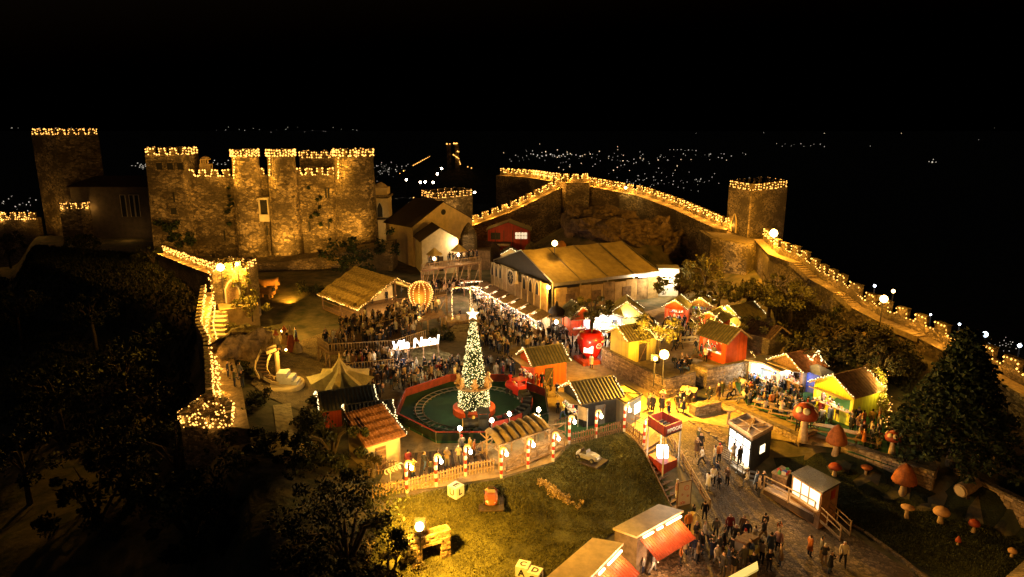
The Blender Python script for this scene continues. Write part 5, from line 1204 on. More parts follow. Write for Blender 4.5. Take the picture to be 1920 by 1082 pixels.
def xrail(label, a, c, h=.95, n=None, name='cross_rail', group='cross braced wooden rails'):
    a, c = Vector(a), Vector(c); t = thing(name, label, 'fence', a, 0, group); d = c-a; k = n or max(1,round(d.length/1.5))
    mb = MB(); mb.bar((0,0,h),d+Vector((0,0,h)),.09); mb.build('rail', WOODP, t); mb = MB(); mb.bar((0,0,.1),d+Vector((0,0,.1)),.08); mb.build('rail', WOODP, t)
    for i in range(k):
        p0, p1 = d*(i/k), d*((i+1)/k); mb = MB(); mb.bar(p0+Vector((0,0,.1)),p1+Vector((0,0,h)),.06); mb.bar(p1+Vector((0,0,.1)),p0+Vector((0,0,h)),.06); mb.build('cross_brace', WOODP, t)
    for i in range(k+1): mb = MB(); mb.bar(d*(i/k)-Vector((0,0,.5)),d*(i/k)+Vector((0,0,h+.05)),.1); mb.build('post', WOODP, t)
xrail('cross braced wooden rail along the shed ramp toward the lawn',P(950,884,.05),P(1058,838,.25))
xrail('cross braced wooden rail behind the third candy cane from right shed end',P(1022,818,.3),P(1060,812,.2))
xrail('cross braced rail running from the picket fence to the shed',P(878,862,.1),P(930,838,.2),n=2)
# ---------------------------------------------------------------- picket fences
def pickets(label, pts, h=.95, sp_=.24, m=WOODP, group='wooden picket fences', hf=None):
    pts = [Vector(p) for p in pts]; base = pts[0]; t = thing('picket_fence', label, 'fence', base, 0, group); me = None
    for a, c in zip(pts, pts[1:]):
        for z in (.25,.8):
            mb = MB(); mb.bar(a-base+Vector((0,0,z*h)),c-base+Vector((0,0,z*h)),.06,.08); mb.build('rail', m, t)
    for p in resample(pts, sp_):
        if me is None:
            mb = MB(); mb.add([(-.045,-.02,-.15),(.045,-.02,-.15),(.045,.02,-.15),(-.045,.02,-.15),(-.045,-.02,h-.06),(.045,-.02,h-.06),(.045,.02,h-.06),(-.045,.02,h-.06),(0,0,h)],[(3,2,1,0),(0,1,5,4),(1,2,6,5),(2,3,7,6),(3,0,4,7),(4,5,8),(5,6,8),(6,7,8),(7,4,8)])
            o = mb.build('picket', m, t); me = o.data; o.location = p-base
        else: inst('picket', me, t, p-base, (rnd.uniform(-.04,.04),rnd.uniform(-.05,.05),rnd.uniform(-.2,.2)))
    return t
gz = lambda px,py,dz=.12: G(px,py)+Vector((0,0,dz))
pickets('brown picket fence at the left of the candy cane row',[gz(700,935),gz(763,922),gz(820,908)])
pickets('brown picket fence between second and third candy canes',[gz(822,908),gz(875,892),gz(928,882)])
pickets('dark picket fence along back of the lawn by the green carpet',[gz(1070,833),gz(1120,822),gz(1168,808)],m=WOOD)
pickets('dark picket fence between the two right candy canes above the stairs',[gz(1172,808),gz(1207,838)],m=WOOD)
pickets('dark picket fence behind the shed toward the black hut',[P(1040,805,.1),P(1065,797,.1)],m=WOOD)
pickets('small dark picket fence under the cream tiled house door',[gz(692,892),gz(745,885)],m=WOOD)
pickets('dark picket railing at the picnic terrace edge behind spotted mushroom',[P(1492,806,.5),P(1533,800,.5),P(1548,790,.5)],m=RAIL,sp_=.3)
xr_ = railing('dark railing along the stair top landing beside the popcorn stand',[gz(1172,792),gz(1215,812)],1.0,WOOD,2)
# candy canes
RW, WW = mat('cane_red',(.5,.04,.02),.5,.1,3), mat('cane_white',(.8,.75,.65),.5,.1,3)
canes = [(763,925),(818,912),(873,893),(940,897),(990,879),(1037,866),(1067,833),(1117,822),(1170,810),(1207,838)]
cl = ['first from the left, by the white snow deer','second from the left, above the letter cube','third from the left, right of people on boards','on the lawn edge left of shed','in front of the shed middle','in front of the shed right end','right of shed, beside green carpet','middle of the back lawn fence','at the back corner of the lawn','beside the top of the wooden stairs']
cane0 = None
for i,(px,py) in enumerate(canes):
    p = G(px,py)+Vector((0,0,.05))
    if cane0 is None:
        t = cane0 = thing('candy_cane_lamp','x','lamp post',p,0,'candy cane lamp posts')
        hh = 2.35; ns = 7
        for k in range(ns):
            mb = MB(); mb.tube([(0,0,hh*k/ns),(0,0,hh*(k+1)/ns-.002)],.115,10); mb.build('stripe', (WW,RW)[k%2], t)
        mb = MB(); mb.tube([(.17-.17*math.cos(a_),0,hh+.17*math.sin(a_)*1.1) for a_ in [j*math.pi/6 for j in range(7)]]+[(.34,0,hh-.12)],.1,8); mb.build('crook', CREAM, t, smooth=True)
        mb = MB(); mb.lathe([(.03,-.22),(.12,-.12),(.12,.05),(.04,.14)],10,(.42,-.05,hh-.32)); mb.build('lantern', LAMPW, t, smooth=True)
        lamp(t,(.42,-.32,hh-.3),95,(1,.6,.24),.1)
    else: t = copy_tree(cane0); t.location = p
    t['label'] = 'red and white candy cane lamp post, '+cl[i]
# staircase from plaza to lower path
a0, a1 = P(1207,846,-.15), P(1250,822,-.1); b0, b1 = P(1275,985,-2.25), P(1330,960,-2.25)
st = thing('wooden_staircase','long dark wooden staircase descending beside the lawn','stairs',a0)
n = 13
for i in range(n):
    f0, f1 = i/n, (i+.8)/n; z = -.15-2.1*(i+.5)/n+.1
    v = [a0.lerp(b0,f0),a0.lerp(b0,f1),a1.lerp(b1,f1),a1.lerp(b1,f0)]; mb = MB(); mb.slab(*[Vector((w_.x-a0.x,w_.y-a0.y,z-a0.z)) for w_ in v],.09); mb.build('step', WOOD, st)
for A_, B2 in ((a0,b0),(a1,b1)):
    mb = MB(); mb.bar(A_-a0+Vector((0,0,.0)),B2-a0+Vector((0,0,.0)),.08,.3); mb.build('stringer', WOOD, st)
for A_, B2 in ((a1,b1),):
    for z in (.35,.65,1.0): mb = MB(); mb.bar(A_-a0+Vector((0,0,z)),B2-a0+Vector((0,0,z)),.06,.1); mb.build('handrail', WOODP if z==1.0 else WOOD, st)
    for k in range(6): w_ = A_.lerp(B2,k/5)-a0; mb = MB(); mb.bar(w_-Vector((0,0,.3)),w_+Vector((0,0,1.05)),.1); mb.build('post', WOOD, st)
mb = MB(); lq = [P(1180,815,0),P(1222,800,0),P(1252,818,0),P(1207,845,0)]; mb.slab(*[v-a0+Vector((0,0,.03)) for v in lq],.12); mb.build('landing', WOOD, st)
# poster board and toy soldier
p = P(1281,955,-2.1); t = thing('poster_board','framed board with pale drawn poster leaning beside the stairs','notice board',p,R(22))
mb = MB(); mb.box(-.62,.62,-.03,.03,.3,2.35); mb.build('frame', WOOD, t)
mb = MB(); mb.box(-.54,.54,-.05,-.033,.38,2.27); o = mb.build('poster', mat('poster_paper',(.75,.62,.42),.7,.08,3), t)
mb = MB()
for x_,z_,r_ in ((.15,1.8,.2),(-.3,.6,.08),(-.15,.62,.1),(0,.6,.07),(-.2,1.3,.06),(.3,1.1,.07)): mb.tube([(x_+r_*math.cos(a_*.698),-.06,z_+r_*math.sin(a_*.698)) for a_ in range(10)],.02,4)
mb.build('drawing', ORNG, o)
for s_ in (-.55,.55): mb = MB(); mb.box(s_-.04,s_+.04,-.03,.03,-.2,.3); mb.build('post', WOOD, t)
# notice board near black hut
p = G(1092,805); t = thing('notice_board','white menu board on two posts at the black hut corner','notice board',p,R(-40))
mb = MB(); mb.box(-.5,.5,-.03,.03,.9,2.1); mb.build('panel', AWN, t)
for s_ in (-.5,.5): mb = MB(); mb.bar((s_,0,-.2),(s_,0,2.1),.06); mb.build('post', WHITEP, t)
# ---------------------------------------------------------------- thatched pavilion
r_a, r_b = P(667,500,6.0), P(740,522,6.0); dv = (r_b-r_a); L = dv.length; ry = math.atan2(dv.y,dv.x)
t = pav = thing('thatched_pavilion','open pavilion with big thatched roof and festooned gable','pavilion',(r_b.x,r_b.y,0),ry+math.pi/2)
# local -y = front gable direction (dv), ridge toward +y
w_ = 11.0; mb = MB(); ze_, zr_ = 3.1, 6.0
for s_ in (-1,1):
    nseg = 26; mseg = 8; vs = []; 
    for i in range(nseg+1):
        y = -.4+(L+.8)*i/nseg
        for j in range(mseg+1):
            f = j/mseg; bm_ = .08*math.sin(i*1.9)+.05*rnd.uniform(-1,1)+.17*(1 if (j%2==0) else -.3); vs.append((s_*(w_/2+.5)*f, y, zr_-(zr_-ze_)*f*1.08+bm_*(.3+f)))
    fs = []
    for i in range(nseg):
        for j in range(mseg):
            q_ = (i*(mseg+1)+j,i*(mseg+1)+j+1,(i+1)*(mseg+1)+j+1,(i+1)*(mseg+1)+j); fs.append(q_ if s_>0 else q_[::-1])
    mb.add(vs, fs)
    mb.hexa(*( ([(0,-.4,zr_-.3),(s_*(w_/2+.5),-.4,ze_-.5),(s_*(w_/2+.5),L+.4,ze_-.5),(0,L+.4,zr_-.3)],[(0,-.4,zr_-.12),(s_*(w_/2+.5),-.4,ze_-.32),(s_*(w_/2+.5),L+.4,ze_-.32),(0,L+.4,zr_-.12)]) if s_>0 else ([(0,L+.4,zr_-.3),(s_*(w_/2+.5),L+.4,ze_-.5),(s_*(w_/2+.5),-.4,ze_-.5),(0,-.4,zr_-.3)],[(0,L+.4,zr_-.12),(s_*(w_/2+.5),L+.4,ze_-.32),(s_*(w_/2+.5),-.4,ze_-.32),(0,-.4,zr_-.12)])))
mb.build('thatch_roof', THATCH, t)
for x_ in (-w_/2,0,w_/2):
    for y_ in (0,L/2,L):
        if x_==0 and y_==L/2: continue
        mb = MB(); mb.bar((x_,y_,-1),(x_,y_,ze_ if x_ else zr_-.4),.18); mb.build('post', WOOD, t)
for y_ in (0,L): mb = MB(); mb.bar((-w_/2,y_,ze_-.1),(w_/2,y_,ze_-.1),.16); mb.build('tie_beam', WOOD, t)
mb = MB(); mb.box(-w_/2,w_/2,0,L,.5,.7); mb.build('floor', WOOD, t)
for z in (1.2,1.9): mb = MB(); mb.bar((-w_/2,0,z),(-w_/2,L,z),.08); mb.build('side_rail', WOOD, t)
mb = MB(); mb.box(1.5,w_/2-.2,L-1.2,L-1.0,.7,2.6); mb.build('back_panel', CREAM, t)
lamp(t,(1,2.5,3.0),600,(1,.66,.22),.2); lamp(t,(3.5,.5,2.8),300,(1,.66,.22),.2); lamp(t,(-2,4,2.8),120,(1,.66,.22),.2)
e = w_/2+.6
string_lights([[loc2w(t,(-e,-.5,ze_-.3)),loc2w(t,(0,-.5,zr_+.1)),loc2w(t,(e,-.5,ze_-.3))],[loc2w(t,(-e,-.5,ze_-.35)),loc2w(t,(-e,L+.4,ze_-.35))]],'warm lights edging the thatched pavilion gable and eave',.26,.07,W=25,every=4,col=(1,.66,.2))
mb = MB(); ap = []
for k in range(16): ap.append(loc2w(t,(rnd.uniform(-3,4),rnd.uniform(-.2,1),rnd.uniform(2.7,3.6))))
string_lights([[p_,p_+Vector((.01,0,0))] for p_ in ap],'scattered small bulbs hanging in the thatched pavilion gable',.3,.06,cable=False)
# floodlight lighting the thatch from the left gate side
# ---------------------------------------------------------------- balloon, portal, sign
p = PD(790,592,86); t = thing('balloon_light','hot air balloon shaped light sculpture covered in warm bulbs','light sculpture',p)
prof = [(.15,0),(.45,.5),(.95,1.3),(1.45,2.3),(1.6,3.1),(1.45,3.8),(1.0,4.3),(.4,4.55),(.05,4.6)]
mb = MB(); mb.lathe([(r*.93,z) for r,z in prof],20); mb.build('envelope', mat('balloon_cloth',(.55,.25,.06),.7,.2,2), t, smooth=True)
pts = []
for k in range(12):
    a_ = k*math.pi/6; ln = [Vector((r*math.cos(a_),r*math.sin(a_),z)) for r,z in prof]; pts += resample(ln,.3)
bulbs(pts,.085,t,BULB,'balloon_bulbs')
mb = MB(); mb.box(-.3,.3,-.3,.3,-.75,-.3); mb.build('basket', WOODP, t)
for s_ in (-1,1): mb = MB(); mb.bar((s_*.28,0,-.3),(s_*.14,0,.03),.04); mb.build('rope', WOOD, t)
mb = MB(); mb.bar((0,.2,-p.z),(0,.2,-.75),.12); mb.build('mast', WOOD, t)
for a_,h_ in ((-90,2.5),(180,2.5),(0,2.5),(-90,.5)): lamp(t,(2.3*math.cos(R(a_)),2.3*math.sin(R(a_)),h_),110,(1,.62,.16),.2)
p = P(848,597,1.0); t = thing('light_portal','rectangular light frame on a small wooden stage left of the stalls','light portal',p,R(18))
mb = MB(); mb.bar((0,0,0),(0,0,4.1),.18); mb.bar((2.5,0,0),(2.5,0,4.1),.18); mb.bar((-.1,0,4.2),(2.6,0,4.2),.18); mb.build('frame', WOODP, t)
string_lights([[loc2w(t,(0,-.15,0)),loc2w(t,(0,-.15,4.1)),loc2w(t,(2.5,-.15,4.1)),loc2w(t,(2.5,-.15,0))],],'warm white lights around the rectangular portal frame',.16,.06,BULBW,W=40,every=2.4)
mb = MB(); mb.box(-1,3.6,-1.6,1.6,-1.1,-.003); mb.build('stage_deck', WOODP, t)
p = P(800,652,1.4); nx_ = P(742,660,1.2); an_ = math.atan2((p-nx_).y,(p-nx_).x)
sp0 = PD(778,645,70.5); t = thing('village_sign','glowing white cursive Vila Natal sign on posts above the straw bank','illuminated sign',sp0,R(6))
text('Vila Natal', 1.3, glow('sign_light',(1,.9,.75),3.5), t, (0,0,.1), (R(84),R(-7),0), ext=.06, shear=.25, bold=.035)
for x_ in (-2.4,-.8,.9,2.5): mb = MB(); mb.bar((x_,.1,-2.5),(x_,.1,-.3+x_*.12),.1); mb.build('post', WOOD, t)
mb = MB(); mb.bar((-2.6,.1,-.75),(2.6,.1,-.1),.1); mb.build('support_rail', WOOD, t)
for x_ in (-1.8,0,1.8): lamp(t,(x_,-.9,-.2+x_*.1),170,(1,.84,.62),.25)
# straw banks
for i,(px,py,sx,sy,sz,lab) in enumerate(((800,668,4.2,1.3,1.0,'straw covered bank glowing under white sign'),(905,612,4,2,.8,'grassy straw bank beside the light portal stage'))):
    p = P(px,py,0); rock((p.x,p.y,-.1),(sx,sy,sz),lab,mat('straw',(.42,.32,.14),.95,.5,3,.12,9),seed=31+i,name='straw_bank')
# ---------------------------------------------------------------- decks and bridges of wood
def deck(label, px, z, rails=(), m=WOOD, legs=True, w0=1.4):
    q = [P(x,y,z) for x,y in px]; b = Vector((q[0].x,q[0].y,0)); l = [(v.x-b.x,v.y-b.y) for v in q]
    ar = sum(l[i][0]*l[(i+1)%len(l)][1]-l[(i+1)%len(l)][0]*l[i][1] for i in range(len(l)))
    t = thing('wooden_deck', label, 'deck', b, 0, 'raised wooden decks'); mb = MB(); mb.prism(l if ar>0 else l[::-1], z-.2, z); mb.build('platform', m, t)
    for i in range(len(q)):
        a_, c_ = q[i]-b, q[(i+1)%len(q)]-b
        for p_ in resample([a_,c_],2.2): mb = MB(); mb.bar((p_.x,p_.y,-.4),(p_.x,p_.y,z-.2),.16); mb.build('post', WOODP, t)
    for (i,j) in rails:
        a_, c_ = q[i]-b, q[j]-b; n_ = max(1,int((c_-a_).length/w0))
        for zz_ in (.1,1.0): mb = MB(); mb.bar(a_+Vector((0,0,zz_)),c_+Vector((0,0,zz_)),.07); mb.build('rail', WOODP, t)
        me_ = None
        for p_ in resample([a_,c_],.3):
            if me_ is None: mb = MB(); mb.bar((0,0,0),(0,0,1.0),.05); o = mb.build('baluster', WOODP, t); me_ = o.data; o.location = p_
            else: inst('baluster', me_, t, p_)
        for k in range(n_):
            f0, f1 = k/n_, (k+1)/n_; mb = MB(); u0, u1 = a_.lerp(c_,f0), a_.lerp(c_,f1); mb.bar((u0.x,u0.y,0),(u1.x,u1.y,z-.2),.1); mb.build('brace', WOODP, t)
    return t
deck('raised wooden viewing deck crowded with people left of the sign',[(596,648),(617,662),(740,654),(800,634),(785,604),(690,598),(640,612)],1.9,rails=((0,1),(1,2),(2,3)))
deck('upper wooden deck beside the thatched pavilion with crowd',[(700,622),(775,604),(835,590),(820,572),(745,580),(690,598)],2.3,rails=((0,1),))
deck('lower wooden walkway ramp below the viewing deck',[(640,700),(740,690),(775,672),(768,662),(640,676)],1.0,rails=((0,1),))
deck('small raised wooden bridge section right of the balloon sculpture',[(795,560),(838,553),(836,546),(795,552)],3.0,rails=((0,1),))
br = deck('long wooden footbridge full of people before the church',[(790,508),(900,492),(902,482),(800,492)],4.0,rails=((0,1),))
string_lights([[P(790,509,3.85),P(900,493,3.85)]],'dim red lit bulbs under the edge of the wooden footbridge',.9,.07)
for x_ in (4,8): lamp(br,(x_,-2.5,2.2),330,(1,.5,.3),.2)
for px,py,lab in ((815,500,'left, smaller parasol'),(860,492,'right, wider parasol')):
    p = P(px,py,4.0); t = thing('parasol','tan straw parasol on the footbridge, '+lab,'parasol',p); mb = MB(); mb.tube([(0,0,0),(0,0,2.5)],.06,6); mb.build('pole', WOOD, t)
    mb = MB(); mb.lathe([(1.35,2.0),(1.3,2.06),(.05,3.1)],8); mb.build('canopy', FABY, t); lamp(t,(.2,-.9,1.3),110,(1,.7,.3)); mb = MB(); mb.lathe([(.05,1.1),(.22,1.35),(.05,1.6)],8,(0,-.3,0)); mb.build('lantern', LAMPW, t)
mb = MB(); p = P(763,600,2.3); t = thing('canoe','cream upturned paddle board resting on the upper deck rail','board',p+Vector((0,0,.5)),R(5)); mb.tube([(-1.2,0,0),(-.8,0,0),(.5,0,.02),(1.2,0,.06)],[.15,.3,.32,.12],8); mb.build('hull', CREAM, t)
# festive jumble at end of stall row
t = thing('entrance_arch','small festooned entrance arch at the far end of stalls','arch',P(885,556,0)); mb = MB()
for x_ in (-1.2,1.2): mb.bar((x_,0,0),(x_,0,2.5),.15)
mb.bar((-1.3,0,2.5),(1.3,0,2.5),.18); mb.build('frame', WOOD, t)
string_lights([[P(870,540,2.6),P(893,544,2.8)],[P(882,537,2.6),P(905,540,2.6)],[P(866,530,2.2),P(905,527,2.5)]],'tangle of warm white bulbs at far end of the stall street',.2,.09,BULBW,W=130,every=2.5,col=(1,.8,.5))
# ---------------------------------------------------------------- playground left
p = G(520,722); base = p; t = thing('spiral_toy_slide','huge cream letter shaped curved slide with dark rungs on round base','playground slide',p)
pts = []; 
track = [(518,655,3.6),(500,662,3.3),(492,680,2.6),(490,695,2.0),(497,708,1.4),(512,716,.9),(528,718,.8)]
tp_ = [P(x,y,z+base.z*0)-base for x,y,z in track]
mb = MB()
for a_, c_ in zip(tp_, tp_[1:]):
    d_ = (c_-a_); n_ = Vector((-d_.y,d_.x,0)).normalized()*.55
    mb.slab(a_-n_,c_-n_,c_+n_,a_+n_,.15)
mb.build('slide_bed', DWOOD, t)
for s_ in (-1,1):
    for a_, c_ in zip(tp_, tp_[1:]):
        d_ = (c_-a_); n_ = Vector((-d_.y,d_.x,0)).normalized()*.58*s_; mb = MB(); mb.slab(a_+n_,c_+n_,c_+n_+Vector((0,0,.35)),a_+n_+Vector((0,0,.35)),.08); mb.build('slide_rim', CREAM, t)
for p_ in resample(tp_,.42): mb = MB(); mb.box(-.45,.45,-.07,.07,.02,.12); o = mb.build('rung', WOOD, t); o.location = p_
mb = MB(); mb.lathe([(2.3,-.3),(2.3,.15),(2.1,.25)],22,(.3,.2,0)); mb.build('round_base', CREAM, t)
for i,(x_,y_,a_,h_) in enumerate(((.6,.3,1.0,1.35),(1.35,.2,.75,.95),(1.9,.0,.6,.6))): mb = MB(); mb.box(x_-a_/2,x_+a_/2,y_-.7,y_+.7,.25,h_); mb.build('step', WHITEP, t)
mb = MB(); mb.tube([(0,0,0),(0,0,3.4)],.25,8); o = mb.build('tower_post', CREAM, t); o.location = tp_[0]-Vector((0,0,3.6))
lamp(t,(.6,1.2,3.2),420,(1,.5,.07),.2); mb = MB(); mb.lathe([(.03,-.12),(.14,0),(.03,.12)],8); o = mb.build('lamp', LAMPO, t); o.location = (.6,1.6,3.2)
GN = [mat('gnome_cream',(.6,.48,.26),.8,.3,3), mat('gnome_red',(.45,.12,.05),.8,.3,3)]
for i,(px,py,h_,lab) in enumerate(((520,662,2.9,'tall cone figure with pointed hat behind the slide top'),(547,660,3.3,'tall white hatted cone figure in the middle'),(558,662,2.0,'short rounded figure rightmost in the playground'),(508,652,2.2,'slim cone figure leftmost in the playground'),(535,645,2.4,'cone figure at the back of the playground group'))):
    p = G(px,py); t = thing('garden_figure',lab,'garden figure',p,0,'playground cone figures')
    mb = MB(); mb.lathe([(.55,0),(.6,.2),(.42,h_*.4),(.3,h_*.62),(.1,h_*.66)],12); mb.build('body', GN[i%2], t, smooth=True)
    mb = MB(); mb.lathe([(.05,h_*.6),(.27,h_*.68),(.28,h_*.74),(.1,h_*.8)],12); mb.build('head', GN[0], t, smooth=True)
    mb = MB(); mb.lathe([(.36,h_*.76),(.26,h_*.8),(.03,h_)],12); mb.build('hat', GN[1-i%2], t, smooth=True)
p = G(530,640); t = thing('garden_lamp','low glowing yellow playground lamp among cone figures','lamp',p); mb = MB(); mb.tube([(0,0,-.1),(0,0,1.2)],.04,5); mb.build('post', RAIL, t); mb = MB(); mb.lathe([(.04,1.2),(.16,1.35),(.04,1.5)],8); mb.build('globe', LAMPO, t); lamp(t,(0,-.3,1.7),380,(1,.5,.07),.15); lamp(t,(1.5,1,2.5),260,(1,.5,.07),.15)
# two tube creatures
for i,(px,py,sc_,lab) in enumerate(((497,561,1.0,'lower orange tube shaped dragon toy with open round mouth'),(505,545,.9,'upper orange tube shaped dragon toy lying on the bank'))):
    p = G(px,py)+Vector((0,0,.3)); t = thing('dragon_toy',lab,'dragon figure',p,R(10 if i else -15),'orange tube dragon toys'); D_ = mat('dragon_orange',(.5,.26,.1),.7,.3,3)
    mb = MB(); mb.tube([(-1.6,0,1.6),(-1.3,0,1.2),(-.8,0,.9),(0,0,.95),(.9,0,1.0),(1.5,0,1.1)],[.1,.3,.5,.55,.55,.65],12); mb.build('body', D_, t, smooth=True)
    mb = MB(); mb.tube([(1.5,0,1.1),(1.52,0,1.1)],.5,12); mb.build('mouth', BLACKP, t)
    for x_ in (-.6,1.0):
        for s_ in (-.35,.35): mb = MB(); mb.tube([(x_,s_,.7),(x_,s_,-.1)],[.18,.14],7); mb.build('leg', D_, t)
# carousel canopy
p = P(641,750,0); t = thing('carousel_tent','yellow scalloped carousel tent with pointed top beside black roofs','carousel',p)
mb = MB(); k = 8; prof = [(0,4.2,1),(.5,3.3,1),(1.3,2.7,1),(2.2,2.35,1)]
vs = [(0,0,4.5)]; fs = []
for ri,(r,z,_) in enumerate([(.25,4.0,0),(.9,3.1,0),(1.9,2.75,0),(3.3,2.4,0)]):
    for j in range(16):
        a_ = j*math.pi/8; kk = 1.0 if j%2==0 else .82; vs.append((r*kk*math.cos(a_), r*kk*math.sin(a_), z-(0 if j%2==0 else .12*ri)-(.25 if (ri==3 and j%2) else 0)))
for j in range(16): fs.append((0,1+j,1+(j+1)%16))
for ri in range(3):
    for j in range(16): fs.append((1+ri*16+j,1+(ri+1)*16+j,1+(ri+1)*16+(j+1)%16,1+ri*16+(j+1)%16))
mb.add(vs,fs); mb.build('canopy', FABY, t)
for j in range(8): a_ = j*math.pi/4; mb = MB(); mb.tube([(2.4*math.cos(a_),2.4*math.sin(a_),0),(2.4*math.cos(a_),2.4*math.sin(a_),2.3)],.06,5); mb.build('pole', METAL, t)
mb = MB(); mb.lathe([(2.3,0),(2.3,.3)],16); mb.build('platform', REDP, t); mb = MB(); mb.lathe([(.06,4.4),(.1,4.6),(.02,4.9)],8); mb.build('finial', GOODS[3], t)
lamp(t,(1.0,-2.6,1.2),30,(1,.8,.5)); lamp(t,(-3.8,-1.2,4.2),330,(1,.62,.14))  # second light has no fixture, added to brighten the canopy
# black roofed huts and the cream tiled house
hut(652,782,-68,3.6,4.3,1.9,2.8,ORNG,ROOFD,'dark red hut under wide black corrugated roof left of the stage',opening='none',pitch=.34,sW=30)
hut(694,806,-70,2.9,3.4,1.8,2.6,DWOOD,ROOFD,'low hut with black corrugated roof behind the cream tiled house',opening='none',pitch=.34,sW=30)
p0 = P(690,888,0); p1 = P(752,868,0); an_ = math.atan2((p1-p0).y,(p1-p0).x); w_ = (p1-p0).length
mdl = (p0+p1)/2; t = thing('tiled_house','small cream house with clay tile roof and rustic wooden door','house',(mdl.x,mdl.y,H(mdl.x,mdl.y)),an_)
mb = MB(); h = w_/2
mb.box(-h,h,0,3.4,-1.2,2.55); mb.build('wall', CREAM, t)
# roof slopes down toward camera
mb = MB(); n = int((w_+.6)/.13); vs = []; m_ = 10
for i in range(n+1):
    x_ = -h-.3+(w_+.6)*i/n
    for j in range(m_+1):
        f = j/m_; y_ = -.45+4.0*f; vs.append((x_, y_, 2.55+1.25*f+.05*(i%2)+.03*((j%2)*2-1)))
fs = [(i*(m_+1)+j,(i+1)*(m_+1)+j,(i+1)*(m_+1)+j+1,i*(m_+1)+j+1) for i in range(n) for j in range(m_)]
mb.add(vs,fs); mb.hexa([(-h-.3,-.45,2.4),(h+.3,-.45,2.4),(h+.3,3.55,3.6),(-h-.3,3.55,3.6)],[(-h-.3,-.45,2.5),(h+.3,-.45,2.5),(h+.3,3.55,3.72),(-h-.3,3.55,3.72)]); mb.build('tile_roof', TILE, t)
mb = MB(); mb.box(-.75,.15,-.06,-.003,0,1.9); o = mb.build('door', WOOD, t)
for z_ in (.4,1.0,1.6): mb = MB(); mb.box(-.72,.12,-.09,-.063,z_,z_+.1); mb.build('ledge', WOODP, o)
string_lights([[loc2w(t,(h+.35,-.5,2.65)),loc2w(t,(h+.35,3.6,3.9))]],'warm lights on the right roof edge of the cream tiled house',.17,.06,BULBW,group='light strings on hut gables')
lamp(t,(1.0,-3.2,2.6),300,(1,.66,.2),.15)
# wooden boards behind the picket fence
bq = [P(750,905,.05),P(770,860,.05),P(900,845,.05),P(925,872,.05),P(830,898,.05)]
t = thing('boardwalk','dark plank boardwalk between the stage and the picket fence','boardwalk',bq[0])
cA, cB, cC, cD = P(752,905,.1), P(765,850,.1), P(905,838,.1), P(925,870,.1)
for i in range(22):
    f = i/22; g = (i+.9)/22; mb = MB(); mb.slab(cA.lerp(cD,f)-bq[0],cA.lerp(cD,g)-bq[0],cB.lerp(cC,g)-bq[0],cB.lerp(cC,f)-bq[0],.06); mb.build('plank', WOOD if i%2 else DWOOD, t)
# white snow deer ornament
p = gz(740,905,.0); t = thing('snow_ornament','white curly lit ornament beside the first candy cane','ornament',p)
mb = MB()
for k in range(5): mb.tube([(.25*k-.5+.22*math.cos(a_*.7),0,.9+.12*k+.22*math.sin(a_*.7)) for a_ in range(8)],.05,5)
mb.bar((-.3,0,0),(-.3,0,.9),.06); mb.build('scrolls', WHITEP, t)
# ---------------------------------------------------------------- lawn objects
def cube(px,py,s,rz,txts,label,tilt=(0,0)):
    p = G(px,py)+Vector((0,0,.08)); t = thing('letter_cube',label,'letter cube',p,R(rz),'giant letter cubes')
    mb = MB(); mb.box(-s/2,s/2,-s/2,s/2,0,s); mb.build('block', WHITEP, t)
    for tx,loc,rot in ((txts[0],(0,0,s+.008),(0,0,0)),(txts[1],(0,-s/2-.008,s/2),(math.pi/2,0,0)),(txts[2],(s/2+.008,0,s/2),(math.pi/2,0,math.pi/2)),(txts[2],(-s/2-.008,0,s/2),(math.pi/2,0,-math.pi/2))):
        text(tx,s*.8,BLACKP,t,loc,rot,'letter',bold=.01)
cube(855,931,.85,-38,('E','U','L'),'white letter cube marked E standing near the picket fence')
cube(981,1080,.8,-20,('C','A','N'),'white letter cube marked C at the bottom edge')
cube(1003,1092,.8,-25,('D','O','B'),'white letter cube marked D cut by the bottom edge')
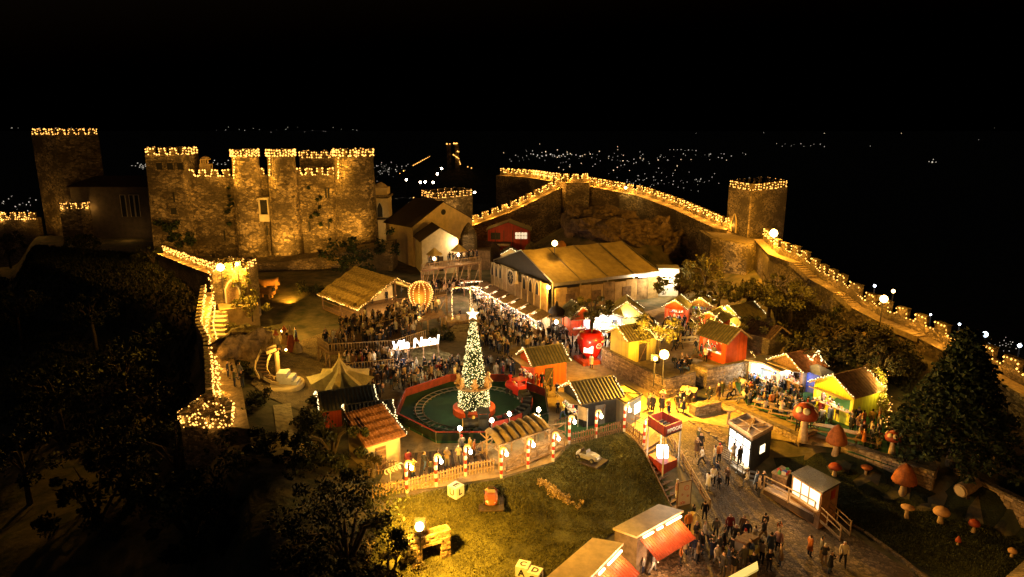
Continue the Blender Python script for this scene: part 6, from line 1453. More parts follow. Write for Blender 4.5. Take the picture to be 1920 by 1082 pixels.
def toycar(px,py,rz,m,label,plate=True,sc_=1.0):
    p = G(px,py)+Vector((0,0,.1)); t = thing('pedal_car',label,'toy car',p,R(rz),'old toy cars on the lawn')
    mb = MB(); prof = [(-1.0,.22,.30),(-.85,.42,.5),(-.4,.48,.62),(.0,.46,.6),(.05,.45,.5),(.6,.45,.5),(.65,.46,.6),(.95,.36,.5),(1.1,.16,.3)]
    vs = []
    for y_,hw_,z_ in prof: vs += [(-hw_,y_,.18),(-hw_,y_,z_*.8),(-hw_*.6,y_,z_),(hw_*.6,y_,z_),(hw_,y_,z_*.8),(hw_,y_,.18)]
    k = len(prof); fs = [(i*6+j,(i+1)*6+j,(i+1)*6+(j+1)%6,i*6+(j+1)%6) for i in range(k-1) for j in range(6)]+[tuple(range(6)),tuple(range((k-1)*6,k*6))[::-1]]
    mb.add(vs,[f[::-1] for f in fs]); mb.build('body', m, t, smooth=False)
    mb = MB(); mb.box(-.3,.3,.05,.6,.503,.53); mb.build('cockpit', BLACKP, t)
    mb = MB(); mb.slab((-.32,.0,.6),(.32,.0,.6),(.28,.08,.82),(-.28,.08,.82),.02); mb.build('windscreen', METAL, t)
    mb = MB(); mb.box(-.22,.22,.5,.6,.53,.8); mb.build('seat', DWOOD, t)
    mb = MB(); mb.tube([(.14*math.cos(a_*.9),.2,.68+.14*math.sin(a_*.9)) for a_ in range(8)],.02,4); mb.build('steering_wheel', BLACKP, t)
    for x_ in (-.5,.5):
        for y_ in (-.62,.68):
            mb = MB(); mb.tube([(x_-.06,y_,.2),(x_+.06,y_,.2)],.2,12); o = mb.build('wheel', BLACKP, t); mb = MB(); mb.tube([(x_-.07,y_,.2),(x_+.07,y_,.2)],.11,10); mb.build('hub', METAL, o)
    for x_ in (-.25,.25): mb = MB(); mb.lathe([(.02,-.05),(.08,0),(.02,.05)],8,(x_,-.98,.36)); mb.build('headlight', LAMPW if False else METAL, t)
    if plate: mb = MB(); mb.box(-.9,.9,-1.35,1.35,-.1,.0); mb.build('base_plate', DWOOD, t)
    return t
toycar(1103,863,52,mat('silver_paint',(.5,.48,.42),.3,.1,2,metal=.4),'silver open toy car parked alone on the dark lawn',True)
toycar(921,940,2,mat('car_red',(.35,.1,.04),.3,.15,2),'dark red toy car on black base plate near letter cube')
# light falling across the lawn, built as a strip of pale flecks
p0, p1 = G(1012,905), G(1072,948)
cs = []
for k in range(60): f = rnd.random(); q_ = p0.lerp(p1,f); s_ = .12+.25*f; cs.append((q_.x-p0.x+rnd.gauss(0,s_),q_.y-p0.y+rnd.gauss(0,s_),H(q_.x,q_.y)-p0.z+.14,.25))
V,F = leafcloud(cs,26,.09); t = thing('light_streak','long strip of pale flecks standing for light across the lawn','light streak',p0); stuffmesh('light_flecks',V*np.array([1,1,1.0]),F,mat('leaf_and_light_fleck',(.55,.4,.17),.8,.4,3,island=.5),t)
lamp(t,(1.0,-1.0,1.6),30,(1,.62,.2),.1)
# stone arch with flood
p = P(812,1050,-3.2); A_ = P(775,1075,-2.6); 
t = arch = thing('stone_arch','rough stone ruin gateway with lintel blazing under a floodlight','gateway',A_,R(28))
def stack(x0,x1,y0,y1,z0,z1,name):
    mb = MB(); mb.box(x0+.1,x1-.1,y0+.1,y1-.1,z0,z1-.05); o = mb.build(name, ROCK, t); me_ = None; z = z0
    sb = MB()
    while z < z1:
        h_ = rnd.uniform(.22,.32)
        for (ax,fx,lo,hi) in (('y',y0,x0,x1),('x',x1,y0,y1),('y',y1,x0,x1),('x',x0,y0,y1)):
            u = lo
            while u < hi-.08:
                w2 = min(hi-u, rnd.uniform(.28,.6)); d_ = rnd.uniform(-.02,.1); sgn = -1 if fx in (x0,y0) else 1
                if ax == 'y': a1_, a2_ = sorted((fx, fx+sgn*d_ - sgn*.15)); sb.box(u+.015,u+w2-.015,min(fx-sgn*.15,fx+sgn*d_),max(fx-sgn*.15,fx+sgn*d_),z+.012,z+h_-.012)
                else: sb.box(min(fx-sgn*.15,fx+sgn*d_),max(fx-sgn*.15,fx+sgn*d_),u+.015,u+w2-.015,z+.012,z+h_-.012)
                u += w2
        z += h_
    q_ = sb.build('stone_blocks', STB, o); q_['kind'] = 'stuff'
stack(1.9,2.8,-.4,1.0,-1.6,2.7,'right_pier'); stack(-1.0,-.1,-.4,1.0,-1.6,2.7,'left_pier'); stack(-1.2,2.9,-.3,.7,2.4,3.3,'lintel')
mb = MB(); mb.box(-.1,1.9,-2.6,1.2,-1.7,-1.35); mb.build('threshold', PAVE, t)
arch.scale = (.68,.68,.68); arch.location = P(792,1092,-2.9)+Vector((0,0,1.0))
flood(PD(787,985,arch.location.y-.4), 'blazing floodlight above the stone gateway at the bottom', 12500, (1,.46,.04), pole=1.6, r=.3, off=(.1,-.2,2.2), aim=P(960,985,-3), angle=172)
# ---------------------------------------------------------------- lower market kiosks
RP = mat('kiosk_roof_cream',(.78,.62,.42),.45,.25,1.2,.01); CORR = mat('orange_awning',(.6,.1,.03),.5,.25,2)
def lkiosk(label, rp, z1, z0, aw, lab2):
    t, q, b = pbox('snack_kiosk',label,'kiosk',rp,z1,z0,mat('kiosk_body',(.2,.15,.1),.8,.4,2),RP,group='cream roofed snack kiosks')
    # front edge = q[1]->q[2] (right side)
    a_, c_ = q[2]-b, q[3]-b; n_ = Vector((c_.y-a_.y, a_.x-c_.x,0)).normalized(); cen_ = (q[0]+q[2])/2-b
    if n_.dot((a_+c_)/2-cen_) < 0: n_ = -n_
    k = 18; dz = .75
    me_ = None; L_a = (c_-a_).length
    for i in range(k):
        f0, f1 = .12+.82*i/k, .12+.82*(i+.82)/k; mb = MB(); u0, u1 = a_.lerp(c_,f0), a_.lerp(c_,f1)
        mb.slab(u0+n_*.05+Vector((0,0,-.35)),u1+n_*.05+Vector((0,0,-.35)),u1+n_*1.5+Vector((0,0,-.35-dz)),u0+n_*1.5+Vector((0,0,-.35-dz)),.03); mb.build('awning_slat', CORR, t)
    for f0,f1 in ((.1,.42),(.5,.62),(.7,.9)): mb = MB(); mb.bar(a_.lerp(c_,f0)+n_*.16+Vector((0,0,-.18)),a_.lerp(c_,f1)+n_*.16+Vector((0,0,-.18)),.1); mb.build('tube_lamp', glow('orange_tube',(1,.55,.25),10), t)
    for f in (.2,.5,.8): lamp(t, a_.lerp(c_,f)+n_*.6+Vector((0,0,-.05)), 90, (1,.5,.2), .12)
    for f in (.3,.8): lamp(t, a_.lerp(c_,f)+n_*1.1+Vector((0,0,-1.9)), 150, (1,.55,.25), .12)
    return t,q,b
lkiosk('cream roofed snack kiosk with orange awning and lit edge, upper one',[(1149,990),(1235,945),(1282,957),(1194,1006)],.9,-2.3,None,'')
lkiosk('cream roofed snack kiosk with orange awning, lower one cut by the frame',[(1015,1090),(1111,1008),(1169,1018),(1085,1105)],.9,-2.4,None,'')
p = P(1300,1000,-2.2); rock((p.x,p.y,-1.5),(.5,.5,.8),'big pale yellow boulder at the end of the upper snack kiosk',mat('yellow_rock',(.65,.5,.2),.85,.2,2,.05),seed=55)
t, q, b = pbox('hot_drinks_stand','grey square box stand with small yellow flap in the lower crowd','stand',[(1377,1010),(1398,998),(1424,1006),(1400,1019)],-.4,-2.3,GREYP,WOOD)
o,_n,_m = facewin(t,b,q[3],q[2],.2,.8,-1.3,-.9,YELP,.3,'flap',(q[0]+q[2])/2,.3)
t, q, b = pbox('yellow_banner','bright yellow sloping kiosk top at the bottom edge','banner',[(1350,1090),(1420,1052),(1422,1066),(1362,1100)],-.2,-2.3,YELP,glow('yellow_glow_top',(1,.7,.15),.5))  # top is no lamp; its own glow makes it look lit
p = P(1915,1075,.5); t = gable_house('corner_hut','tiled hut roof with lit edge in the bottom right corner','hut',(p.x-.4,p.y-2.0,-2.0),R(-55),3.4,4,2.3,3.2,WOOD,ROOFD,pitch=.3)
string_lights([[loc2w(t,(-t['xe'],-.35,t['zE']+.1)),loc2w(t,(0,-.35,3.3))]],'glowing light strip on the corner hut roof edge',.14,.06,BULB,W=300,every=2,off=(-.4,.2,.9),col=(1,.42,.06))
# costumed pink figure statue by stairs
# ---------------------------------------------------------------- giant mushrooms
CAPS = {'red':mat('cap_red',(.36,.06,.018),.6,.3,2,.02),'orange':mat('cap_orange',(.5,.15,.035),.75,.4,3,.03),'tan':mat('cap_tan',(.6,.34,.14),.75,.3,3,.02)}
STEM = mat('mushroom_stem',(.55,.38,.2),.85,.35,3,.03)
ml = [(1505,826,74,46,'red','red spotted giant mushroom above the picnic terrace railing','round',.3),(1565,858,66,36,'orange','orange pointed mushroom left of the garden wall','cone',None),(1564,893,26,24,'red','small dark red mushroom behind the food trailer','round',None),
      (1622,899,29,20,'orange','thin stemmed flat orange mushroom before the garden wall','flat',None),(1691,932,68,42,'orange','largest pleated orange mushroom leaning by the garden wall','cone',None),(1699,973,28,24,'tan','small flat tan mushroom below the pleated one','flat',None),
      (1762,982,34,29,'tan','cream domed mushroom in the middle of the dark garden','round',None),(1824,1000,28,20,'red','small glossy red mushroom right of the cream domed one','round',None),(1795,1024,21,10,'red','tiny red pointed mushroom lowest in the garden','cone',None),
      (1896,1046,20,16,'tan','small tan mushroom near the corner hut','round',None),(1672,850,44,32,'red','red spotted mushroom half hidden by the conifer and arch','round',.3)]
for px,py,hp,wp,c_,lab,kind,z in ml:
    p = G(px,py) if z is None else P(px,py,z); D_ = p.y*cp+(CAMZ-p.z)*sp; k = D_/FPX; h_ = hp*k*1.02; r_ = wp*k/2
    t = thing('giant_mushroom',lab,'mushroom',p,rnd.uniform(0,6),'giant mushrooms')
    hs = h_*(.5 if kind=='cone' else .62); o_ = rnd.uniform(-.05,.05)
    mb = MB(); mb.tube([(0,0,-.1),(0,0,hs*.15),(o_,0,hs*.6),(o_,0,hs*1.05)],[r_*.42,r_*.38,r_*.26,r_*.26],12); mb.build('stem', STEM, t, smooth=True)
    if kind=='round': pf = [(r_*.25,hs),(r_*.9,hs-.02),(r_,hs+(h_-hs)*.25),(r_*.85,hs+(h_-hs)*.6),(r_*.5,hs+(h_-hs)*.9),(.02,h_)]
    elif kind=='cone': pf = [(r_*.25,hs*.98),(r_*.95,hs*.9),(r_,hs),(r_*.8,hs+(h_-hs)*.4),(r_*.42,hs+(h_-hs)*.8),(.02,h_)]
    else: pf = [(r_*.2,hs),(r_*.95,hs+(h_-hs)*.5),(r_,hs+(h_-hs)*.65),(r_*.5,hs+(h_-hs)*.9),(.02,h_)]
    n_ = 32 if kind=='cone' else 20
    mb = MB(); mb.lathe(pf,n_,wob=(lambda t_,z_: 1+.05*math.cos(t_*16)) if kind=='cone' else None); cap = mb.build('cap', CAPS[c_], t, smooth=True)
    if 'spotted' in lab:
        for a_ in (-1.9,-.6,.6,2.4,3.6):
            th = a_-t.rotation_euler[2]; rr, zz_ = r_*.8, hs+(h_-hs)*.66; d_ = Vector((math.cos(th),math.sin(th),.75)).normalized()
            mb = MB(); mb.lathe([(r_*.02,.06),(r_*.2,.045),(r_*.3,-.02)][::-1],12); o = mb.build('spot', CREAM, cap, smooth=True); o.location = (rr*math.cos(th),rr*math.sin(th),zz_); o.rotation_euler = d_.to_track_quat('Z','Y').to_euler()
# tipped barrel
p = G(1815,930)+Vector((0,0,.35)); t = thing('wooden_barrel','tipped brown barrel box with wheels lying by the right stone wall','barrel',p,R(20))
mb = MB(); mb.tube([(-.9,0,.25),(.9,.25,.4)],.5,10); mb.build('barrel_body', WOODP, t); mb = MB(); mb.tube([(-.92,0,.25),(-.98,0,.24)],.42,10); mb.build('end_disc', CREAM, t)
for x_ in (-.6,.6): mb = MB(); mb.tube([(x_,-.45,-.15),(x_,-.35,-.15)],.15,8); mb.build('wheel', DWOOD, t)
# light post at the right
p = P(1873,890,.2); t = thing('dark_shed','dark shed outline with pale post at the right edge','shed',p,R(-35)); mb = MB(); mb.box(0,4,0,3,-2,2.0); mb.build('wall', BLACKP, t); mb = MB(); mb.slab((-.3,-.3,2.0),(4.3,-.3,2.0),(4.3,3.3,2.5),(-.3,3.3,2.5),.1); mb.build('roof', DWOOD, t); mb = MB(); mb.bar((-.5,-.3,-1.5),(-.5,-.3,1.5),.12); mb.build('post', CREAM, t)
# flower arch
p0 = G(1640,745)+Vector((0,0,2.6)); p1 = G(1652,770); p2 = G(1668,815)
t = thing('flower_arch','climbing vine arch glowing yellow beside the lemon hut','plant arch',p1); pl = [p0,G(1650,748)+Vector((0,0,2.2)),p1+Vector((0,0,1.6)),G(1660,790)+Vector((0,0,1.0)),p2+Vector((0,0,.5))]
cs = [(q_.x-p1.x,q_.y-p1.y,q_.z-p1.z,.38) for q_ in resample(pl,.35)]; V,F = leafcloud(cs,60,.1); stuffmesh('foliage',V,F,mat('yellow_leaf',(.4,.33,.06),.7,.4,3,island=.4),t); bulbs([Vector(c[:3])+Vector((rnd.gauss(0,.25),rnd.gauss(0,.25),rnd.gauss(0,.25))) for c in cs for _ in range(4)],.05,t)
for i in (1,4,7): 
    if i < len(cs): lamp(t,(cs[i][0]-.5,cs[i][1]-.6,cs[i][2]+.3),70,(1,.75,.15),.15)
# kerb line along lower right path
for lab, pts_ in (('stone kerb between the cobbled path and dark garden',[(1575,975),(1620,1000),(1690,1050),(1760,1110)]),('long stone kerb along the upper gravel path',[(1290,790),(1330,815),(1372,845)])):
    ks = [G(*q_) for q_ in pts_]; t = thing('kerb',lab,'kerb',ks[0],0)
    me_ = None
    for a_, c_ in zip(ks,ks[1:]):
        L = (c_-a_).length; n_ = max(1,int(L/.8)); an_ = math.atan2((c_-a_).y,(c_-a_).x)
        for i in range(n_):
            q_ = a_.lerp(c_,(i+.5)/n_)-ks[0]
            if me_ is None: mb = MB(); mb.box(-.37,.37,-.12,.12,-.1,.2); o = mb.build('kerb_stone', STONE3, t); me_ = o.data; o.location = q_; o.rotation_euler = (0,0,an_)
            else: inst('kerb_stone', me_, t, q_, (0,0,an_))
# ---------------------------------------------------------------- vegetation
def tree(p, h, spread, label, m=LEAFO, n=26, dens=90, leaf=.16, trunk=.22, zc=.62, seed=None, cat='tree', flat=.8, group='trees around the market', name='olive_tree', limbs=7, lit=None):
    p = Vector(p); t = thing(name, label, cat, p, 0, group)
    mb = MB(); mb.tube([(0,0,-.4),(.05*h*.1,0,h*.25),(.1,.08,h*.45)],[trunk*1.3,trunk,trunk*.8],8)
    cs = []
    for k in range(limbs):
        a_ = k*2*math.pi/limbs+rnd.uniform(-.3,.3); r_ = spread*rnd.uniform(.45,.9); e_ = Vector((r_*math.cos(a_),r_*math.sin(a_),h*rnd.uniform(.6,.9))); m_ = Vector((.1,.08,h*.42)).lerp(e_,.5)+Vector((0,0,.1*h))
        mb.tube([(.1,.08,h*.40),m_,e_],[trunk*.55,trunk*.35,trunk*.12],6,cap=False)
    mb.build('trunk', BARK, t, smooth=True)
    for k in range(n):
        a_ = rnd.uniform(0,6.283); r_ = spread*math.sqrt(rnd.random()); zz_ = h*zc+h*(1-zc)*rnd.uniform(-.75,.9)*math.sqrt(max(.05,1-(r_/spread)**2))
        cs.append((r_*math.cos(a_),r_*math.sin(a_),zz_,spread*rnd.choice((.1,.13,.18,.25,.34))))
    V,F = leafcloud(cs,dens,leaf); stuffmesh('crown',V,F,m,t)
    return t
def gt_(px,py): return G(px,py)
tl = [(1108,640,6.5,2.6,'olive tree standing between stall row and the marquee side'),(1275,585,6,3.2,'olive tree behind the small red hut left of the bastion'),(1320,560,7,3.4,'tall bright olive tree at foot of the bastion'),(1345,595,5.5,3,'olive tree behind the pale roofed yellow hut'),
      (1405,600,5.5,3.2,'olive tree right of the pale roofed yellow hut'),(1440,600,6.5,3.6,'wide olive tree under the town wall stairs'),(1480,610,5.5,3.2,'dim olive tree nearest the descending wall'),(1420,650,4,2.2,'small olive tree behind the stone hut'),
      (1465,665,3.6,2.2,'low tree right of the terrace stone hut'),(1510,700,4.5,2.4,'tree crown hanging over brown hut roof'),(1545,700,4,2.2,'tree behind the lemon hut left'),(1610,690,4,2.6,'tree behind lemon hut roof'),(1650,730,4.5,2.4,'dark tree between lemon hut and conifer'),(1560,650,3.2,2.4,'brown shrub tree amid slope boulders'),(1620,660,3,2.6,'dark shrub tree under right wall')]
for px,py,h_,s_,lab in tl:
    z = 1.6 if 1240 < px < 1460 and py > 584 else None
    p = P(px,py,1.6) if z else G(px,py); tree(p,h_,s_,lab,LEAFO if px<1500 else mat('brown_leaf',(.07,.06,.03),.8,.5,2,island=.5),n=24,dens=80,leaf=.17)
# tree wrapped in lights beside the big flood
p = P(1232,680,1.6); t = tree(p,6.2,2.4,'bare branched tree wrapped in light strings beside the dazzling flood',mat('lit_leaf',(.22,.2,.07),.7,.4,2,island=.5),n=34,dens=90,leaf=.12)
pts = []
for k in range(9):
    a_ = k*.7; e_ = Vector((2.0*math.cos(a_),2.0*math.sin(a_),rnd.uniform(3.5,6.2))); m_ = Vector((.1,.1,2.2)).lerp(e_,.5)+Vector((0,0,.5)); pts.append([p+Vector((0,0,.6)),p+Vector((.1,.1,2.2)),p+m_,p+e_])
string_lights(pts,'light strings wrapped around the bare terrace tree',.15,.055,glow('tree_wrap_bulb',(1,.6,.16),1.8),cable=False)
p = P(1318,650,1.6); t = tree(p,4.6,1.9,'second tree wrapped in bulbs left of terrace red hut',mat('lit_leaf',(.22,.2,.07)),n=24,dens=80,leaf=.12)
pts = []
for k in range(7):
    a_ = k*.9; e_ = Vector((1.6*math.cos(a_),1.6*math.sin(a_),rnd.uniform(2.5,4.6))); pts.append([p+Vector((0,0,.4)),p+Vector((.1,.1,1.6)),p+e_])
string_lights(pts,'light strings on second tree beside the terrace red hut',.15,.055,MATS['tree_wrap_bulb'],cable=False,W=0)
lamp(t,(.5,-1.5,3.2),500,(1,.58,.1),.2)
p = G(1408,712); string_lights([[p+Vector((.25*math.cos(k*.9),.25*math.sin(k*.9),.18*k)) for k in range(19)]],'light string spiralling up thin trunk left of white kiosk',.14,.055,MATS['tree_wrap_bulb'],W=60,every=3,col=(1,.75,.25))
# big conifer (cedar)
p = P(1775,912,-1.8); t = thing('cedar_tree','huge dark conifer on the right hiding part of the lit wall','tree',p,0,'trees around the market'); t.scale = (.9,.9,.86)
mb = MB(); mb.tube([(0,0,-1),(0,0,2.5),(.2,.1,8),(.3,.1,13)],[.55,.42,.28,.06],10)
cs = []
for lv in range(13):
    z = 3.6+lv*.88; rr = max(.35,5.8*(1-lv/12.6))
    for k in range(9):
        a_ = k*.698+lv*.4+rnd.uniform(-.2,.2); e_ = Vector((rr*math.cos(a_),rr*math.sin(a_),z+rnd.uniform(-.3,.2))); mb.tube([(0.1,0,z-.3),e_*.6+Vector((0,0,.4*z*.0+z*.4)),e_],[.12,.08,.02],4,cap=False)
        for f in (.35,.55,.72,.85,.97): cs.append((e_.x*f+rnd.gauss(0,.2),e_.y*f+rnd.gauss(0,.2),z+rnd.uniform(-.1,.35),.5+.35*(1-f)+.15))
mb.build('trunk', BARK, t, smooth=True)
V,F = leafcloud(cs,34,.2); stuffmesh('crown',V,F,LEAFD,t)
# foreground dark tree at the bottom left, foliage partly lit by the gateway flood
tree(P(655,1175,-4.5),10.5,4.3,'large dark foreground tree left of the floodlit stone gateway',LEAF,n=60,dens=170,leaf=.12,trunk=.3,limbs=9,group='dark trees on the left bank',name='foreground_tree')
tree(P(728,1185,-4.5),6.2,2.2,'small leafy tree touching left of the stone gateway',mat('warm_leaf',(.05,.04,.014),.7,.5,2,island=.5),n=26,dens=120,leaf=.11,group='dark trees on the left bank',name='foreground_tree')
tree(P(625,905,-1.0),5.5,3.0,'bushy dark tree left of the cream tiled house',LEAF,n=30,dens=110,leaf=.14,group='dark trees on the left bank',name='foreground_tree')
tree(P(700,905,-.5),2.6,1.0,'slim shrub against the cream tiled house wall',mat('warm_leaf',(.1,.075,.025)),n=12,dens=80,leaf=.1,group='dark trees on the left bank',name='foreground_tree')
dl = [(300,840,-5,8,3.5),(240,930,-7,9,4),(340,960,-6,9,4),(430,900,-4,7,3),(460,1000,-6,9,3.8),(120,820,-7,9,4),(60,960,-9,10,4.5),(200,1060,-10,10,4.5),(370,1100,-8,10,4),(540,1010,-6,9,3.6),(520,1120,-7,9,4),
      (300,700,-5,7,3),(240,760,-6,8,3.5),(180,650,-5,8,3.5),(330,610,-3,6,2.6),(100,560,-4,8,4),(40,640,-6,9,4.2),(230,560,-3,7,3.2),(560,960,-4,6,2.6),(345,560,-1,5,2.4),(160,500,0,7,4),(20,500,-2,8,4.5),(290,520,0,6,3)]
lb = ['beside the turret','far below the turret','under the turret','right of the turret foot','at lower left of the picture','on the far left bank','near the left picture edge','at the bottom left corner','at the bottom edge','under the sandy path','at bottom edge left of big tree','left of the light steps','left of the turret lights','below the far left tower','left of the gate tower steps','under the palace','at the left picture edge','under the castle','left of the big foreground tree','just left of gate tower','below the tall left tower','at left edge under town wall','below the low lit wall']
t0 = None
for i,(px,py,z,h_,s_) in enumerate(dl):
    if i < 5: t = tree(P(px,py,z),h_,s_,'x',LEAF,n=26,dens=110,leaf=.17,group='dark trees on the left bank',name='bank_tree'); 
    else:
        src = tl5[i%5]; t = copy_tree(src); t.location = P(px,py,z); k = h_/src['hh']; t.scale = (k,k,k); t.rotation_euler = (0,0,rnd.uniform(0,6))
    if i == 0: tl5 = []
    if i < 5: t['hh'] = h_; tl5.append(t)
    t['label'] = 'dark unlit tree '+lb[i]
# shrubs on slopes: right slope, castle foot, left path
sl = [(440,625,1.5,'lit yellow green bush beside the broad steps'),(452,600,1.4,'dark bush under the gate tower landing'),(470,632,1.1,'small lit bush above playground'),(590,556,2.2,'dark bush at foot of the terrace wall'),(640,560,2.0,'dark bush left of the thatched pavilion'),(480,760,1.6,'dark bush by the sandy path top'),(575,800,1.8,'dark bush right of sandy path'),(600,760,1.2,'dark bush beside the black roofs'),(1575,600,2.0,'dark bush under wall stairs'),(1530,640,1.8,'brown bush on the right slope'),(1590,690,2.2,'dim bush above lemon hut'),(1680,680,2.2,'dark bush left of conifer top'),(1640,640,2.0,'dark bush high on the right slope'),(1500,640,1.6,'olive bush on slope under wall'),(1060,470,1.6,'bush beside the blue kiosk'),(1000,470,1.6,'yellow green bush right of wreath booth'),(830,640,1.6,'scrub bush behind white sign'),(770,625,1.4,'scrub bush below the balloon'),(500,840,1.5,'low bush at the sandy path edge'),(1200,500,2.4,'dark bush on rocks behind marquee'),(455,668,1.9,'mossy scrub covering tall rock by the left walkway'),(468,640,1.6,'yellow lit scrub on rock beside the broad steps'),(448,700,1.3,'dim scrub at the lower end of walkway rock')]
for px,py,s_,lab in sl:
    p = G(px,py); t = thing('bush',lab,'bush',p,0,'bushes on the slopes'); cs = [(rnd.gauss(0,s_*.45),rnd.gauss(0,s_*.45),rnd.uniform(0,s_*.8),s_*rnd.uniform(.25,.45)) for _ in range(12)]
    V,F = leafcloud(cs,110,.12); stuffmesh('foliage',V,F,LEAFO if ('lit' in lab or 'yellow' in lab) else LEAF,t)  # light put into leaf colour
    mb = MB(); mb.tube([(0,0,-.2),(.1,0,s_*.5)],[.1,.05],5); mb.build('stem', BARK, t)
# grass on lawn and ground cover on slopes
def scatter(name, poly_px, n, m, s, label, hh=.1, world=None):
    poly = world or [G(*q) for q in poly_px]; xs = [p.x for p in poly]; ys = [p.y for p in poly]; pts = []
    def ins(x,y):
        c = False
        for a,b in zip(poly, poly[1:]+poly[:1]):
            if (a.y>y)!=(b.y>y) and x < (b.x-a.x)*(y-a.y)/(b.y-a.y)+a.x: c = not c
        return c
    while len(pts) < n:
        x,y = rnd.uniform(min(xs),max(xs)), rnd.uniform(min(ys),max(ys))
        if ins(x,y): pts.append((x,y,H(x,y)+.08))
    c = np.array(pts); a = nr.rand(n)*6.283; u = np.stack([np.cos(a),np.sin(a),np.zeros(n)],1)*s*(.5+nr.rand(n,1)); h = np.zeros((n,3)); h[:,2] = hh*(.5+nr.rand(n)); h[:,:2] = nr.normal(0,hh*.5,(n,2))
    V = np.stack([c-u,c+u,c+h],1).reshape(-1,3); return stuffmesh(name,V,np.arange(n*3).reshape(-1,3),m,None,label,'grass')
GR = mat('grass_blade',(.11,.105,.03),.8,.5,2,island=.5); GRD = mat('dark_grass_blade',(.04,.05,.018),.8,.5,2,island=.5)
scatter('lawn_grass',[(742,938),(822,920),(942,900),(1037,872),(1070,836),(1165,812),(1207,846),(1225,880),(1255,920),(1262,965),(1150,1000),(1040,1082),(900,1100),(760,1082),(720,980)],60000,GR,.035,'short grass covering the big front lawn',.09)
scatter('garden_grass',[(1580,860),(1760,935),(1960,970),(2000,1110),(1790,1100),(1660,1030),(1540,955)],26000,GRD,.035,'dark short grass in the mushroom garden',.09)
scatter('dirt_litter',[(470,720),(530,650),(620,620),(640,700),(600,760),(560,770),(500,745)],9000,mat('leaf_and_light_fleck',(.55,.4,.17)),.05,'dry leaf litter on the playground slope',.05)
scatter('slope_scrub',[(1440,560),(1520,560),(1740,690),(1700,740),(1600,700),(1470,650)],14000,mat('brown_leaf',(.07,.06,.03)),.12,'dry scrub covering the slope under the right wall',.3)
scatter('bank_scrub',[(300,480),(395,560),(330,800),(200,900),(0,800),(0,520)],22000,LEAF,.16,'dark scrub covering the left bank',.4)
# ---------------------------------------------------------------- distant town lights
def far_lights(label, spots, m, base=1.1):
    o0 = P(*spots[0][:2],-60); t = thing('distant_town_lights', label, 'town lights', o0, 0, 'distant town lights'); pts = []; V = []; F = []
    for px,py,s_ in spots:
        p = P(px,py,-58) if py > 256 else PD(px,py,8500); D_ = p.length; r_ = s_*D_/FPX*base*.5; c = np.array(tuple(p-o0)); k = len(V)*6
        V.append(c+np.array([(1,0,0),(0,1,0),(-1,0,0),(0,-1,0),(0,0,1),(0,0,-1)])*r_); F.append(np.array([(0,1,4),(1,2,4),(2,3,4),(3,0,4),(1,0,5),(2,1,5),(3,2,5),(0,3,5)])+k)
    stuffmesh('lights',np.concatenate(V),np.concatenate(F),m,t)
FW, FO = glow('far_white',(1,.88,.7),.65), glow('far_orange',(1,.7,.4),1.3)
def cl_(cx,cy,sx,sy,n,s0=.6,s1=1.6): return [(rnd.gauss(cx,sx),max(240,rnd.gauss(cy,sy)),rnd.uniform(s0,s1)) for _ in range(n)]
far_lights('band of tiny white lights on the horizon above the castle',[(405+i*14+rnd.uniform(-6,6),240+rnd.uniform(-2,8),rnd.uniform(.5,1.2)) for i in range(20)],FW)
far_lights('cluster of tiny white town lights left of the church tower',cl_(722,318,18,7,60,.5,1.5),FW)
far_lights('wide scatter of white town lights above the far wall',cl_(1030,293,55,8,36)+cl_(1180,298,60,8,36),FW)
far_lights('bright row of white lights in the middle distance',[(1000+i*8,291+rnd.uniform(-2,2),rnd.uniform(1.2,2.2)) for i in range(12)],FW,1.3)
far_lights('cluster of white lights above the curving wall',cl_(1240,338,50,8,46)+cl_(1300,345,35,6,16),FW)
far_lights('thin row of lights near the horizon left of the wall tower',[(1256+i*7,281+rnd.uniform(-1.5,1.5),rnd.uniform(.6,1.6)) for i in range(8)]+cl_(1330,290,30,3,16),FW)
far_lights('short row of tiny lights on the horizon right of the tower',[(1455+i*9+rnd.uniform(-3,3),272+rnd.uniform(-3,3),rnd.uniform(.5,1.3)) for i in range(11)],FW)
far_lights('few scattered horizon lights at the far right',[(1690,250,1),(1748,304,2.6),(1742,303,1.4),(1755,304,1.4),(1750,299,1.4),(1632,274,.9),(1545,250,.8),(1835,262,.7),(1432,249,.8),(1305,250,.8),(1865,240,.6)],FW)
far_lights('sparse orange lights among the distant town',cl_(1150,300,90,14,24,1,2)+cl_(1010,290,60,8,8,1,2)+[(1690,250,1.2),(1546,250,1)],FO)
far_lights('small oval of pale lights between tower and castle',cl_(265,311,7,2.5,26,.6,1.4),FW)
far_lights('sparse lights beyond the far left tower',cl_(30,378,18,8,18,.6,1.8)+cl_(60,238,40,1,8,.5,1),FW)
far_lights('lone bright white light above the church',[(768,256,3.2)],FW)
far_lights('lights behind the castle chimney',cl_(410,308,18,3,14,.6,1.6)+[(402,301,2),(428,301,2)],FW)
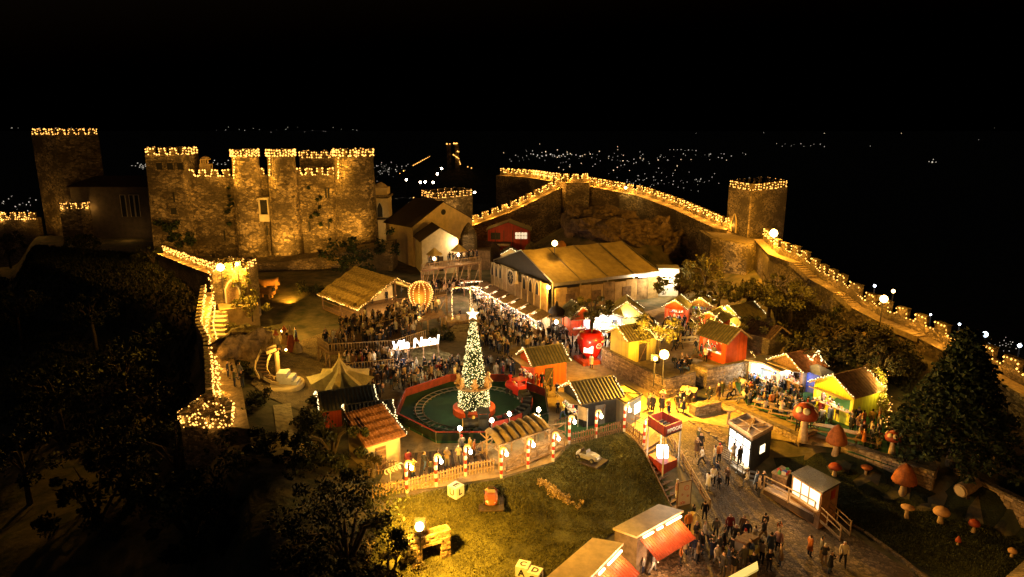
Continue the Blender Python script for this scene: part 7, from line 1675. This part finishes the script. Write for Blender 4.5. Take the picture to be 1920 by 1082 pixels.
# hilltop village behind the church with its own lit keep
p = PD(845,330,420); hill = []
mb = MB(); mb.lathe([(130,-70),(90,-40),(45,-20),(20,-8),(6,-3)],18); o = mb.build('far_hill', GROUND); o.location = (PD(848,310,430).x,440,10); o['kind'] = 'structure'
t = thing('hilltop_keep','tiny far hilltop keep with two lit crowns','tower',(PD(848,285,415).x,415,0)); zc_ = PD(848,272,415).z
mb = MB(); mb.box(-3.3,-.8,0,4,-20,zc_); mb.box(1.5,4.0,0,4,-20,zc_); mb.build('shaft', STONE2, t)
string_lights([[PD(838,270,414),PD(844,270,414)],[PD(851,269,414),PD(858,269,414)]],'lit crowns on the far hilltop keep towers',.9,.5,cable=False)
string_lights([[PD(850,290,414),PD(860,297,414),PD(863,308,414)],[PD(858,284,414),PD(862,285,414)]],'bright zigzag of lights below the far hilltop keep',.8,.45,cable=False)
string_lights([[PD(775,310,380),PD(808,292,400)],[PD(750,325,350),PD(762,317,350)],[PD(877,313,400),PD(890,317,400)]],'faint dotted light lines climbing the far hill',2.2,.32,cable=False)
string_lights([[PD(730,402,200),PD(776,370,240)]],'dotted row of roof lights behind the church',1.2,.16,cable=False)
for i,(px,py) in enumerate(((758,379),(762,337),(788,342),(812,342),(828,316),(820,326),(890,361),(797,341))):
    p = PD(px,py,250); t = thing('street_lamp','tiny bright street lamp in the lower town, '+['behind the church roof','left of the squat tower top','above the squat tower left','above the squat tower','on the lane up the hill','lower on the lane up the hill','just right of the squat tower','next to the squat tower corner'][i],'street lamp',p,0,'far street lamps'); mb = MB(); mb.lathe([(.05,-.4),(.3,-.3),(.4,0),(.3,.3),(.05,.4)],8); mb.build('globe', LAMPW, t); mb = MB(); mb.tube([(0,0,-12),(0,0,-.4)],.12,5); mb.build('pole', RAIL, t)
# lower road lamps beyond the right wall
for i,(px,py,r_,kind) in enumerate(((1799,608,.35,'w'),(1847,627,.8,'w'),(1912,648,.55,'w'),(1640,536,.4,'w'),(1745,590,.3,'w'),(1675,546,.5,'o'))):
    p = PD(px,py,110); t = thing('road_lamp',['small white road lamp','biggest white road lamp glare','bluish road lamp at the right edge','small blue white lamp above wall flood','faint white lamp over the wall','small orange lamp above the wall flood'][i]+' beyond the right wall','street lamp',p,0,'road lamps beyond the wall'); mb = MB(); r_ *= .6; mb.lathe([(.05,-r_),(r_*.7,-r_*.7),(r_,0),(r_*.7,r_*.7),(.05,r_)],10); mb.build('globe', LAMPO if kind=='o' else glow('cold_lamp',(.7,.85,1),6), t); mb = MB(); mb.tube([(0,0,-40),(0,0,-r_)],.12,5); mb.build('pole', RAIL, t); lamp(t,(0,-2,.5),500 if r_>.5 else 150,(.8,.9,1) if kind=='w' else ORANGE,.3)
far_lights('sparkling cold lights beyond the wall at the right edge',cl_(1880,645,22,6,26,.6,1.6),FW)
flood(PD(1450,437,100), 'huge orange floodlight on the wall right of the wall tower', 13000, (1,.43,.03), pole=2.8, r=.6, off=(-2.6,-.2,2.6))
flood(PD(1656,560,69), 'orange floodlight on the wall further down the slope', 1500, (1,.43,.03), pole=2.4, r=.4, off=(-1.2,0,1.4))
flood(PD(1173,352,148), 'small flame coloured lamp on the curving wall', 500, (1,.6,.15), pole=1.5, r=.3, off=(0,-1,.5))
# ---------------------------------------------------------------- people
def make_person(pose, seed=0):
    # joints in metres, facing -y
    b = []   # (name, a, b, ra, rb)
    J = {}
    def j(n, x, y, z, r): J[n] = (Vector((x,y,z)), r)
    lean = 0
    sit = pose in ('sit',)
    hz = .52 if sit else .92
    j('pelvis',0,0,hz,.155); j('waist',0,.0,hz+.16,.14); j('chest',0,.0,hz+.38,.175); j('neck',0,.0,hz+.56,.065); j('jaw',0,-.02,hz+.62,.075); j('head',0,-.01,hz+.71,.105); j('crown',0,.01,hz+.79,.07)
    for s,n in ((-1,'L'),(1,'R')):
        j('sh'+n,s*.19,0,hz+.48,.075)
        if pose == 'phone': j('el'+n,s*.26,-.14,hz+.32,.055); j('wr'+n,s*.1,-.34,hz+.5,.042); j('ha'+n,s*.06,-.38,hz+.58,.045)
        elif pose == 'walk': j('el'+n,s*.25,s*.12,hz+.22,.055); j('wr'+n,s*.25,s*.05-.12,hz+.0,.042); j('ha'+n,s*.25,s*.05-.18,hz-.07,.045)
        elif pose == 'sit': j('el'+n,s*.27,-.08,hz+.22,.055); j('wr'+n,s*.2,-.34,hz+.2,.042); j('ha'+n,s*.16,-.42,hz+.22,.045)
        elif pose == 'hold': j('el'+n,s*.26,-.02,hz+.2,.055); j('wr'+n,s*.14,-.25,hz+.22,.042); j('ha'+n,s*.08,-.32,hz+.24,.045)
        else: j('el'+n,s*.25,.03,hz+.2,.055); j('wr'+n,s*.25,-.03,hz-.04,.042); j('ha'+n,s*.24,-.05,hz-.13,.045)
        if sit: j('hip'+n,s*.1,-.03,hz-.02,.1); j('kn'+n,s*.13,-.46,hz-.02,.075); j('an'+n,s*.13,-.5,.09,.05); j('to'+n,s*.14,-.66,.05,.045)
        elif pose == 'walk': j('hip'+n,s*.1,0,hz-.1,.105); j('kn'+n,s*.1,-s*.16-.06,.5,.075); j('an'+n,s*.1,-s*.28+.04,.1+(.06 if s<0 else 0),.05); j('to'+n,s*.11,-s*.28-.12,.05,.045)
        else: j('hip'+n,s*.1,0,hz-.1,.105); j('kn'+n,s*.12,-.02,.5,.075); j('an'+n,s*.13,.02,.09,.05); j('to'+n,s*.15,-.14,.05,.045)
    bones = [('pelvis','waist'),('waist','chest'),('chest','neck'),('neck','jaw'),('jaw','head'),('head','crown')]
    for n in 'LR': bones += [('chest','sh'+n),('sh'+n,'el'+n),('el'+n,'wr'+n),('wr'+n,'ha'+n),('pelvis','hip'+n),('hip'+n,'kn'+n),('kn'+n,'an'+n),('an'+n,'to'+n)]
    names_ = list(J); me = bpy.data.meshes.new('person'); me.from_pydata([J[n][0] for n in names_],[(names_.index(a),names_.index(c)) for a,c in bones],[])
    o = bpy.data.objects.new('person', me); C.objects.link(o)
    md = o.modifiers.new('s','SKIN'); sv = me.skin_vertices[0].data
    for i,n in enumerate(names_):
        r = J[n][1]; k = 1.0
        if pose in ('coat','phone') and n in ('pelvis','waist'): r *= 1.1
        sv[i].radius = (r, r*(.8 if n in ('chest','waist','pelvis') else 1)); sv[i].use_root = (n=='pelvis')
    sb = o.modifiers.new('u','SUBSURF'); sb.levels = 1; sb.render_levels = 1
    m2 = bpy.data.meshes.new_from_object(o.evaluated_get(bpy.context.evaluated_depsgraph_get())); bpy.data.objects.remove(o)
    P_ = {n:J[n][0] for n in names_}
    mats_ = []
    for p in m2.polygons:
        c = p.center; best = None
        for a,d in bones:
            u = P_[d]-P_[a]; t_ = max(0,min(1,(c-P_[a]).dot(u)/u.length_squared)); dd = (P_[a]+u*t_-c).length
            if best is None or dd < best[0]: best = (dd,a,d,t_)
        _,a,d,t_ = best
        if d in ('haL','haR'): k = 2
        elif d in ('jaw','head','crown'): k = 3 if (c.y > .0 or c.z > P_['head'].z+.05) else 2
        elif d == 'neck' and t_ > .8: k = 2
        elif d in ('toL','toR') : k = 4
        elif d in ('knL','knR','anL','anR'): k = 1
        elif d in ('hipL','hipR'): k = 0 if c.z > hz-.06 else 1
        else: k = 0
        mats_.append(k)
    m2.polygons.foreach_set('material_index', mats_); m2.polygons.foreach_set('use_smooth',[True]*len(mats_)); m2.name = 'person_'+pose
    if pose in ('coat','phone'):   # coat skirt joined into the body mesh
        import bmesh
        bm = bmesh.new(); bm.from_mesh(m2); rings = []
        for r,z in ((.17,1.0),(.2,.8),(.235,.55)):
            rings.append([bm.verts.new((r*math.cos(t_*.5236),.8*r*math.sin(t_*.5236),z)) for t_ in range(12)])
        for q0,q1 in zip(rings,rings[1:]):
            for i in range(12): f = bm.faces.new((q0[i],q1[i],q1[(i+1)%12],q0[(i+1)%12])); f.material_index = 0; f.smooth = True
        bm.to_mesh(m2); bm.free()
    for k in range(5): m2.materials.append(SKIN)
    return m2
POSES = {k: make_person(k) for k in ('stand','walk','hold','phone','coat','sit')}
CO = {'black':(.012,.012,.014),'charcoal':(.035,.033,.035),'navy':(.015,.02,.05),'brown':(.1,.055,.03),'tan':(.3,.2,.1),'cream':(.55,.47,.35),'white':(.65,.62,.58),'grey':(.15,.145,.14),'olive green':(.06,.065,.03),'dark red':(.16,.02,.02),'mustard':(.4,.25,.04),'pale pink':(.5,.28,.26),'orange':(.5,.16,.03),'denim blue':(.06,.09,.17)}
def cm(n): return mat('cloth_'+n.replace(' ','_'), CO[n], .85)
HAIR = {'dark':(.012,.009,.007),'brown':(.05,.028,.015),'blond':(.3,.2,.09),'grey':(.3,.29,.27)}
HAT = {'red':(.4,.03,.02),'white':(.65,.62,.56),'black':(.015,.015,.015)}
def head_of():
    if rnd.random() < .75: k = rnd.choices(list(HAIR),[6,4,2,1])[0]; return f'{k} hair', mat('hair_'+k, HAIR[k], .7)
    k = rnd.choices(list(HAT),[1,2,3])[0]; return f'{k} hat', mat('hat_'+k, HAT[k], .85)
used = set(); placed = []; pcount = [0]
crowd = MB()
def person(p, rz, place, pose=None, coat=None, tr_=None, child=False, grp='visitors in the market', hd=None):
    pose = pose or rnd.choices(['stand','walk','hold','phone','coat'],[4,3,3,1.2,3])[0]
    for _ in range(60):
        c_ = coat or rnd.choices(list(CO),[6,4,4,3,4,4,3.5,4,2,1.5,1.6,1.6,1.3,2])[0]; t_ = tr_ or rnd.choice(['black','navy','grey','denim blue','charcoal','brown','tan'])
        hn, hm = head_of() if hd is None else hd
        g = {'coat':'long coat','phone':'coat arms up,','sit':'jacket, seated,','hold':'jacket','walk':'jacket, mid stride,','stand':'jacket'}[pose]
        lab = f"{'child' if child else 'person'} in {c_} {g} {t_} trousers, {hn}, {place}"
        if lab not in used and len(lab.replace(',','').split()) <= 15: break
    else: print('LAB', lab)
    used.add(lab)
    o = bpy.data.objects.new('person', POSES[pose]); C.objects.link(o); o.location = p; o.rotation_euler = (0,0,rz)
    s = rnd.uniform(.9,1.08)*(.66 if child else 1); o.scale = (s*1.05,s*1.05,s)
    for i,m in enumerate((cm(c_), cm(t_), SKIN, hm, cm('black'))): o.material_slots[i].link = 'OBJECT'; o.material_slots[i].material = m
    tag(o, lab, 'person', grp); pcount[0] += 1
    return o
regions = []
def region(poly, n, place, z=None, facing=None, dmin=.5, pose=None, prio=1):
    q = [(P(x,y,z) if z is not None else G(x,y)) for x,y in poly]; xs = [v.x for v in q]; ys = [v.y for v in q]; k = 0; tries = 0
    def ins(x,y):
        c = False
        for a,b in zip(q, q[1:]+q[:1]):
            if (a.y>y)!=(b.y>y) and x < (b.x-a.x)*(y-a.y)/(b.y-a.y)+a.x: c = not c
        return c
    while k < n and tries < n*60:
        tries += 1; x,y = rnd.uniform(min(xs),max(xs)), rnd.uniform(min(ys),max(ys))
        if not ins(x,y) or any((x-a)**2+(y-b)**2 < dmin**2 for a,b in placed): continue
        zz_ = z if z is not None else H(x,y)+.07; placed.append((x,y)); k += 1
        rz = rnd.uniform(0,6.283) if facing is None else facing+rnd.gauss(0,.5)
        cand.append((y, Vector((x,y,zz_)), rz, place, pose, rnd.random()<.11))
cand = []
region([(1310,830),(1330,860),(1372,880),(1400,900),(1330,930),(1300,870)],11,'near the serving kiosk')
region([(1385,900),(1440,905),(1430,940),(1380,930)],4,'walking on the cobbled path')
region([(1285,965),(1330,975),(1320,1060),(1290,1060)],8,'near the lower stairs end')
region([(1330,1010),(1460,995),(1465,1082),(1330,1082)],34,'by the grey drinks stand',dmin=.55)
region([(1510,1040),(1580,1040),(1590,1082),(1520,1082)],5,'at bottom right path')
region([(1195,1030),(1290,1010),(1290,1082),(1190,1082)],9,'below the orange awning')
region([(1205,775),(1220,765),(1300,750),(1300,775),(1270,790),(1215,780)],13,'behind the popcorn stand')
region([(1330,745),(1375,735),(1375,755),(1310,765)],5,'by the stone counter')
region([(1380,720),(1410,712),(1480,745),(1550,790),(1500,795),(1390,760)],60,'among the picnic crowd',dmin=.5)
region([(1470,722),(1510,742),(1500,752),(1460,732)],6,'before the brown hut counter',facing=R(120))
region([(1540,760),(1580,790),(1560,800),(1530,778)],7,'before the lemon hut counter',facing=R(120))
region([(1585,795),(1660,805),(1690,850),(1640,850),(1590,828)],20,'right of lemon hut')
region([(960,620),(1050,625),(1090,660),(1060,680),(960,650)],60,'left of the giant apple',dmin=.5)
region([(1065,655),(1100,690),(1120,700),(1110,680),(1085,655)],10,'at the apple kiosk')
region([(885,560),(905,555),(1010,620),(960,640),(905,612)],120,'in the stall street crowd',dmin=.55)
region([(880,620),(960,640),(955,672),(885,650)],48,'behind the christmas tree')
region([(700,700),(860,690),(870,712),(760,735),(700,728)],75,'left behind the train stage',dmin=.55)
region([(895,690),(960,690),(965,715),(900,712)],16,'between tree and orange hut')
region([(960,715),(1050,735),(1045,752),(985,738)],9,'below the orange hut')
region([(1045,775),(1062,765),(1072,785),(1058,792)],4,'by the black hut')
region([(765,880),(925,838),(935,850),(870,880),(770,900)],13,'on the boardwalk')
region([(600,648),(620,658),(740,650),(790,632),(780,608),(690,600),(640,616)],95,'on the viewing deck',z=1.9,dmin=.5)
region([(700,616),(775,598),(830,585),(815,574),(745,582)],50,'on the upper deck',z=2.3,dmin=.5)
region([(650,580),(700,580),(760,555),(740,545),(690,550)],18,'inside the thatched pavilion',z=.7)
region([(645,695),(740,686),(770,668),(645,680)],38,'on the lower walkway ramp',z=1.0)
region([(640,735),(720,735),(715,760),(660,750)],10,'behind the black roofs')
region([(820,600),(880,600),(880,620),(830,620)],7,'by the light portal')
region([(795,502),(895,488),(895,484),(800,494)],24,'on the footbridge',z=4.0,dmin=.45)
region([(800,545),(880,530),(880,550),(810,556)],40,'below the footbridge',dmin=.5)
region([(1105,640),(1150,640),(1150,655),(1110,655)],8,'before the white booths')
region([(1250,610),(1300,605),(1310,640),(1265,660),(1225,640)],44,'on the terrace under the olive trees',z=1.6,dmin=.5)
region([(1250,690),(1285,680),(1300,698),(1260,706)],8,'at the short terrace wall',z=1.6,pose='sit')
region([(1300,660),(1335,655),(1340,680),(1310,680)],9,'by the dark terrace table',z=1.6)
region([(1380,620),(1400,650),(1360,650)],0,'x',z=1.6)
region([(425,722),(452,722),(462,755),(430,760)],5,'on the left walkway')
region([(985,445),(1010,445),(1010,460),(985,460)],8,'beyond the marquee by the booth')
region([(530,640),(560,640),(560,650),(530,650)],3,'in the playground')
cand.sort(key=lambda c: c[0])
seated = 0
for i,(y,p,rz,pl_,pose,child) in enumerate(cand):
    if pl_ == 'on the left walkway': p = Vector((p.x,p.y,2.46))
    if i < 296 or pl_ in ('on the left walkway','in the playground'):
        if pl_ == 'among the picnic crowd' and rnd.random() < .5: pose = 'sit'
        person(p, rz, pl_, pose, child=child and pose != 'sit')
    else:
        # distant visitors beyond the first 300 are joined in one crowd object
        far_list = globals().setdefault('FAR', []); far_list.append((p, rz, rnd.choice(['stand','hold','coat','walk'])))
if 'FAR' in globals():
    VV, FF, MI = [], [], []; off = 0; cols = ['black','charcoal','navy','tan','cream','grey','white','brown']; ms = [cm(c) for c in cols]+[SKIN, mat('hair_dark',HAIR['dark'])]
    arr = {}
    for k in ('stand','hold','coat','walk'):
        m = POSES[k]; co = np.empty(len(m.vertices)*3); m.vertices.foreach_get('co', co); fs = []; mi = []
        for p_ in m.polygons:
            v = list(p_.vertices)
            fs.append(v if len(v) == 4 else v+[v[-1]]) if False else None
            if len(v) == 4: fs.append(v); mi.append(p_.material_index)
        arr[k] = (co.reshape(-1,3), np.array(fs), np.array(mi))
    for p, rz, k in FAR:
        co, fs, mi = arr[k]; c_, s_ = math.cos(rz), math.sin(rz); q = co*rnd.uniform(.94,1.05); q = np.stack([q[:,0]*c_-q[:,1]*s_+p.x, q[:,0]*s_+q[:,1]*c_+p.y, q[:,2]+p.z],1)
        cc, tt_ = rnd.choices(range(8),[6,4,3,3,3,3,2,2])[0], rnd.choice([0,1,2,5]); mp = np.array([cc,tt_,8,9,0]); VV.append(q); FF.append(fs+off); MI.append(mp[mi]); off += len(q)
    stuffmesh('distant_crowd', np.concatenate(VV), np.concatenate(FF), ms, None, 'packed distant crowd of visitors on the far decks and footbridge', 'crowd', np.concatenate(MI).astype(np.int32))
print('people', pcount[0], len(cand))
person(P(1374,866,-.4), R(200), 'at the bright serving window', 'hold', 'white'); person(P(1386,872,-.4), R(210), 'at the bright serving window', 'stand', 'black')
for q_,c_ in ((P(1503,925,-1.3),'black'),(P(1520,934,-1.3),'black')): person(q_, R(200), 'at the orange trailer window', 'stand', c_)
# costumed figure on the stairs
o = person(P(1268,938,-1.9)+Vector((0,0,0)), R(60), 'beside the poster board', 'hold', 'pale pink', 'white', hd=('white hat', mat('hat_white',HAT['white'])))
